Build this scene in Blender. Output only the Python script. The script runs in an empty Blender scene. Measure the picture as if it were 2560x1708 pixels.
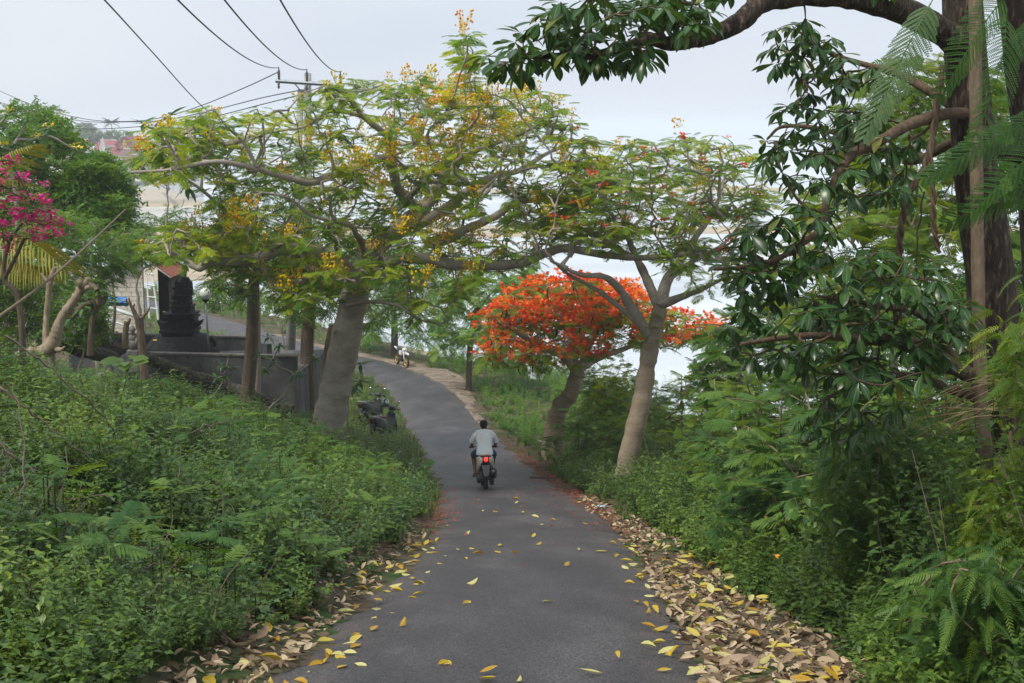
import bpy, bmesh, math, random
import numpy as np
from mathutils import Vector, Matrix, Euler
RAD = math.radians
random.seed(7)
rng = np.random.default_rng(7)
scene = bpy.context.scene
COL = scene.collection

# ------------------------------------------------------------------ camera
K = 2560 / 2350.0
FPX = 3555.0
PITCH = math.atan(536 / FPX)
cam_d = bpy.data.cameras.new('camera')
cam_d.sensor_width = 36.0
cam_d.lens = FPX / 2560 * 36.0
cam_d.clip_start = 0.1
cam_d.clip_end = 20000
cam = bpy.data.objects.new('camera', cam_d)
cam.rotation_euler = (RAD(90) - PITCH, 0, 0)
COL.objects.link(cam)
scene.camera = cam

# ------------------------------------------------------------------ sky and sun
SUN_EL, SUN_AZ = RAD(56), RAD(-128)     # behind and to the left, through thin cloud
world = bpy.data.worlds.new('World')
scene.world = world
world.use_nodes = True
wn, wl = world.node_tree.nodes, world.node_tree.links
wn.clear()
w_out = wn.new('ShaderNodeOutputWorld')
w_bg = wn.new('ShaderNodeBackground')
w_bg.inputs['Strength'].default_value = 0.10
w_sky = wn.new('ShaderNodeTexSky')
w_sky.sky_type = 'NISHITA'
w_sky.sun_disc = False
w_sky.sun_elevation = SUN_EL
w_sky.sun_rotation = SUN_AZ
w_sky.dust_density = 4.0
w_tc = wn.new('ShaderNodeTexCoord')
w_map = wn.new('ShaderNodeMapping')
w_map.inputs['Scale'].default_value = (1.6, 1.6, 6.0)
w_noi = wn.new('ShaderNodeTexNoise')
w_noi.inputs['Scale'].default_value = 1.7
w_noi.inputs['Detail'].default_value = 5
w_rmp = wn.new('ShaderNodeValToRGB')
w_rmp.color_ramp.elements[0].position = 0.3
w_rmp.color_ramp.elements[0].color = (0.56, 0.62, 0.71, 1)
w_rmp.color_ramp.elements[1].position = 0.72
w_rmp.color_ramp.elements[1].color = (0.67, 0.715, 0.77, 1)
w_mul = wn.new('ShaderNodeVectorMath'); w_mul.operation = 'SCALE'; w_mul.inputs['Scale'].default_value = 10.0
w_mix = wn.new('ShaderNodeMix'); w_mix.data_type = 'RGBA'
w_mix.inputs['Factor'].default_value = 0.88          # cloud cover over the clear sky
wl.new(w_tc.outputs['Generated'], w_map.inputs['Vector'])
wl.new(w_map.outputs['Vector'], w_noi.inputs['Vector'])
wl.new(w_noi.outputs['Fac'], w_rmp.inputs['Fac'])
wl.new(w_rmp.outputs['Color'], w_mul.inputs[0])
wl.new(w_sky.outputs['Color'], w_mix.inputs[6])
wl.new(w_mul.outputs['Vector'], w_mix.inputs[7])
wl.new(w_mix.outputs[2], w_bg.inputs['Color'])
wl.new(w_bg.outputs['Background'], w_out.inputs['Surface'])

sun_d = bpy.data.lights.new('sun', 'SUN')
sun_d.energy = 2.6
sun_d.angle = RAD(14)
sun_d.color = (1.0, 0.95, 0.86)
sun = bpy.data.objects.new('sun', sun_d)
_sd = Vector((math.sin(SUN_AZ) * math.cos(SUN_EL), math.cos(SUN_AZ) * math.cos(SUN_EL), math.sin(SUN_EL)))
sun.rotation_euler = (-_sd).to_track_quat('-Z', 'Y').to_euler()
sun.location = (0, 0, 60)
COL.objects.link(sun)

scene.view_settings.view_transform = 'Standard'
scene.view_settings.look = 'None'
scene.view_settings.exposure = 0.42
scene.view_settings.gamma = 1.0
scene.view_settings.use_curve_mapping = False
scene.cycles.max_bounces = 8
scene.cycles.diffuse_bounces = 4
scene.cycles.transmission_bounces = 5
scene.cycles.glossy_bounces = 3
scene.cycles.volume_bounces = 1
scene.cycles.use_denoising = True
scene.cycles.sample_clamp_indirect = 6.0

# ------------------------------------------------------------------ helpers
SEA = -17.0
_F = np.array([0, math.cos(PITCH), -math.sin(PITCH)])
_U = np.array([0, math.sin(PITCH), math.cos(PITCH)])
def atd(u, v, d):
    """point at distance d ahead that is seen at (u, v) of a 2350 px wide view"""
    a = (u * K - 1280) / FPX
    b = (854 - v * K) / FPX
    r = _F + np.array([a, 0, 0]) + b * _U
    return r * (d / r[1])
def pix(p):
    p = np.asarray(p, float)
    dep = p @ _F
    return ((1280 + FPX * p[0] / dep) / K, (854 - FPX * (p @ _U) / dep) / K)
def V3(p): return Vector((float(p[0]), float(p[1]), float(p[2])))

def vnoise(x, y, seed=0):
    x = np.asarray(x, float); y = np.asarray(y, float)
    xi = np.floor(x).astype(np.int64); yi = np.floor(y).astype(np.int64)
    fx = x - xi; fy = y - yi
    fx = fx * fx * (3 - 2 * fx); fy = fy * fy * (3 - 2 * fy)
    def h(a, b):
        n = (a * 374761393 + b * 668265263 + seed * 1442695041) & 0x7fffffff
        n = ((n ^ (n >> 13)) * 1274126177) & 0x7fffffff
        return ((n ^ (n >> 16)) & 0xffff) / 65535.0
    return (h(xi, yi) * (1 - fx) + h(xi + 1, yi) * fx) * (1 - fy) + (h(xi, yi + 1) * (1 - fx) + h(xi + 1, yi + 1) * fx) * fy

def catmull(pts, n=8):
    pts = [np.asarray(p, float) for p in pts]
    if len(pts) < 3:
        return np.array([pts[0] + (pts[-1] - pts[0]) * t for t in np.linspace(0, 1, n + 1)])
    P = [2 * pts[0] - pts[1]] + pts + [2 * pts[-1] - pts[-2]]
    out = []
    for i in range(1, len(P) - 2):
        for t in np.linspace(0, 1, n, endpoint=False):
            a, b, c, d = P[i - 1], P[i], P[i + 1], P[i + 2]
            out.append(.5 * (2 * b + (c - a) * t + (2 * a - 5 * b + 4 * c - d) * t * t + (3 * b - a - 3 * c + d) * t ** 3))
    out.append(pts[-1])
    return np.array(out)

def tag(o, label=None, cat=None, group=None, kind=None):
    if label: o['label'] = label
    if cat: o['category'] = cat
    if group: o['group'] = group
    if kind: o['kind'] = kind
    return o
def empty(name, loc=(0, 0, 0), rz=0, label=None, cat=None, group=None):
    o = bpy.data.objects.new(name, None)
    o.empty_display_size = .2
    o.location = [float(c) for c in loc]; o.rotation_euler = (0, 0, rz)
    COL.objects.link(o)
    return tag(o, label, cat, group)

def build(name, chunks, mat, parent=None, smooth=True, world=True):
    """chunks: list of (V, F[, rnd[, mid]]); F (m,3) or (m,4). One mesh object."""
    Vs, loops, starts, rn, md = [], [], [], [], []
    off = 0; ls = 0
    for c in chunks:
        V = np.asarray(c[0], float); F = np.asarray(c[1], np.int64)
        if len(V) == 0 or len(F) == 0: continue
        Vs.append(V); k = F.shape[1]
        loops.append((F + off).ravel())
        starts.append(ls + np.arange(len(F)) * k)
        ls += F.size; off += len(V)
        rn.append(np.broadcast_to(np.asarray(c[2] if len(c) > 2 else 0.5, float), (len(V),)))
        md.append(np.broadcast_to(np.asarray(c[3] if len(c) > 3 else 1.0, float), (len(V),)))
    me = bpy.data.meshes.new(name)
    V = np.concatenate(Vs)
    if parent is not None and world:
        V = V - np.array(parent_origin(parent))
    L = np.concatenate(loops).astype(np.int32); S = np.concatenate(starts).astype(np.int32)
    me.vertices.add(len(V)); me.vertices.foreach_set('co', V.astype(np.float32).ravel())
    me.loops.add(len(L)); me.loops.foreach_set('vertex_index', L)
    me.polygons.add(len(S)); me.polygons.foreach_set('loop_start', S)
    a = me.attributes.new('rnd', 'FLOAT', 'POINT'); a.data.foreach_set('value', np.concatenate(rn).astype(np.float32))
    a = me.attributes.new('mid', 'FLOAT', 'POINT'); a.data.foreach_set('value', np.concatenate(md).astype(np.float32))
    me.update(calc_edges=True)
    me.polygons.foreach_set('use_smooth', np.full(len(S), smooth))
    if mat: me.materials.append(mat)
    o = bpy.data.objects.new(name, me)
    COL.objects.link(o)
    if parent is not None: o.parent = parent
    return o
def parent_origin(p):
    loc = Vector((0, 0, 0))
    while p is not None:
        loc = loc + p.location; p = p.parent
    return tuple(loc)

def tube(pts, rad, sides=6, cap=True):
    P = np.asarray(pts, float); n = len(P)
    rad = np.broadcast_to(np.asarray(rad, float), (n,)) if np.ndim(rad) else np.full(n, rad)
    T = np.gradient(P, axis=0); T /= np.linalg.norm(T, axis=1)[:, None] + 1e-9
    a = np.array([0, 0, 1.]) if abs(T[0][2]) < .9 else np.array([1., 0, 0])
    N = np.cross(T[0], a); N /= np.linalg.norm(N)
    ang = np.linspace(0, 2 * math.pi, sides, endpoint=False)
    V = np.zeros((n, sides, 3))
    for i in range(n):
        N = N - T[i] * (N @ T[i]); N /= np.linalg.norm(N) + 1e-9
        B = np.cross(T[i], N)
        V[i] = P[i] + rad[i] * (np.cos(ang)[:, None] * N + np.sin(ang)[:, None] * B)
    idx = np.arange(n * sides).reshape(n, sides)
    nx = np.roll(idx, -1, axis=1)
    F = np.stack([idx[:-1], nx[:-1], nx[1:], idx[1:]], -1).reshape(-1, 4)
    V = V.reshape(-1, 3)
    if cap:
        V = np.vstack([V, P[:1], P[-1:]])
        c0, c1 = n * sides, n * sides + 1
        q0 = np.stack([nx[0], idx[0], np.full(sides, c0)], -1)
        q1 = np.stack([idx[-1], nx[-1], np.full(sides, c1)], -1)
        return [(V, F), (V, np.vstack([q0, q1]))]
    return [(V, F)]
def tubes_join(lst):
    out = []
    for t in lst: out += t
    return out

class MB:
    """boxes, prisms and lathes gathered into one flat shaded mesh (local coordinates)"""
    def __init__(s): s.v = []; s.f = []
    def add(s, V, F):
        o = len(s.v); s.v += [tuple(map(float, p)) for p in V]; s.f += [tuple(i + o for i in f) for f in F]; return s
    def box(s, c, size, rot=None, taper=1.0):
        x, y, z = [k / 2 for k in size]; t = taper
        V = [(-x, -y, -z), (x, -y, -z), (x, y, -z), (-x, y, -z), (-x * t, -y * t, z), (x * t, -y * t, z), (x * t, y * t, z), (-x * t, y * t, z)]
        M = Euler(rot).to_matrix() if rot else Matrix.Identity(3)
        V = [M @ Vector(p) + Vector(c) for p in V]
        return s.add(V, [(0, 3, 2, 1), (4, 5, 6, 7), (0, 1, 5, 4), (1, 2, 6, 5), (2, 3, 7, 6), (3, 0, 4, 7)])
    def prism(s, poly, a, b, axis='y'):
        n = len(poly); V = []
        for t in (a, b):
            for p in poly:
                V.append({'y': (p[0], t, p[1]), 'x': (t, p[0], p[1]), 'z': (p[0], p[1], t)}[axis])
        F = [tuple(range(n)), tuple(range(2 * n - 1, n - 1, -1))] + [(i, n + i, n + (i + 1) % n, (i + 1) % n) for i in range(n)]
        return s.add(V, F)
    def lathe(s, prof, c=(0, 0, 0), seg=16, sx=1, sy=1):
        V = []
        for r, z in prof:
            for k in range(seg):
                a = 2 * math.pi * k / seg
                V.append((c[0] + sx * r * math.cos(a), c[1] + sy * r * math.sin(a), c[2] + z))
        F = []
        for i in range(len(prof) - 1):
            for k in range(seg):
                F.append((i * seg + k, i * seg + (k + 1) % seg, (i + 1) * seg + (k + 1) % seg, (i + 1) * seg + k))
        F.append(tuple(range(seg - 1, -1, -1))); F.append(tuple((len(prof) - 1) * seg + k for k in range(seg)))
        return s.add(V, F)
    def ell(s, c, r, seg=12, rings=7, rot=None):
        prof = [(math.sin(math.pi * i / rings), -math.cos(math.pi * i / rings)) for i in range(rings + 1)]
        prof[0] = (1e-3, -1); prof[-1] = (1e-3, 1)
        M = Euler(rot).to_matrix() if rot else Matrix.Identity(3)
        t = MB(); t.lathe(prof, seg=seg)
        return s.add([M @ Vector((p[0] * r[0], p[1] * r[1], p[2] * r[2])) + Vector(c) for p in t.v], t.f)
    def tube(s, pts, rad, sides=8):
        for V, F in tube(pts, rad, sides): s.add(V, F.tolist())
        return s
    def obj(s, name, mat, parent=None, smooth=False, bevel=0.0, sub=0):
        me = bpy.data.meshes.new(name)
        me.from_pydata(s.v, [], s.f); me.update()
        bm = bmesh.new(); bm.from_mesh(me)
        bmesh.ops.remove_doubles(bm, verts=bm.verts, dist=1e-5)
        bmesh.ops.recalc_face_normals(bm, faces=bm.faces)
        if bevel:
            bmesh.ops.bevel(bm, geom=[e for e in bm.edges if len(e.link_faces) == 2 and e.calc_face_angle() > .5], offset=bevel, segments=2, affect='EDGES', profile=.6)
        bm.to_mesh(me); bm.free()
        me.polygons.foreach_set('use_smooth', [smooth] * len(me.polygons))
        if mat: me.materials.append(mat)
        o = bpy.data.objects.new(name, me); COL.objects.link(o)
        if parent is not None: o.parent = parent
        return o

def frames(D, up=None):
    """rotation matrices whose columns are (side, direction, normal)"""
    D = np.asarray(D, float); D = D / (np.linalg.norm(D, axis=1)[:, None] + 1e-9)
    U = np.broadcast_to(np.array([0, 0, 1.]) if up is None else np.asarray(up, float), D.shape).copy()
    bad = np.abs((D * U).sum(1) / (np.linalg.norm(U, axis=1) + 1e-9)) > .97
    U[bad] = np.array([1., 0.2, 0])
    X = np.cross(D, U); X /= np.linalg.norm(X, axis=1)[:, None] + 1e-9
    Z = np.cross(X, D)
    return np.stack([X, D, Z], -1)
def inst(tpl, M, T, base, jit=.35):
    """copies of a template (V, F, leafrnd, mid) with matrices M (k,3,3) and origins T (k,3)"""
    V, F, r, m = tpl
    k = len(T); n = len(V)
    if k == 0: return None
    W = np.einsum('kij,nj->kni', M, V) + T[:, None, :]
    G = F[None] + (np.arange(k) * n)[:, None, None]
    R_ = np.clip(np.asarray(base)[:, None] + jit * (r[None] - .5), 0, 1)
    return (W.reshape(-1, 3), G.reshape(-1, F.shape[1]), R_.ravel(), np.tile(m, k))
def yaw_mats(yaw, scale, tilt=None):
    c, s = np.cos(yaw), np.sin(yaw); z = np.zeros_like(c); o = np.ones_like(c)
    M = np.stack([np.stack([c, -s, z], -1), np.stack([s, c, z], -1), np.stack([z, z, o], -1)], 1)
    if tilt is not None:
        ca, sa = np.cos(tilt), np.sin(tilt)
        X = np.stack([np.stack([o, z, z], -1), np.stack([z, ca, -sa], -1), np.stack([z, sa, ca], -1)], 1)
        M = M @ X
    return M * np.asarray(scale)[:, None, None]

# ------------------------------------------------------------------ materials
def nodes_of(name):
    m = bpy.data.materials.new(name); m.use_nodes = True
    nt = m.node_tree; b = nt.nodes['Principled BSDF']
    return m, nt.nodes, nt.links, b
def ramp(n, stops):
    r = n.new('ShaderNodeValToRGB'); e = r.color_ramp.elements
    while len(e) < len(stops): e.new(.5)
    for i, (p, c) in enumerate(stops):
        e[i].position = p; e[i].color = (c[0], c[1], c[2], 1)
    return r
def leafmat(name, stops, rough=.5, trans=.35, tcol=(1.5, 1.25, .5), rib=None, spec=.4):
    m, n, l, b = nodes_of(name)
    at = n.new('ShaderNodeAttribute'); at.attribute_name = 'rnd'
    r = ramp(n, stops); l.new(at.outputs['Fac'], r.inputs['Fac'])
    col = r.outputs['Color']
    if rib is not None:
        a2 = n.new('ShaderNodeAttribute'); a2.attribute_name = 'mid'
        r2 = ramp(n, [(0, (1, 1, 1)), (.12, (0, 0, 0))]); l.new(a2.outputs['Fac'], r2.inputs['Fac'])
        mx = n.new('ShaderNodeMix'); mx.data_type = 'RGBA'
        l.new(r2.outputs['Color'], mx.inputs['Factor']); l.new(col, mx.inputs[6]); mx.inputs[7].default_value = (*rib, 1)
        col = mx.outputs[2]
    l.new(col, b.inputs['Base Color'])
    b.inputs['Roughness'].default_value = rough
    b.inputs['Specular IOR Level'].default_value = spec
    tr = n.new('ShaderNodeBsdfTranslucent')
    mu = n.new('ShaderNodeMix'); mu.data_type = 'RGBA'; mu.blend_type = 'MULTIPLY'; mu.inputs['Factor'].default_value = 1
    l.new(col, mu.inputs[6]); mu.inputs[7].default_value = (*tcol, 1)
    l.new(mu.outputs[2], tr.inputs['Color'])
    mix = n.new('ShaderNodeMixShader'); mix.inputs['Fac'].default_value = trans
    l.new(b.outputs[0], mix.inputs[1]); l.new(tr.outputs[0], mix.inputs[2])
    l.new(mix.outputs[0], n['Material Output'].inputs['Surface'])
    return m
def surf(name, stops, scale=5, rough=.8, bump=.3, bscale=None, stretch=(1, 1, 1), detail=6, spec=.3, bdist=.02, fine=None):
    m, n, l, b = nodes_of(name)
    tc = n.new('ShaderNodeTexCoord'); mp = n.new('ShaderNodeMapping'); mp.inputs['Scale'].default_value = stretch
    l.new(tc.outputs['Object'], mp.inputs['Vector'])
    no = n.new('ShaderNodeTexNoise'); no.inputs['Scale'].default_value = scale; no.inputs['Detail'].default_value = detail; no.inputs['Roughness'].default_value = .62
    l.new(mp.outputs['Vector'], no.inputs['Vector'])
    r = ramp(n, stops); l.new(no.outputs['Fac'], r.inputs['Fac'])
    col = r.outputs['Color']
    if fine:
        n2 = n.new('ShaderNodeTexNoise'); n2.inputs['Scale'].default_value = fine[0]; n2.inputs['Detail'].default_value = 3
        l.new(mp.outputs['Vector'], n2.inputs['Vector'])
        r2 = ramp(n, [(.3, (1 - fine[1],) * 3), (.7, (1 + fine[1],) * 3)]); l.new(n2.outputs['Fac'], r2.inputs['Fac'])
        mu = n.new('ShaderNodeMix'); mu.data_type = 'RGBA'; mu.blend_type = 'MULTIPLY'; mu.inputs['Factor'].default_value = 1
        l.new(col, mu.inputs[6]); l.new(r2.outputs['Color'], mu.inputs[7]); col = mu.outputs[2]
    l.new(col, b.inputs['Base Color'])
    b.inputs['Roughness'].default_value = rough; b.inputs['Specular IOR Level'].default_value = spec
    if bump:
        n3 = n.new('ShaderNodeTexNoise'); n3.inputs['Scale'].default_value = bscale or scale * 3; n3.inputs['Detail'].default_value = 5
        l.new(mp.outputs['Vector'], n3.inputs['Vector'])
        bp = n.new('ShaderNodeBump'); bp.inputs['Strength'].default_value = bump; bp.inputs['Distance'].default_value = bdist
        l.new(n3.outputs['Fac'], bp.inputs['Height']); l.new(bp.outputs['Normal'], b.inputs['Normal'])
    return m
def flat(name, c, rough=.5, metal=0.0, spec=.4, emit=None):
    m = surf(name, [(.3, tuple(k * .88 for k in c)), (.7, tuple(min(1, k * 1.1) for k in c))], 14, rough, 0, spec=spec)
    b = m.node_tree.nodes['Principled BSDF']
    b.inputs['Metallic'].default_value = metal
    if emit:
        b.inputs['Emission Color'].default_value = (*emit[0], 1); b.inputs['Emission Strength'].default_value = emit[1]
    return m

MT = {}
# foliage
MT['fern'] = leafmat('flamboyant_leaf', [(0, (.07, .17, .015)), (.35, (.14, .27, .018)), (.7, (.26, .38, .022)), (1, (.40, .46, .03))], .5, .55)
MT['fern_r'] = leafmat('flamboyant_leaf_cool', [(0, (.09, .19, .02)), (.5, (.18, .30, .025)), (1, (.30, .40, .035))], .5, .55)
MT['bipin'] = leafmat('feathery_leaf', [(0, (.035, .105, .02)), (.5, (.07, .165, .024)), (1, (.14, .24, .03))], .5, .42)
MT['bipin_lime'] = leafmat('lime_feathery_leaf', [(0, (.07, .15, .016)), (.5, (.13, .23, .02)), (1, (.23, .31, .028))], .5, .5)
MT['weed'] = leafmat('weed_leaf', [(0, (.042, .09, .02)), (.4, (.082, .155, .028)), (.75, (.145, .24, .036)), (1, (.24, .33, .042))], .40, .36)
MT['weed_dull'] = leafmat('dull_weed_leaf', [(0, (.05, .10, .04)), (.5, (.085, .16, .055)), (1, (.15, .24, .08))], .5, .3)
MT['alst'] = leafmat('whorled_leaf', [(0, (.02, .065, .018)), (.5, (.035, .10, .022)), (.85, (.07, .15, .025)), (1, (.2, .2, .03))], .30, .3, rib=(.20, .27, .09), spec=.5)
MT['neem'] = leafmat('neem_leaf', [(0, (.035, .10, .015)), (.5, (.075, .17, .02)), (1, (.16, .27, .028))], .45, .42)
MT['fine'] = leafmat('small_leaf', [(0, (.06, .16, .025)), (.5, (.12, .25, .035)), (1, (.20, .34, .05))], .5, .45)
MT['plume'] = leafmat('long_leaf', [(0, (.02, .075, .02)), (.5, (.04, .12, .026)), (1, (.10, .2, .03))], .35, .32, rib=(.2, .3, .1))
MT['palm'] = leafmat('palm_leaf', [(0, (.09, .13, .02)), (.5, (.22, .22, .03)), (1, (.42, .32, .05))], .5, .3)
MT['palm_far'] = leafmat('coconut_leaf', [(0, (.05, .09, .03)), (1, (.10, .14, .05))], .5, .2)
MT['grass'] = leafmat('grass_blade', [(0, (.05, .11, .02)), (.6, (.10, .19, .03)), (1, (.26, .24, .08))], .6, .3)
MT['dry'] = leafmat('dry_leaf', [(0, (.07, .042, .025)), (.35, (.19, .125, .07)), (.7, (.38, .28, .17)), (1, (.58, .47, .31))], .65, .12, (1.2, 1, .8))
MT['yellow'] = leafmat('yellow_leaf', [(0, (.38, .19, .01)), (.45, (.55, .40, .03)), (.8, (.56, .50, .13)), (1, (.60, .60, .33))], .5, .2, (1.1, 1.1, .8), rib=(.6, .55, .25))
# flowers
MT['bud'] = leafmat('yellow_bud', [(0, (.50, .55, .01)), (.4, (.86, .66, .006)), (.8, (.88, .55, .006)), (1, (.85, .28, .01))], .5, .35, (1.1, 1.1, .8))
MT['flame'] = leafmat('flame_petal', [(0, (.88, .30, .012)), (.5, (.88, .17, .010)), (1, (.82, .07, .012))], .5, .35, (1.2, 1.1, .8))
MT['redfl'] = leafmat('red_petal', [(0, (.78, .14, .02)), (1, (.72, .03, .03))], .5, .35, (1.2, 1.1, .9))
MT['fallen'] = leafmat('fallen_petal', [(0, (.12, .045, .03)), (.5, (.22, .05, .03)), (.85, (.36, .06, .025)), (1, (.6, .10, .02))], .6, .1, (1, 1, 1))
MT['boug'] = leafmat('magenta_bract', [(0, (.70, .03, .16)), (1, (.78, .02, .36))], .5, .35, (1.1, 1, 1))
MT['frang'] = leafmat('cream_petal', [(0, (.85, .62, .03)), (1, (.85, .75, .15))], .5, .3, (1, 1, .8))
MT['zinnia'] = leafmat('small_orange_flower', [(0, (.75, .25, .02)), (1, (.8, .35, .03))], .5, .2, (1, 1, .8))
# bark
MT['bark_pale'] = surf('smooth_grey_bark', [(.25, (.21, .18, .15)), (.5, (.31, .27, .23)), (.75, (.43, .385, .34))], 2.2, .8, .5, 14, (1, 1, 1.6), fine=(40, .18))
MT['bark_branch'] = surf('branch_bark', [(.3, (.23, .19, .165)), (.7, (.40, .345, .305))], 3, .8, .4, 12, fine=(30, .15))
MT['bark_right'] = surf('warm_grey_bark', [(.25, (.19, .145, .10)), (.75, (.36, .29, .215))], 2.6, .82, .5, 18, (1, 1, 3), fine=(50, .15))
MT['bark_dark'] = surf('rough_dark_bark', [(.36, (.018, .013, .010)), (.55, (.05, .035, .024)), (.72, (.24, .17, .11))], 30, .85, 1.0, 38, (1, 1, .22), bdist=.03)
MT['bark_stem'] = surf('tan_bark', [(.3, (.12, .085, .055)), (.7, (.24, .18, .12))], 24, .85, .6, 40, (1, 1, .3))
MT['bark_liana'] = surf('liana_bark', [(.3, (.05, .032, .02)), (.7, (.15, .10, .06))], 18, .8, .6, 40, (1, 1, .4))
MT['bark_brown'] = surf('ridged_brown_bark', [(.3, (.07, .05, .035)), (.7, (.17, .125, .09))], 22, .85, .9, 26, (1, 1, .18))
MT['dead'] = surf('bleached_wood', [(.3, (.17, .12, .075)), (.5, (.27, .21, .145)), (.75, (.42, .37, .30))], 4, .75, .5, 20, (1, 1, .4), fine=(30, .15))
MT['twig'] = surf('dry_twig', [(.3, (.10, .075, .06)), (.7, (.22, .17, .135))], 8, .85, .2)
MT['pod'] = surf('dark_pod', [(.3, (.025, .015, .012)), (.7, (.07, .042, .03))], 8, .7, .2)
# ------------------------------------------------------------------ the lie of the land
_rc = [(-14, -.7), (0, -.45), (9.7, -.12), (11.9, -.04), (15, .08), (19, .18), (22, .19), (26.5, .08), (33.5, -.30), (44, -1.30), (54, -2.66), (62, -3.75), (69, -5.3), (75, -7.6), (80, -11), (87, -15.5), (98, -22), (118, -36), (140, -55), (175, -90)]
_rz = np.array([(-14, .9), (0, -1.9), (10, -3.9), (20, -6.0), (30, -8.0), (36, -9.15), (44, -10.35), (55, -11.5), (75, -12.7), (100, -13.2), (140, -13.6), (200, -14)])
RC = catmull([(x, y, 0) for y, x in _rc], 14)
def zc_of(y):
    a = np.interp(y, _rz[:, 0], _rz[:, 1]); b = np.interp(np.asarray(y) - 3, _rz[:, 0], _rz[:, 1]); c = np.interp(np.asarray(y) + 3, _rz[:, 0], _rz[:, 1])
    return (a + b + c) / 3
RC[:, 2] = zc_of(RC[:, 1])
_t = np.gradient(RC[:, :2], axis=0); _t /= np.linalg.norm(_t, axis=1)[:, None]
RN = np.stack([_t[:, 1], -_t[:, 0]], -1)          # to the right of travel
def road_rel(x, y):
    x = np.atleast_1d(np.asarray(x, float)); y = np.atleast_1d(np.asarray(y, float))
    s = np.empty(x.shape); z = np.empty(x.shape)
    fx, fy, fs, fz = x.ravel(), y.ravel(), s.ravel(), z.ravel()
    for i in range(0, len(fx), 20000):
        dx = fx[i:i + 20000, None] - RC[None, :, 0]; dy = fy[i:i + 20000, None] - RC[None, :, 1]
        k = np.argmin(dx * dx + dy * dy, axis=1)
        a = np.arange(len(k))
        sg = np.sign(dx[a, k] * RN[k, 0] + dy[a, k] * RN[k, 1])
        fs[i:i + 20000] = sg * np.sqrt(dx[a, k] ** 2 + dy[a, k] ** 2)
        fz[i:i + 20000] = RC[k, 2]
    return s, z
HW = 1.5
def H(x, y):
    shp = np.shape(x)
    x = np.atleast_1d(np.asarray(x, float)); y = np.atleast_1d(np.asarray(y, float))
    s, z = road_rel(x, y)
    L = np.clip(-s - HW - .1, 0, None); Rr = np.clip(s - HW - .1, 0, None)
    sl = np.interp(y, [0, 12, 20, 30, 38, 48, 70, 90], [.44, .42, .37, .34, .33, .24, .16, .06])
    sl2 = np.interp(y, [0, 30, 50, 70, 90, 120], [.10, .16, .20, .20, .08, .0])
    up = sl * np.minimum(L, 6) + sl2 * np.clip(L - 6, 0, 16) - .10 * np.clip(L - 40, 0, 60)
    sr = np.interp(y, [0, 30, 50], [.0, .02, .12])
    dn = -sr * np.minimum(Rr, 5) - .30 * np.clip(Rr - 5, 0, None)
    h = z + up + dn
    nz = (vnoise(x * .45, y * .45, 3) - .5) * .5 + (vnoise(x * 1.7, y * 1.7, 4) - .5) * .16
    h = h + nz * np.clip((np.abs(s) - HW) / 2.0, 0, 1) - .03 * (np.abs(s) < HW + .05)
    bed = SEA - .22 + .30 * (vnoise(x / 55 + 9, y / 16, 11) - .35) + .10 * (vnoise(x / 14, y / 5, 12) - .5)
    bed = bed + .26 * np.exp(-((y - 172) / 13) ** 2) + .22 * np.exp(-((y - 238) / 12) ** 2) + .24 * np.exp(-((y - 385) / 24) ** 2)
    bed = bed - .004 * np.clip(y - 420, 0, 400) - .0015 * np.clip(y - 800, 0, 1500)
    far = np.clip((-74 - .30 * (y - 318) - x) / 3, 0, 1) * np.clip((y - 304 + (x + 60) * .25) / 3, 0, 1) * np.clip((1500 - y) / 200, 0, 1)
    far2 = far * (13.6 - 10.0) + np.clip((y - 380) / 60, 0, 1) * far * .8
    h = np.where(h < bed, bed, h)
    h = np.where(h < SEA + .6, np.maximum(bed, h), h)
    h = np.maximum(h, np.where(far > 0, SEA + .0 + far2, -99))
    return h.reshape(shp) if shp else float(h[0])

def axis(parts):
    out = [np.arange(a, b, st) for a, b, st in parts]
    return np.unique(np.round(np.concatenate(out), 3))
_ys = np.concatenate([axis([(-14, 60, .55), (60, 100, .9), (100, 430, 3.0)]), np.geomspace(430, 15000, 45)])
_xs = np.concatenate([-np.geomspace(26, 9000, 55)[::-1], axis([(-25.5, 14, .5)]), np.geomspace(14, 9000, 60)])
_X, _Y = np.meshgrid(_xs, _ys)
_Z = H(_X, _Y)
_i = np.arange(_X.size).reshape(_X.shape)
_Fg = np.stack([_i[:-1, :-1], _i[:-1, 1:], _i[1:, 1:], _i[1:, :-1]], -1).reshape(-1, 4)

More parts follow.
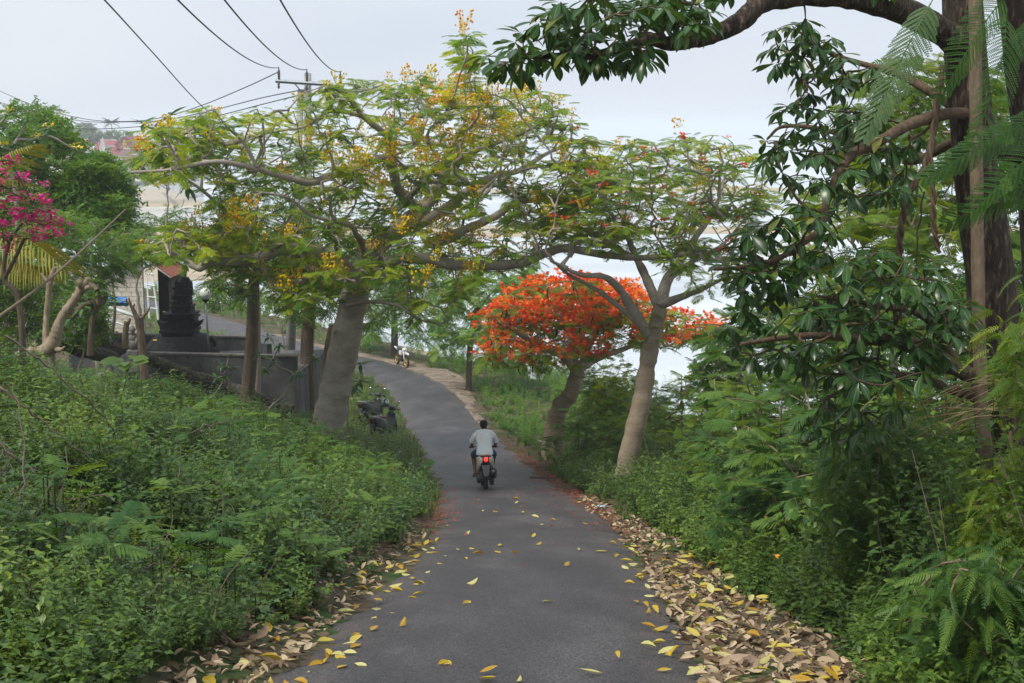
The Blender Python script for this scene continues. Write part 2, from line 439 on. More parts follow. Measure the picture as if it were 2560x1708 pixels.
def ground_mat():
    m, n, l, b = nodes_of('earth_and_sand')
    ge = n.new('ShaderNodeNewGeometry'); sp = n.new('ShaderNodeSeparateXYZ'); l.new(ge.outputs['Position'], sp.inputs[0])
    def noise(sc, de=5, vec=None):
        k = n.new('ShaderNodeTexNoise'); k.inputs['Scale'].default_value = sc; k.inputs['Detail'].default_value = de
        l.new(vec or ge.outputs['Position'], k.inputs['Vector']); return k.outputs['Fac']
    soil = ramp(n, [(.3, (.05, .038, .024)), (.5, (.11, .083, .055)), (.7, (.20, .155, .105))]); l.new(noise(1.6, 8), soil.inputs['Fac'])
    green = ramp(n, [(.35, (.03, .055, .015)), (.7, (.06, .10, .03))]); l.new(noise(5), green.inputs['Fac'])
    gm = ramp(n, [(.45, (0, 0, 0)), (.6, (1, 1, 1))]); l.new(noise(.8, 6), gm.inputs['Fac'])
    mx = n.new('ShaderNodeMix'); mx.data_type = 'RGBA'; l.new(gm.outputs['Color'], mx.inputs['Factor']); l.new(soil.outputs['Color'], mx.inputs[6]); l.new(green.outputs['Color'], mx.inputs[7])
    mp = n.new('ShaderNodeMapping'); mp.inputs['Scale'].default_value = (.03, .12, 1); l.new(ge.outputs['Position'], mp.inputs['Vector'])
    sand = ramp(n, [(.35, (.30, .25, .17)), (.55, (.44, .37, .27)), (.7, (.34, .33, .20))]); l.new(noise(1.0, 8, mp.outputs['Vector']), sand.inputs['Fac'])
    zr = n.new('ShaderNodeMapRange'); zr.inputs['From Min'].default_value = SEA + 1.4; zr.inputs['From Max'].default_value = SEA + .5
    l.new(sp.outputs['Z'], zr.inputs['Value'])
    m2 = n.new('ShaderNodeMix'); m2.data_type = 'RGBA'; l.new(zr.outputs['Result'], m2.inputs['Factor']); l.new(mx.outputs[2], m2.inputs[6]); l.new(sand.outputs['Color'], m2.inputs[7])
    yr = n.new('ShaderNodeMapRange'); yr.inputs['From Min'].default_value = 295; yr.inputs['From Max'].default_value = 300; l.new(sp.outputs['Y'], yr.inputs['Value'])
    zr2 = n.new('ShaderNodeMapRange'); zr2.inputs['From Min'].default_value = SEA + .5; zr2.inputs['From Max'].default_value = SEA + 1.5; l.new(sp.outputs['Z'], zr2.inputs['Value'])
    mm = n.new('ShaderNodeMath'); mm.operation = 'MULTIPLY'; l.new(yr.outputs['Result'], mm.inputs[0]); l.new(zr2.outputs['Result'], mm.inputs[1])
    m3 = n.new('ShaderNodeMix'); m3.data_type = 'RGBA'; l.new(mm.outputs[0], m3.inputs['Factor']); l.new(m2.outputs[2], m3.inputs[6]); m3.inputs[7].default_value = (.42, .38, .31, 1)
    l.new(m3.outputs[2], b.inputs['Base Color'])
    b.inputs['Roughness'].default_value = .9; b.inputs['Specular IOR Level'].default_value = .15
    bp = n.new('ShaderNodeBump'); bp.inputs['Strength'].default_value = .5; bp.inputs['Distance'].default_value = .05
    l.new(noise(14, 6), bp.inputs['Height']); l.new(bp.outputs['Normal'], b.inputs['Normal'])
    return m
g = build('ground', [(np.stack([_X, _Y, _Z], -1).reshape(-1, 3), _Fg)], ground_mat())
tag(g, 'earth slope falling from the left bank to sandy tidal flats', kind='structure')

# ------------------------------------------------------------------ sea
def sea_mat():
    m, n, l, b = nodes_of('shallow_sea')
    ge = n.new('ShaderNodeNewGeometry')
    mp = n.new('ShaderNodeMapping'); mp.inputs['Scale'].default_value = (.012, .05, 1); l.new(ge.outputs['Position'], mp.inputs['Vector'])
    k = n.new('ShaderNodeTexNoise'); k.inputs['Scale'].default_value = 1.0; k.inputs['Detail'].default_value = 7; l.new(mp.outputs['Vector'], k.inputs['Vector'])
    r = ramp(n, [(.38, (.40, .46, .50)), (.62, (.66, .70, .71))]); l.new(k.outputs['Fac'], r.inputs['Fac'])
    l.new(r.outputs['Color'], b.inputs['Base Color'])
    b.inputs['Roughness'].default_value = .12; b.inputs['IOR'].default_value = 1.33
    m2 = n.new('ShaderNodeMapping'); m2.inputs['Scale'].default_value = (.25, .9, 1); l.new(ge.outputs['Position'], m2.inputs['Vector'])
    k2 = n.new('ShaderNodeTexNoise'); k2.inputs['Scale'].default_value = 1.0; k2.inputs['Detail'].default_value = 6; l.new(m2.outputs['Vector'], k2.inputs['Vector'])
    bp = n.new('ShaderNodeBump'); bp.inputs['Strength'].default_value = .12; bp.inputs['Distance'].default_value = .25
    l.new(k2.outputs['Fac'], bp.inputs['Height']); l.new(bp.outputs['Normal'], b.inputs['Normal'])
    return m
_xs2 = np.concatenate([-np.geomspace(10, 15000, 30)[::-1], [0], np.geomspace(10, 15000, 30)])
_ys2 = np.concatenate([np.arange(60, 400, 20), np.geomspace(400, 15000, 40)])
_X2, _Y2 = np.meshgrid(_xs2, _ys2)
_i = np.arange(_X2.size).reshape(_X2.shape)
sea = build('sea', [(np.stack([_X2, _Y2, np.full(_X2.shape, SEA)], -1).reshape(-1, 3), np.stack([_i[:-1, :-1], _i[:-1, 1:], _i[1:, 1:], _i[1:, :-1]], -1).reshape(-1, 4))], sea_mat())
tag(sea, 'pale shallow sea lying over the tidal flats', kind='structure')
# breaking surf on the reef edge
MT['foam'] = surf('surf_foam', [(.3, (.7, .74, .76)), (.7, (.86, .88, .88))], 2, .7, .3)
_fc = []
for j, (yy, amp) in enumerate([(640, 14), (700, 18), (770, 22)]):
    x0 = -120
    while x0 < 330:
        ln = rng.uniform(25, 80)
        xs_ = np.linspace(x0, x0 + ln, 14); yc = yy + amp * (vnoise(xs_ / 60, xs_ * 0 + j, 21) - .5)
        wv = .5 * np.sin(np.linspace(0, math.pi, 14)) + .02
        _fc += tube(np.stack([xs_, yc, SEA + .05 + 0 * xs_], -1), wv, 6)
        x0 += ln + rng.uniform(10, 70)
tag(build('surf_line', _fc, MT['foam']), 'white surf breaking along the reef far out', kind='structure')

# ------------------------------------------------------------------ road
def asphalt_mat():
    m, n, l, b = nodes_of('worn_asphalt')
    ge = n.new('ShaderNodeNewGeometry')
    def noise(sc, de, mpv=None):
        k = n.new('ShaderNodeTexNoise'); k.inputs['Scale'].default_value = sc; k.inputs['Detail'].default_value = de
        v = ge.outputs['Position']
        if mpv:
            mp = n.new('ShaderNodeMapping'); mp.inputs['Scale'].default_value = mpv; l.new(v, mp.inputs['Vector']); v = mp.outputs['Vector']
        l.new(v, k.inputs['Vector']); return k.outputs['Fac']
    r = ramp(n, [(.3, (.032, .029, .031)), (.5, (.048, .043, .046)), (.72, (.082, .075, .077))]); l.new(noise(1.3, 8, (1, .4, 1)), r.inputs['Fac'])
    r2 = ramp(n, [(.32, (.35, .35, .35)), (.5, (.95, .95, .95)), (.68, (2.3, 2.25, 2.2))]); l.new(noise(48, 4), r2.inputs['Fac'])
    mu = n.new('ShaderNodeMix'); mu.data_type = 'RGBA'; mu.blend_type = 'MULTIPLY'; mu.inputs['Factor'].default_value = 1
    l.new(r.outputs['Color'], mu.inputs[6]); l.new(r2.outputs['Color'], mu.inputs[7])
    # dusty scuffs and red-brown petal dust towards the edges (own attribute mid = 0 centre .. 1 edge)
    at = n.new('ShaderNodeAttribute'); at.attribute_name = 'mid'
    er = ramp(n, [(.62, (0, 0, 0)), (1, (1, 1, 1))]); l.new(at.outputs['Fac'], er.inputs['Fac'])
    nr = ramp(n, [(.38, (0, 0, 0)), (.62, (.75, .75, .75))]); l.new(noise(2.2, 7), nr.inputs['Fac'])
    mm = n.new('ShaderNodeMath'); mm.operation = 'MULTIPLY'; l.new(er.outputs['Color'], mm.inputs[0]); l.new(nr.outputs['Color'], mm.inputs[1])
    mx = n.new('ShaderNodeMix'); mx.data_type = 'RGBA'; l.new(mm.outputs[0], mx.inputs['Factor']); l.new(mu.outputs[2], mx.inputs[6]); mx.inputs[7].default_value = (.13, .098, .075, 1)
    l.new(mx.outputs[2], b.inputs['Base Color'])
    b.inputs['Roughness'].default_value = .52; b.inputs['Specular IOR Level'].default_value = .5
    bp = n.new('ShaderNodeBump'); bp.inputs['Strength'].default_value = 1.0; bp.inputs['Distance'].default_value = .022
    l.new(noise(55, 4), bp.inputs['Height'])
    bp2 = n.new('ShaderNodeBump'); bp2.inputs['Strength'].default_value = .35; bp2.inputs['Distance'].default_value = .05
    l.new(noise(5, 4), bp2.inputs['Height']); l.new(bp.outputs['Normal'], bp2.inputs['Normal'])
    l.new(bp2.outputs['Normal'], b.inputs['Normal'])
    return m
RCf = catmull([tuple(p) for p in RC[::3]], 8)
_t2 = np.gradient(RCf[:, :2], axis=0); _t2 /= np.linalg.norm(_t2, axis=1)[:, None]
RNf = np.stack([_t2[:, 1], -_t2[:, 0]], -1)
_ac = np.linspace(-1, 1, 13)
_rv, _rm = [], []
for i in range(len(RCf)):
    wl_ = HW + .16 * (vnoise(i * .22, 1.5, 31) - .5) * 2 + .07 * (vnoise(i * .9, 2.5, 32) - .5) * 2
    wr_ = HW + .14 * (vnoise(i * .22, 7.5, 33) - .5) * 2 + .07 * (vnoise(i * .9, 8.5, 34) - .5) * 2
    for a in _ac:
        s_ = a * (wr_ if a > 0 else wl_)
        crown = .035 * (1 - a * a) + .012 * (vnoise(RCf[i, 1] * .8, s_ * 1.2, 35) - .5)
        edge = -.05 if abs(a) > .99 else 0
        _rv.append((RCf[i, 0] + RNf[i, 0] * s_, RCf[i, 1] + RNf[i, 1] * s_, RCf[i, 2] + .02 + crown + edge)); _rm.append(abs(a))
_i = np.arange(len(RCf) * 13).reshape(len(RCf), 13)
rd = build('road', [(np.array(_rv), np.stack([_i[:-1, :-1], _i[:-1, 1:], _i[1:, 1:], _i[1:, :-1]], -1).reshape(-1, 4), .5, np.array(_rm))], asphalt_mat())
tag(rd, 'narrow grey asphalt lane running downhill and bending left', kind='structure')
def road_pt(y, s):
    """point on the road surface at distance y ahead, s to the right of the centre line"""
    i = int(np.argmin(np.abs(RC[:, 1] - y)))
    return np.array([RC[i, 0] + RN[i, 0] * s, RC[i, 1] + RN[i, 1] * s, zc_of(RC[i, 1] + RN[i, 1] * s * 0) + .02 + .035 * (1 - min(1, (s / HW) ** 2))])
# dusty dirt pull-in at the bend, where the pale dirt bike stands
MT['dirt'] = surf('pale_dirt', [(.3, (.13, .10, .07)), (.6, (.24, .19, .14)), (.8, (.34, .28, .215))], 1.2, .95, .5, 8, fine=(9, .25))
_dv = []; _n = 110
for i in range(_n):
    y = 50 + (88 - 50) * i / (_n - 1); k = int(np.argmin(np.abs(RC[:, 1] - y)))
    w0 = 1.25; w1 = 1.5 + 1.75 * math.exp(-((y - 72) / 9) ** 2) + .35 * (vnoise(y * .5, 3, 41) - .3) + .16 * (vnoise(y * 2.1, 5, 42) - .5)
    for a in range(5):
        s_ = w0 + (w1 - w0) * a / 4
        x_, y_ = RC[k, 0] + RN[k, 0] * s_, RC[k, 1] + RN[k, 1] * s_
        _dv.append((x_, y_, max(H(x_, y_), RC[k, 2] - .05 * a * (a > 2)) + (.012 if a else -.03)))
_i = np.arange(_n * 5).reshape(_n, 5)
tag(build('dirt_shoulder', [(np.array(_dv), np.stack([_i[:-1, :-1], _i[:-1, 1:], _i[1:, 1:], _i[1:, :-1]], -1).reshape(-1, 4))], MT['dirt']), 'pale dusty dirt shoulder on the outside of the bend', kind='structure')
# far headland across the bay
MT['hill'] = surf('wooded_headland', [(.3, (.05, .08, .04)), (.6, (.09, .12, .06)), (.75, (.22, .20, .15))], .02, .9, .3, .05)
_hx = np.linspace(-2600, -520, 60); _hv = []
for i, x in enumerate(_hx):
    prof = 34 * (1 - np.clip((x + 2600) / 2080, 0, 1)) ** .7 * (.75 + .5 * vnoise(x / 160, 0, 51)) + 2
    for j, t in enumerate(np.linspace(-1, 1, 9)):
        _hv.append((x, 2900 + 500 * t + 200 * vnoise(x / 300, 5, 52), SEA - 1 + prof * max(0, 1 - t * t) * (.85 + .3 * vnoise(x / 60, j * 3, 53))))
_i = np.arange(60 * 9).reshape(60, 9)
tag(build('headland_hill', [(np.array(_hv), np.stack([_i[:-1, :-1], _i[:-1, 1:], _i[1:, 1:], _i[1:, :-1]], -1).reshape(-1, 4))], MT['hill']), 'hazy low headland far across the bay', kind='structure')
# ------------------------------------------------------------------ leaf templates: (V, F, leaf random, mid attribute)
def tpl_join(parts):
    """parts: list of (V, F(tri), r, mid)"""
    Vs, Fs, rs, ms, o = [], [], [], [], 0
    for V, F, r, m in parts:
        F = np.asarray(F)
        if F.shape[1] == 4: F = np.vstack([F[:, [0, 1, 2]], F[:, [0, 2, 3]]])
        Vs.append(np.asarray(V, float)); Fs.append(F + o); o += len(V)
        rs.append(np.broadcast_to(r, (len(V),))); ms.append(np.broadcast_to(m, (len(V),)))
    return np.vstack(Vs), np.vstack(Fs), np.concatenate(rs), np.concatenate(ms)
def leaf5(L, W, fold=.2, droop=.1, r=.5):
    V = np.array([(0, 0, 0), (0, L * .5, -fold * W * .3 + .0), (0, L, -droop * L), (-W / 2, L * .42, fold * W * .4), (W / 2, L * .42, fold * W * .4)])
    return V, np.array([(0, 1, 3), (3, 1, 2), (0, 4, 1), (4, 2, 1)]), r, np.array([0, 0, 0, 1., 1.])
def leafN(L, W, prof, fold=.25, curve=.3, n=5, r=.5, twist=0.0):
    """leaf with a midrib and n segments; prof(t) width profile"""
    V, m = [], []
    for i in range(n + 1):
        t = i / n; w = W * .5 * prof(t); y = L * (t - .12 * curve * t * t); z = -L * curve * t * t * .5
        tw = twist * t
        for sx in (-1, 0, 1):
            zz = z + abs(sx) * w * fold
            V.append((sx * w * math.cos(tw), y, zz + sx * w * math.sin(tw))); m.append(abs(sx))
    F = []
    for i in range(n):
        a = i * 3
        F += [(a, a + 1, a + 4, a + 3), (a + 1, a + 2, a + 5, a + 4)]
    return np.array(V), np.array(F), r, np.array(m, float)
P_OB = lambda t: max(.06, math.sin(math.pi * min(1, t ** 1.45)) ** .75) if t < 1 else .05    # widest beyond the middle
P_EL = lambda t: max(.05, math.sin(math.pi * t) ** .8)
P_LA = lambda t: max(.05, math.sin(math.pi * t ** .8) ** .9)
def rotm(rz=0, rx=0, ry=0): return np.array((Matrix.Rotation(rz, 3, 'Z') @ Matrix.Rotation(rx, 3, 'X') @ Matrix.Rotation(ry, 3, 'Y')))
def move(part, M=None, T=(0, 0, 0)):
    V = np.asarray(part[0], float)
    if M is not None: V = V @ np.asarray(M).T
    return (V + np.array(T),) + tuple(part[1:])
def strip(p0, p1, w, r=.3, up=(0, 0, 1)):
    p0 = np.array(p0, float); p1 = np.array(p1, float)
    d = p1 - p0; x = np.cross(d, up); x = x / (np.linalg.norm(x) + 1e-9) * w / 2
    return np.array([p0 - x, p0 + x, p1 + x * .6, p1 - x * .6]), np.array([(0, 1, 2, 3)]), r, 1.0

def frond(npair=11, droop=.25, seed=0, lean=.55, pw=.060, plen=.34, petiole=.16, seg=2):
    """feathery twice-divided leaf of length 1 along +Y; each side leaf a narrow blade"""
    rg = random.Random(seed); parts = []
    def rp(t): return np.array([.03 * math.sin(3 * t + seed), t - .1 * droop * t * t, -droop * t * t])
    ts = np.linspace(0, 1, 5)
    for a, b in zip(ts[:-1], ts[1:]): parts.append(strip(rp(a), rp(b), .016, .35))
    for i in range(npair):
        t = petiole + (1 - petiole) * (i + .5) / npair
        L = plen * math.sin(math.pi * (.22 + .70 * (i + .5) / npair)) ** .8 * rg.uniform(.88, 1.08)
        for sx in (-1, 1):
            a = lean + .35 * t + rg.uniform(-.08, .08)
            d = np.array([sx * math.cos(a), math.sin(a), -.10 + rg.uniform(-.08, .06)])
            o = rp(t); n = np.array([-d[1] * sx, d[0] * sx, 0]); n /= np.linalg.norm(n)
            rr = rg.random()
            pts = [o + d * L * q + np.array([0, 0, -.22 * L * q * q]) for q in np.linspace(0, 1, seg + 1)]
            w = [pw * .55, pw, pw * .35] if seg == 2 else [pw * .8, pw * .5]
            V = []
            for p, ww in zip(pts, w): V += [p - n * ww / 2, p + n * ww / 2]
            parts.append((np.array(V), np.array([(2 * j, 2 * j + 1, 2 * j + 3, 2 * j + 2) for j in range(seg)]), rr, 1.0))
    return tpl_join(parts)
def frond_fine(npair=13, nl=22, droop=.3, seed=0, plen=.36, lean=.62, lw=.0135, llen=.033, sway=0.0):
    """the same leaf seen close, every leaflet a blade"""
    rg = random.Random(seed); parts = []
    def rp(t): return np.array([sway * t * t + .02 * math.sin(3 * t + seed), t - .1 * droop * t * t, -droop * t * t])
    ts = np.linspace(0, 1, 9)
    for a, b in zip(ts[:-1], ts[1:]): parts.append(strip(rp(a), rp(b), .011, .75))
    V, F, R_ = [], [], []
    for i in range(npair):
        t = .14 + .86 * (i + .5) / npair
        L = plen * math.sin(math.pi * (.25 + .66 * (i + .5) / npair)) ** .7 * rg.uniform(.9, 1.06)
        for sx in (-1, 1):
            a = lean + .3 * t + rg.uniform(-.07, .07)
            d = np.array([sx * math.cos(a), math.sin(a), -.08 + rg.uniform(-.06, .05)])
            o = rp(t); n = np.array([-d[1], d[0], 0.]); n /= np.linalg.norm(n)
            f = lambda q: o + d * L * q + np.array([0, 0, -.25 * L * q * q])
            parts.append(strip(f(0), f(1), .005, .8))
            for j in range(nl):
                q = (j + .6) / nl; c = f(q); k = math.sin(math.pi * min(1, .12 + .86 * q)) ** .5
                for s2 in (-1, 1):
                    e = n * s2 * llen * k + d * llen * .28 * k
                    wv = d * lw * .5
                    b0 = len(V); V += [c - wv, c + e * .55 - wv * 1.2 + np.array([0, 0, .001]), c + e, c + e * .55 + wv * 1.4]
                    F.append((b0, b0 + 1, b0 + 2, b0 + 3)); R_ += [rg.random()] * 4
    parts.append((np.array(V), np.array(F), np.array(R_), 1.0))
    return tpl_join(parts)
def pinnate(n=7, L=1.0, lw=.10, ll=.26, droop=.3, seed=0):
    """once-divided leaf, pointed leaflets (neem like)"""
    rg = random.Random(seed); parts = []
    rp = lambda t: np.array([0, L * t, -droop * L * t * t])
    parts.append(strip(rp(0), rp(.5), .015)); parts.append(strip(rp(.5), rp(1), .012))
    for i in range(n):
        t = .15 + .85 * (i + .5) / n
        for sx in (-1, 1):
            lf = leaf5(ll * rg.uniform(.8, 1.1), lw, .25, .25, rg.random())
            parts.append(move(lf, rotm(-sx * rg.uniform(.8, 1.15), rg.uniform(-.5, -.05)), rp(t)))
    parts.append(move(leaf5(ll, lw, .2, .2, rg.random()), rotm(0, -.5), rp(1)))
    return tpl_join(parts)
def herb(seed, h=.5, stems=5, pairs=5, ll=.07, lw=.042, spread=.5):
    """leafy weed: several leaning stems with opposite leaves"""
    rg = random.Random(seed); parts = []
    for s in range(stems):
        az = rg.uniform(0, 6.28); ln = h * rg.uniform(.55, 1.1); sp = spread * rg.uniform(.2, 1)
        base = np.array([rg.uniform(-.06, .06), rg.uniform(-.06, .06), 0])
        f = lambda t: base + np.array([math.cos(az) * sp * ln * t * t, math.sin(az) * sp * ln * t * t, ln * (t - .25 * sp * t * t)])
        parts.append(strip(f(0), f(.5), .008, .25, (math.cos(az + 1), math.sin(az + 1), .1))); parts.append(strip(f(.5), f(1), .006, .3, (math.cos(az + 1), math.sin(az + 1), .1)))
        for i in range(pairs):
            t = .25 + .75 * (i + rg.uniform(.2, .8)) / pairs
            for k in (0, 1):
                a = az + i * 1.57 + k * math.pi + rg.uniform(-.5, .5)
                sc = rg.uniform(.6, 1.15) * (1.1 - .35 * t)
                parts.append(move(leaf5(ll * sc, lw * sc, rg.uniform(.0, .4), rg.uniform(.0, .3), rg.random()), rotm(a, rg.uniform(-.45, .45), rg.uniform(-.3, .3)), f(t)))
    return tpl_join(parts)
def grass_tuft(seed, h=.4, n=14):
    rg = random.Random(seed); parts = []
    for i in range(n):
        az = rg.uniform(0, 6.28); ln = h * rg.uniform(.5, 1.2); b = rg.uniform(.15, .8)
        f = lambda t: np.array([math.cos(az) * (.03 + b * ln * t * t), math.sin(az) * (.03 + b * ln * t * t), ln * t * (1 - .3 * b * t)])
        w = .008; side = np.array([-math.sin(az), math.cos(az), 0]) * w
        V = []
        for t, k in ((0, 1), (.5, .8), (1, .1)): V += [f(t) - side * k, f(t) + side * k]
        parts.append((np.array(V), np.array([(0, 1, 3, 2), (2, 3, 5, 4)]), rg.random(), 1.0))
    return tpl_join(parts)
FRONDS = [frond(11, dr, i, pl) for i, (dr, pl) in enumerate([(.18, .5), (.3, .6), (.42, .55), (.1, .7)])]
PINN = [pinnate(7, 1, .10, .27, dr, i) for i, dr in enumerate([.25, .45, .6])]
HERBS = [herb(1, .45, 6, 5, .085, .055), herb(2, .6, 5, 7, .07, .042, .6), herb(3, .35, 7, 4, .10, .07, .9), herb(4, .5, 6, 6, .065, .04, .7), herb(5, .3, 8, 4, .08, .06, 1.2), herb(6, .7, 4, 8, .085, .05, .4)]
GRASS = [grass_tuft(i, .35 + .1 * (i % 3)) for i in range(4)]

# ------------------------------------------------------------------ trees
def limb_pts(pp, n=6):
    return catmull([atd(*p) for p in pp], n)
class Tree:
    """skeleton that grows from hand-laid limbs towards tip points"""
    def __init__(s, seed): s.rg = np.random.default_rng(seed); s.P = []; s.D = []; s.B = []; s.par = []; s.bid = []; s.tips = []
    def limb(s, pts, r0, r1):
        pts = np.asarray(pts, float); T = np.gradient(pts, axis=0); T /= np.linalg.norm(T, axis=1)[:, None] + 1e-9
        s.B.append([pts, np.linspace(r0, r1, len(pts)), -1, 0]); b = len(s.B) - 1
        for p, d in zip(pts, T): s.P.append(p); s.D.append(d); s.bid.append(b)
    def grow(s, tips, step=.3, wob=.10, lift=.15, rtip=.008, kr=.46, fwd=.35, lo=0):
        tips = [np.asarray(t, float) for t in tips]
        A = np.array(s.P[lo:])
        order = np.argsort([np.min(np.linalg.norm(A - t, axis=1)) for t in tips])
        for ti in order:
            t = tips[ti]; P = np.array(s.P); D = np.array(s.D)
            v = t - P; dist = np.linalg.norm(v, axis=1) + 1e-6
            cosang = (v * D).sum(1) / dist
            cost = dist * (1.25 - .35 * cosang)
            if lo: cost[:lo] = 1e9
            q = int(np.argmin(cost)); L = dist[q]
            if L < step * .4: continue
            n = max(3, int(L / step) + 1)
            out = t - P[q]; c1 = P[q] + D[q] * L * fwd + np.array([0, 0, lift * L * .3]); c2 = t - out * .3 + np.array([0, 0, -lift * L]) + s.rg.normal(0, .06 * L, 3)
            tt = np.linspace(0, 1, n + 1)[:, None]
            pts = (1 - tt) ** 3 * P[q] + 3 * (1 - tt) ** 2 * tt * c1 + 3 * (1 - tt) * tt * tt * c2 + tt ** 3 * t
            pts[1:-1] += s.rg.normal(0, wob * step, (n - 1, 3))
            T = np.gradient(pts, axis=0); T /= np.linalg.norm(T, axis=1)[:, None] + 1e-9
            s.B.append([pts, None, s.bid[q], 1]); b = len(s.B) - 1
            for p, d in zip(pts[1:], T[1:]): s.P.append(p); s.D.append(d); s.bid.append(b)
            s.tips.append((t, T[-1], b))
        cnt = [0] * len(s.B)
        for t, d, b in s.tips:
            k = b
            while k >= 0: cnt[k] += 1; k = s.B[k][2]
        for k, b in enumerate(s.B):
            if b[1] is None or b[3] == 1:
                n = len(b[0]); r0 = rtip * max(1, cnt[k]) ** kr * 1.6
                b[1] = np.linspace(r0, rtip, n)
    def chunks(s, sides=6, big=10, only=None):
        out = []
        for k, b in enumerate(s.B):
            if only is not None and not only(k, b): continue
            out += tube(b[0], b[1], big if b[1][0] > .1 else (sides if b[1][0] > .02 else 4))
        return out
def in_poly(u, v, poly):
    c = False; n = len(poly); j = n - 1
    for i in range(n):
        xi, yi = poly[i]; xj, yj = poly[j]
        if (yi > v) != (yj > v) and u < (xj - xi) * (v - yi) / (yj - yi + 1e-9) + xi: c = not c
        j = i
    return c
def crown_tips(poly, n, d0, dd, seed, gap=0.0, hole=None):
    """points spread through a crown: outline from the view, real depth dd either side of d0"""
    rg = np.random.default_rng(seed); us = [p[0] for p in poly]; vs = [p[1] for p in poly]
    cu, hu = (min(us) + max(us)) / 2, (max(us) - min(us)) / 2
    out = []; guard = 0
    while len(out) < n and guard < n * 60:
        guard += 1
        u = rg.uniform(min(us), max(us)); v = rg.uniform(min(vs), max(vs))
        if not in_poly(u, v, poly): continue
        if hole and hole(u, v): continue
        k = math.sqrt(max(.08, 1 - ((u - cu) / hu) ** 2))
        d = d0 + rg.uniform(-1, 1) * dd * k
        # the crown is a dome: far and near rims hang lower than the middle
        p = atd(u, v, d)
        if gap and out and min(np.linalg.norm(np.array(out) - p, axis=1)) < gap: continue
        out.append(p)
    return out
def rosettes(tips, tpls, per, size, rg, droop=(-.35, .25), spread=.05, up=None, base=(0, 1), jit=.25, follow=.25, tilt=.25):
    """leaves radiating from each branch tip"""
    Ds, Ts, Sc, Bs, Ix, Us = [], [], [], [], [], []
    for t, d, *_ in tips:
        k = rg.integers(per[0], per[1] + 1); a0 = rg.uniform(0, 6.28); b = rg.uniform(*base)
        for i in range(k):
            a = a0 + 6.283 * i / k + rg.normal(0, .25)
            v = np.array([math.cos(a), math.sin(a), rg.uniform(*droop)]) + d * follow
            Ds.append(v); Ts.append(np.asarray(t) + rg.normal(0, spread, 3)); Sc.append(rg.uniform(*size)); Bs.append(np.clip(b + rg.normal(0, .1), 0, 1)); Ix.append(rg.integers(len(tpls)))
            Us.append(np.array([rg.normal(0, tilt), rg.normal(0, tilt), 1]))
    Ds, Ts, Sc, Bs, Ix, Us = map(np.array, (Ds, Ts, Sc, Bs, Ix, Us))
    M = frames(Ds, Us) * Sc[:, None, None]
    return [c for c in (inst(tpls[j], M[Ix == j], Ts[Ix == j], Bs[Ix == j], jit) for j in range(len(tpls))) if c]
def along(tree, frac, minr, maxr, rg):
    """extra leaf points along the thin outer twigs"""
    out = []
    for b in tree.B:
        for i in range(1, len(b[0]) - 1):
            if minr < b[1][i] < maxr and rg.random() < frac:
                d = b[0][i + 1] - b[0][i]; out.append((b[0][i], d / (np.linalg.norm(d) + 1e-9), 0))
    return out
# flower heads
def panicle(seed, n=22, h=.34, r=.2, s=.024):
    rg = random.Random(seed); parts = []
    for i in range(n):
        t = rg.random() ** .6; a = rg.uniform(0, 6.28); rr = r * rg.random() ** .5
        p = np.array([rr * math.cos(a), rr * math.sin(a), h * t]); st = np.array([p[0] * .25, p[1] * .25, p[2] * .35])
        q = rg.random()
        parts.append(strip(st, p, .008, .05, (math.cos(a + 1.5), math.sin(a + 1.5), .3)))
        k = s * rg.uniform(.7, 1.3)
        V = np.array([(0, 0, -k * 1.3), (k, 0, 0), (0, k, 0), (-k, 0, 0), (0, -k, 0), (0, 0, k * 1.3)]) + p
        parts.append((V, np.array([(0, 2, 1), (0, 3, 2), (0, 4, 3), (0, 1, 4), (5, 1, 2), (5, 2, 3), (5, 3, 4), (5, 4, 1)]), .25 + .75 * q, 1.0))
    return tpl_join(parts)
def bloom(seed, n=9, r=.16, s=.055, flat=.5):
    """loose head of open five-petalled flowers"""
    rg = random.Random(seed); parts = []
    for i in range(n):
        a = rg.uniform(0, 6.28); rr = r * rg.random() ** .5
        p = np.array([rr * math.cos(a), rr * math.sin(a), flat * r * rg.uniform(-.6, 1)])
        nx, ny = rg.uniform(-.7, .7), rg.uniform(-.7, .7); q = rg.random()
        for k in range(5):
            pl = leaf5(s * rg.uniform(.8, 1.2), s * .8, .3, rg.uniform(-.3, .4), min(1, q + rg.uniform(0, .25)))
            parts.append(move(pl, rotm(0, nx, ny) @ rotm(k * 1.257 + q, rg.uniform(-.1, .6)), p))
    return tpl_join(parts)
PANI = [panicle(i) for i in range(4)]
BLOOM = [bloom(i) for i in range(4)]
def heads(points, tpls, size, rg, base=(.15, .85)):
    P = np.array(points); n = len(P); Ix = rg.integers(len(tpls), size=n)
    M = yaw_mats(rg.uniform(0, 6.28, n), rg.uniform(*size, n), rg.normal(0, .35, n)); B = rg.uniform(*base, n)
    return [c for c in (inst(tpls[j], M[Ix == j], P[Ix == j], B[Ix == j], .7) for j in range(len(tpls))) if c]
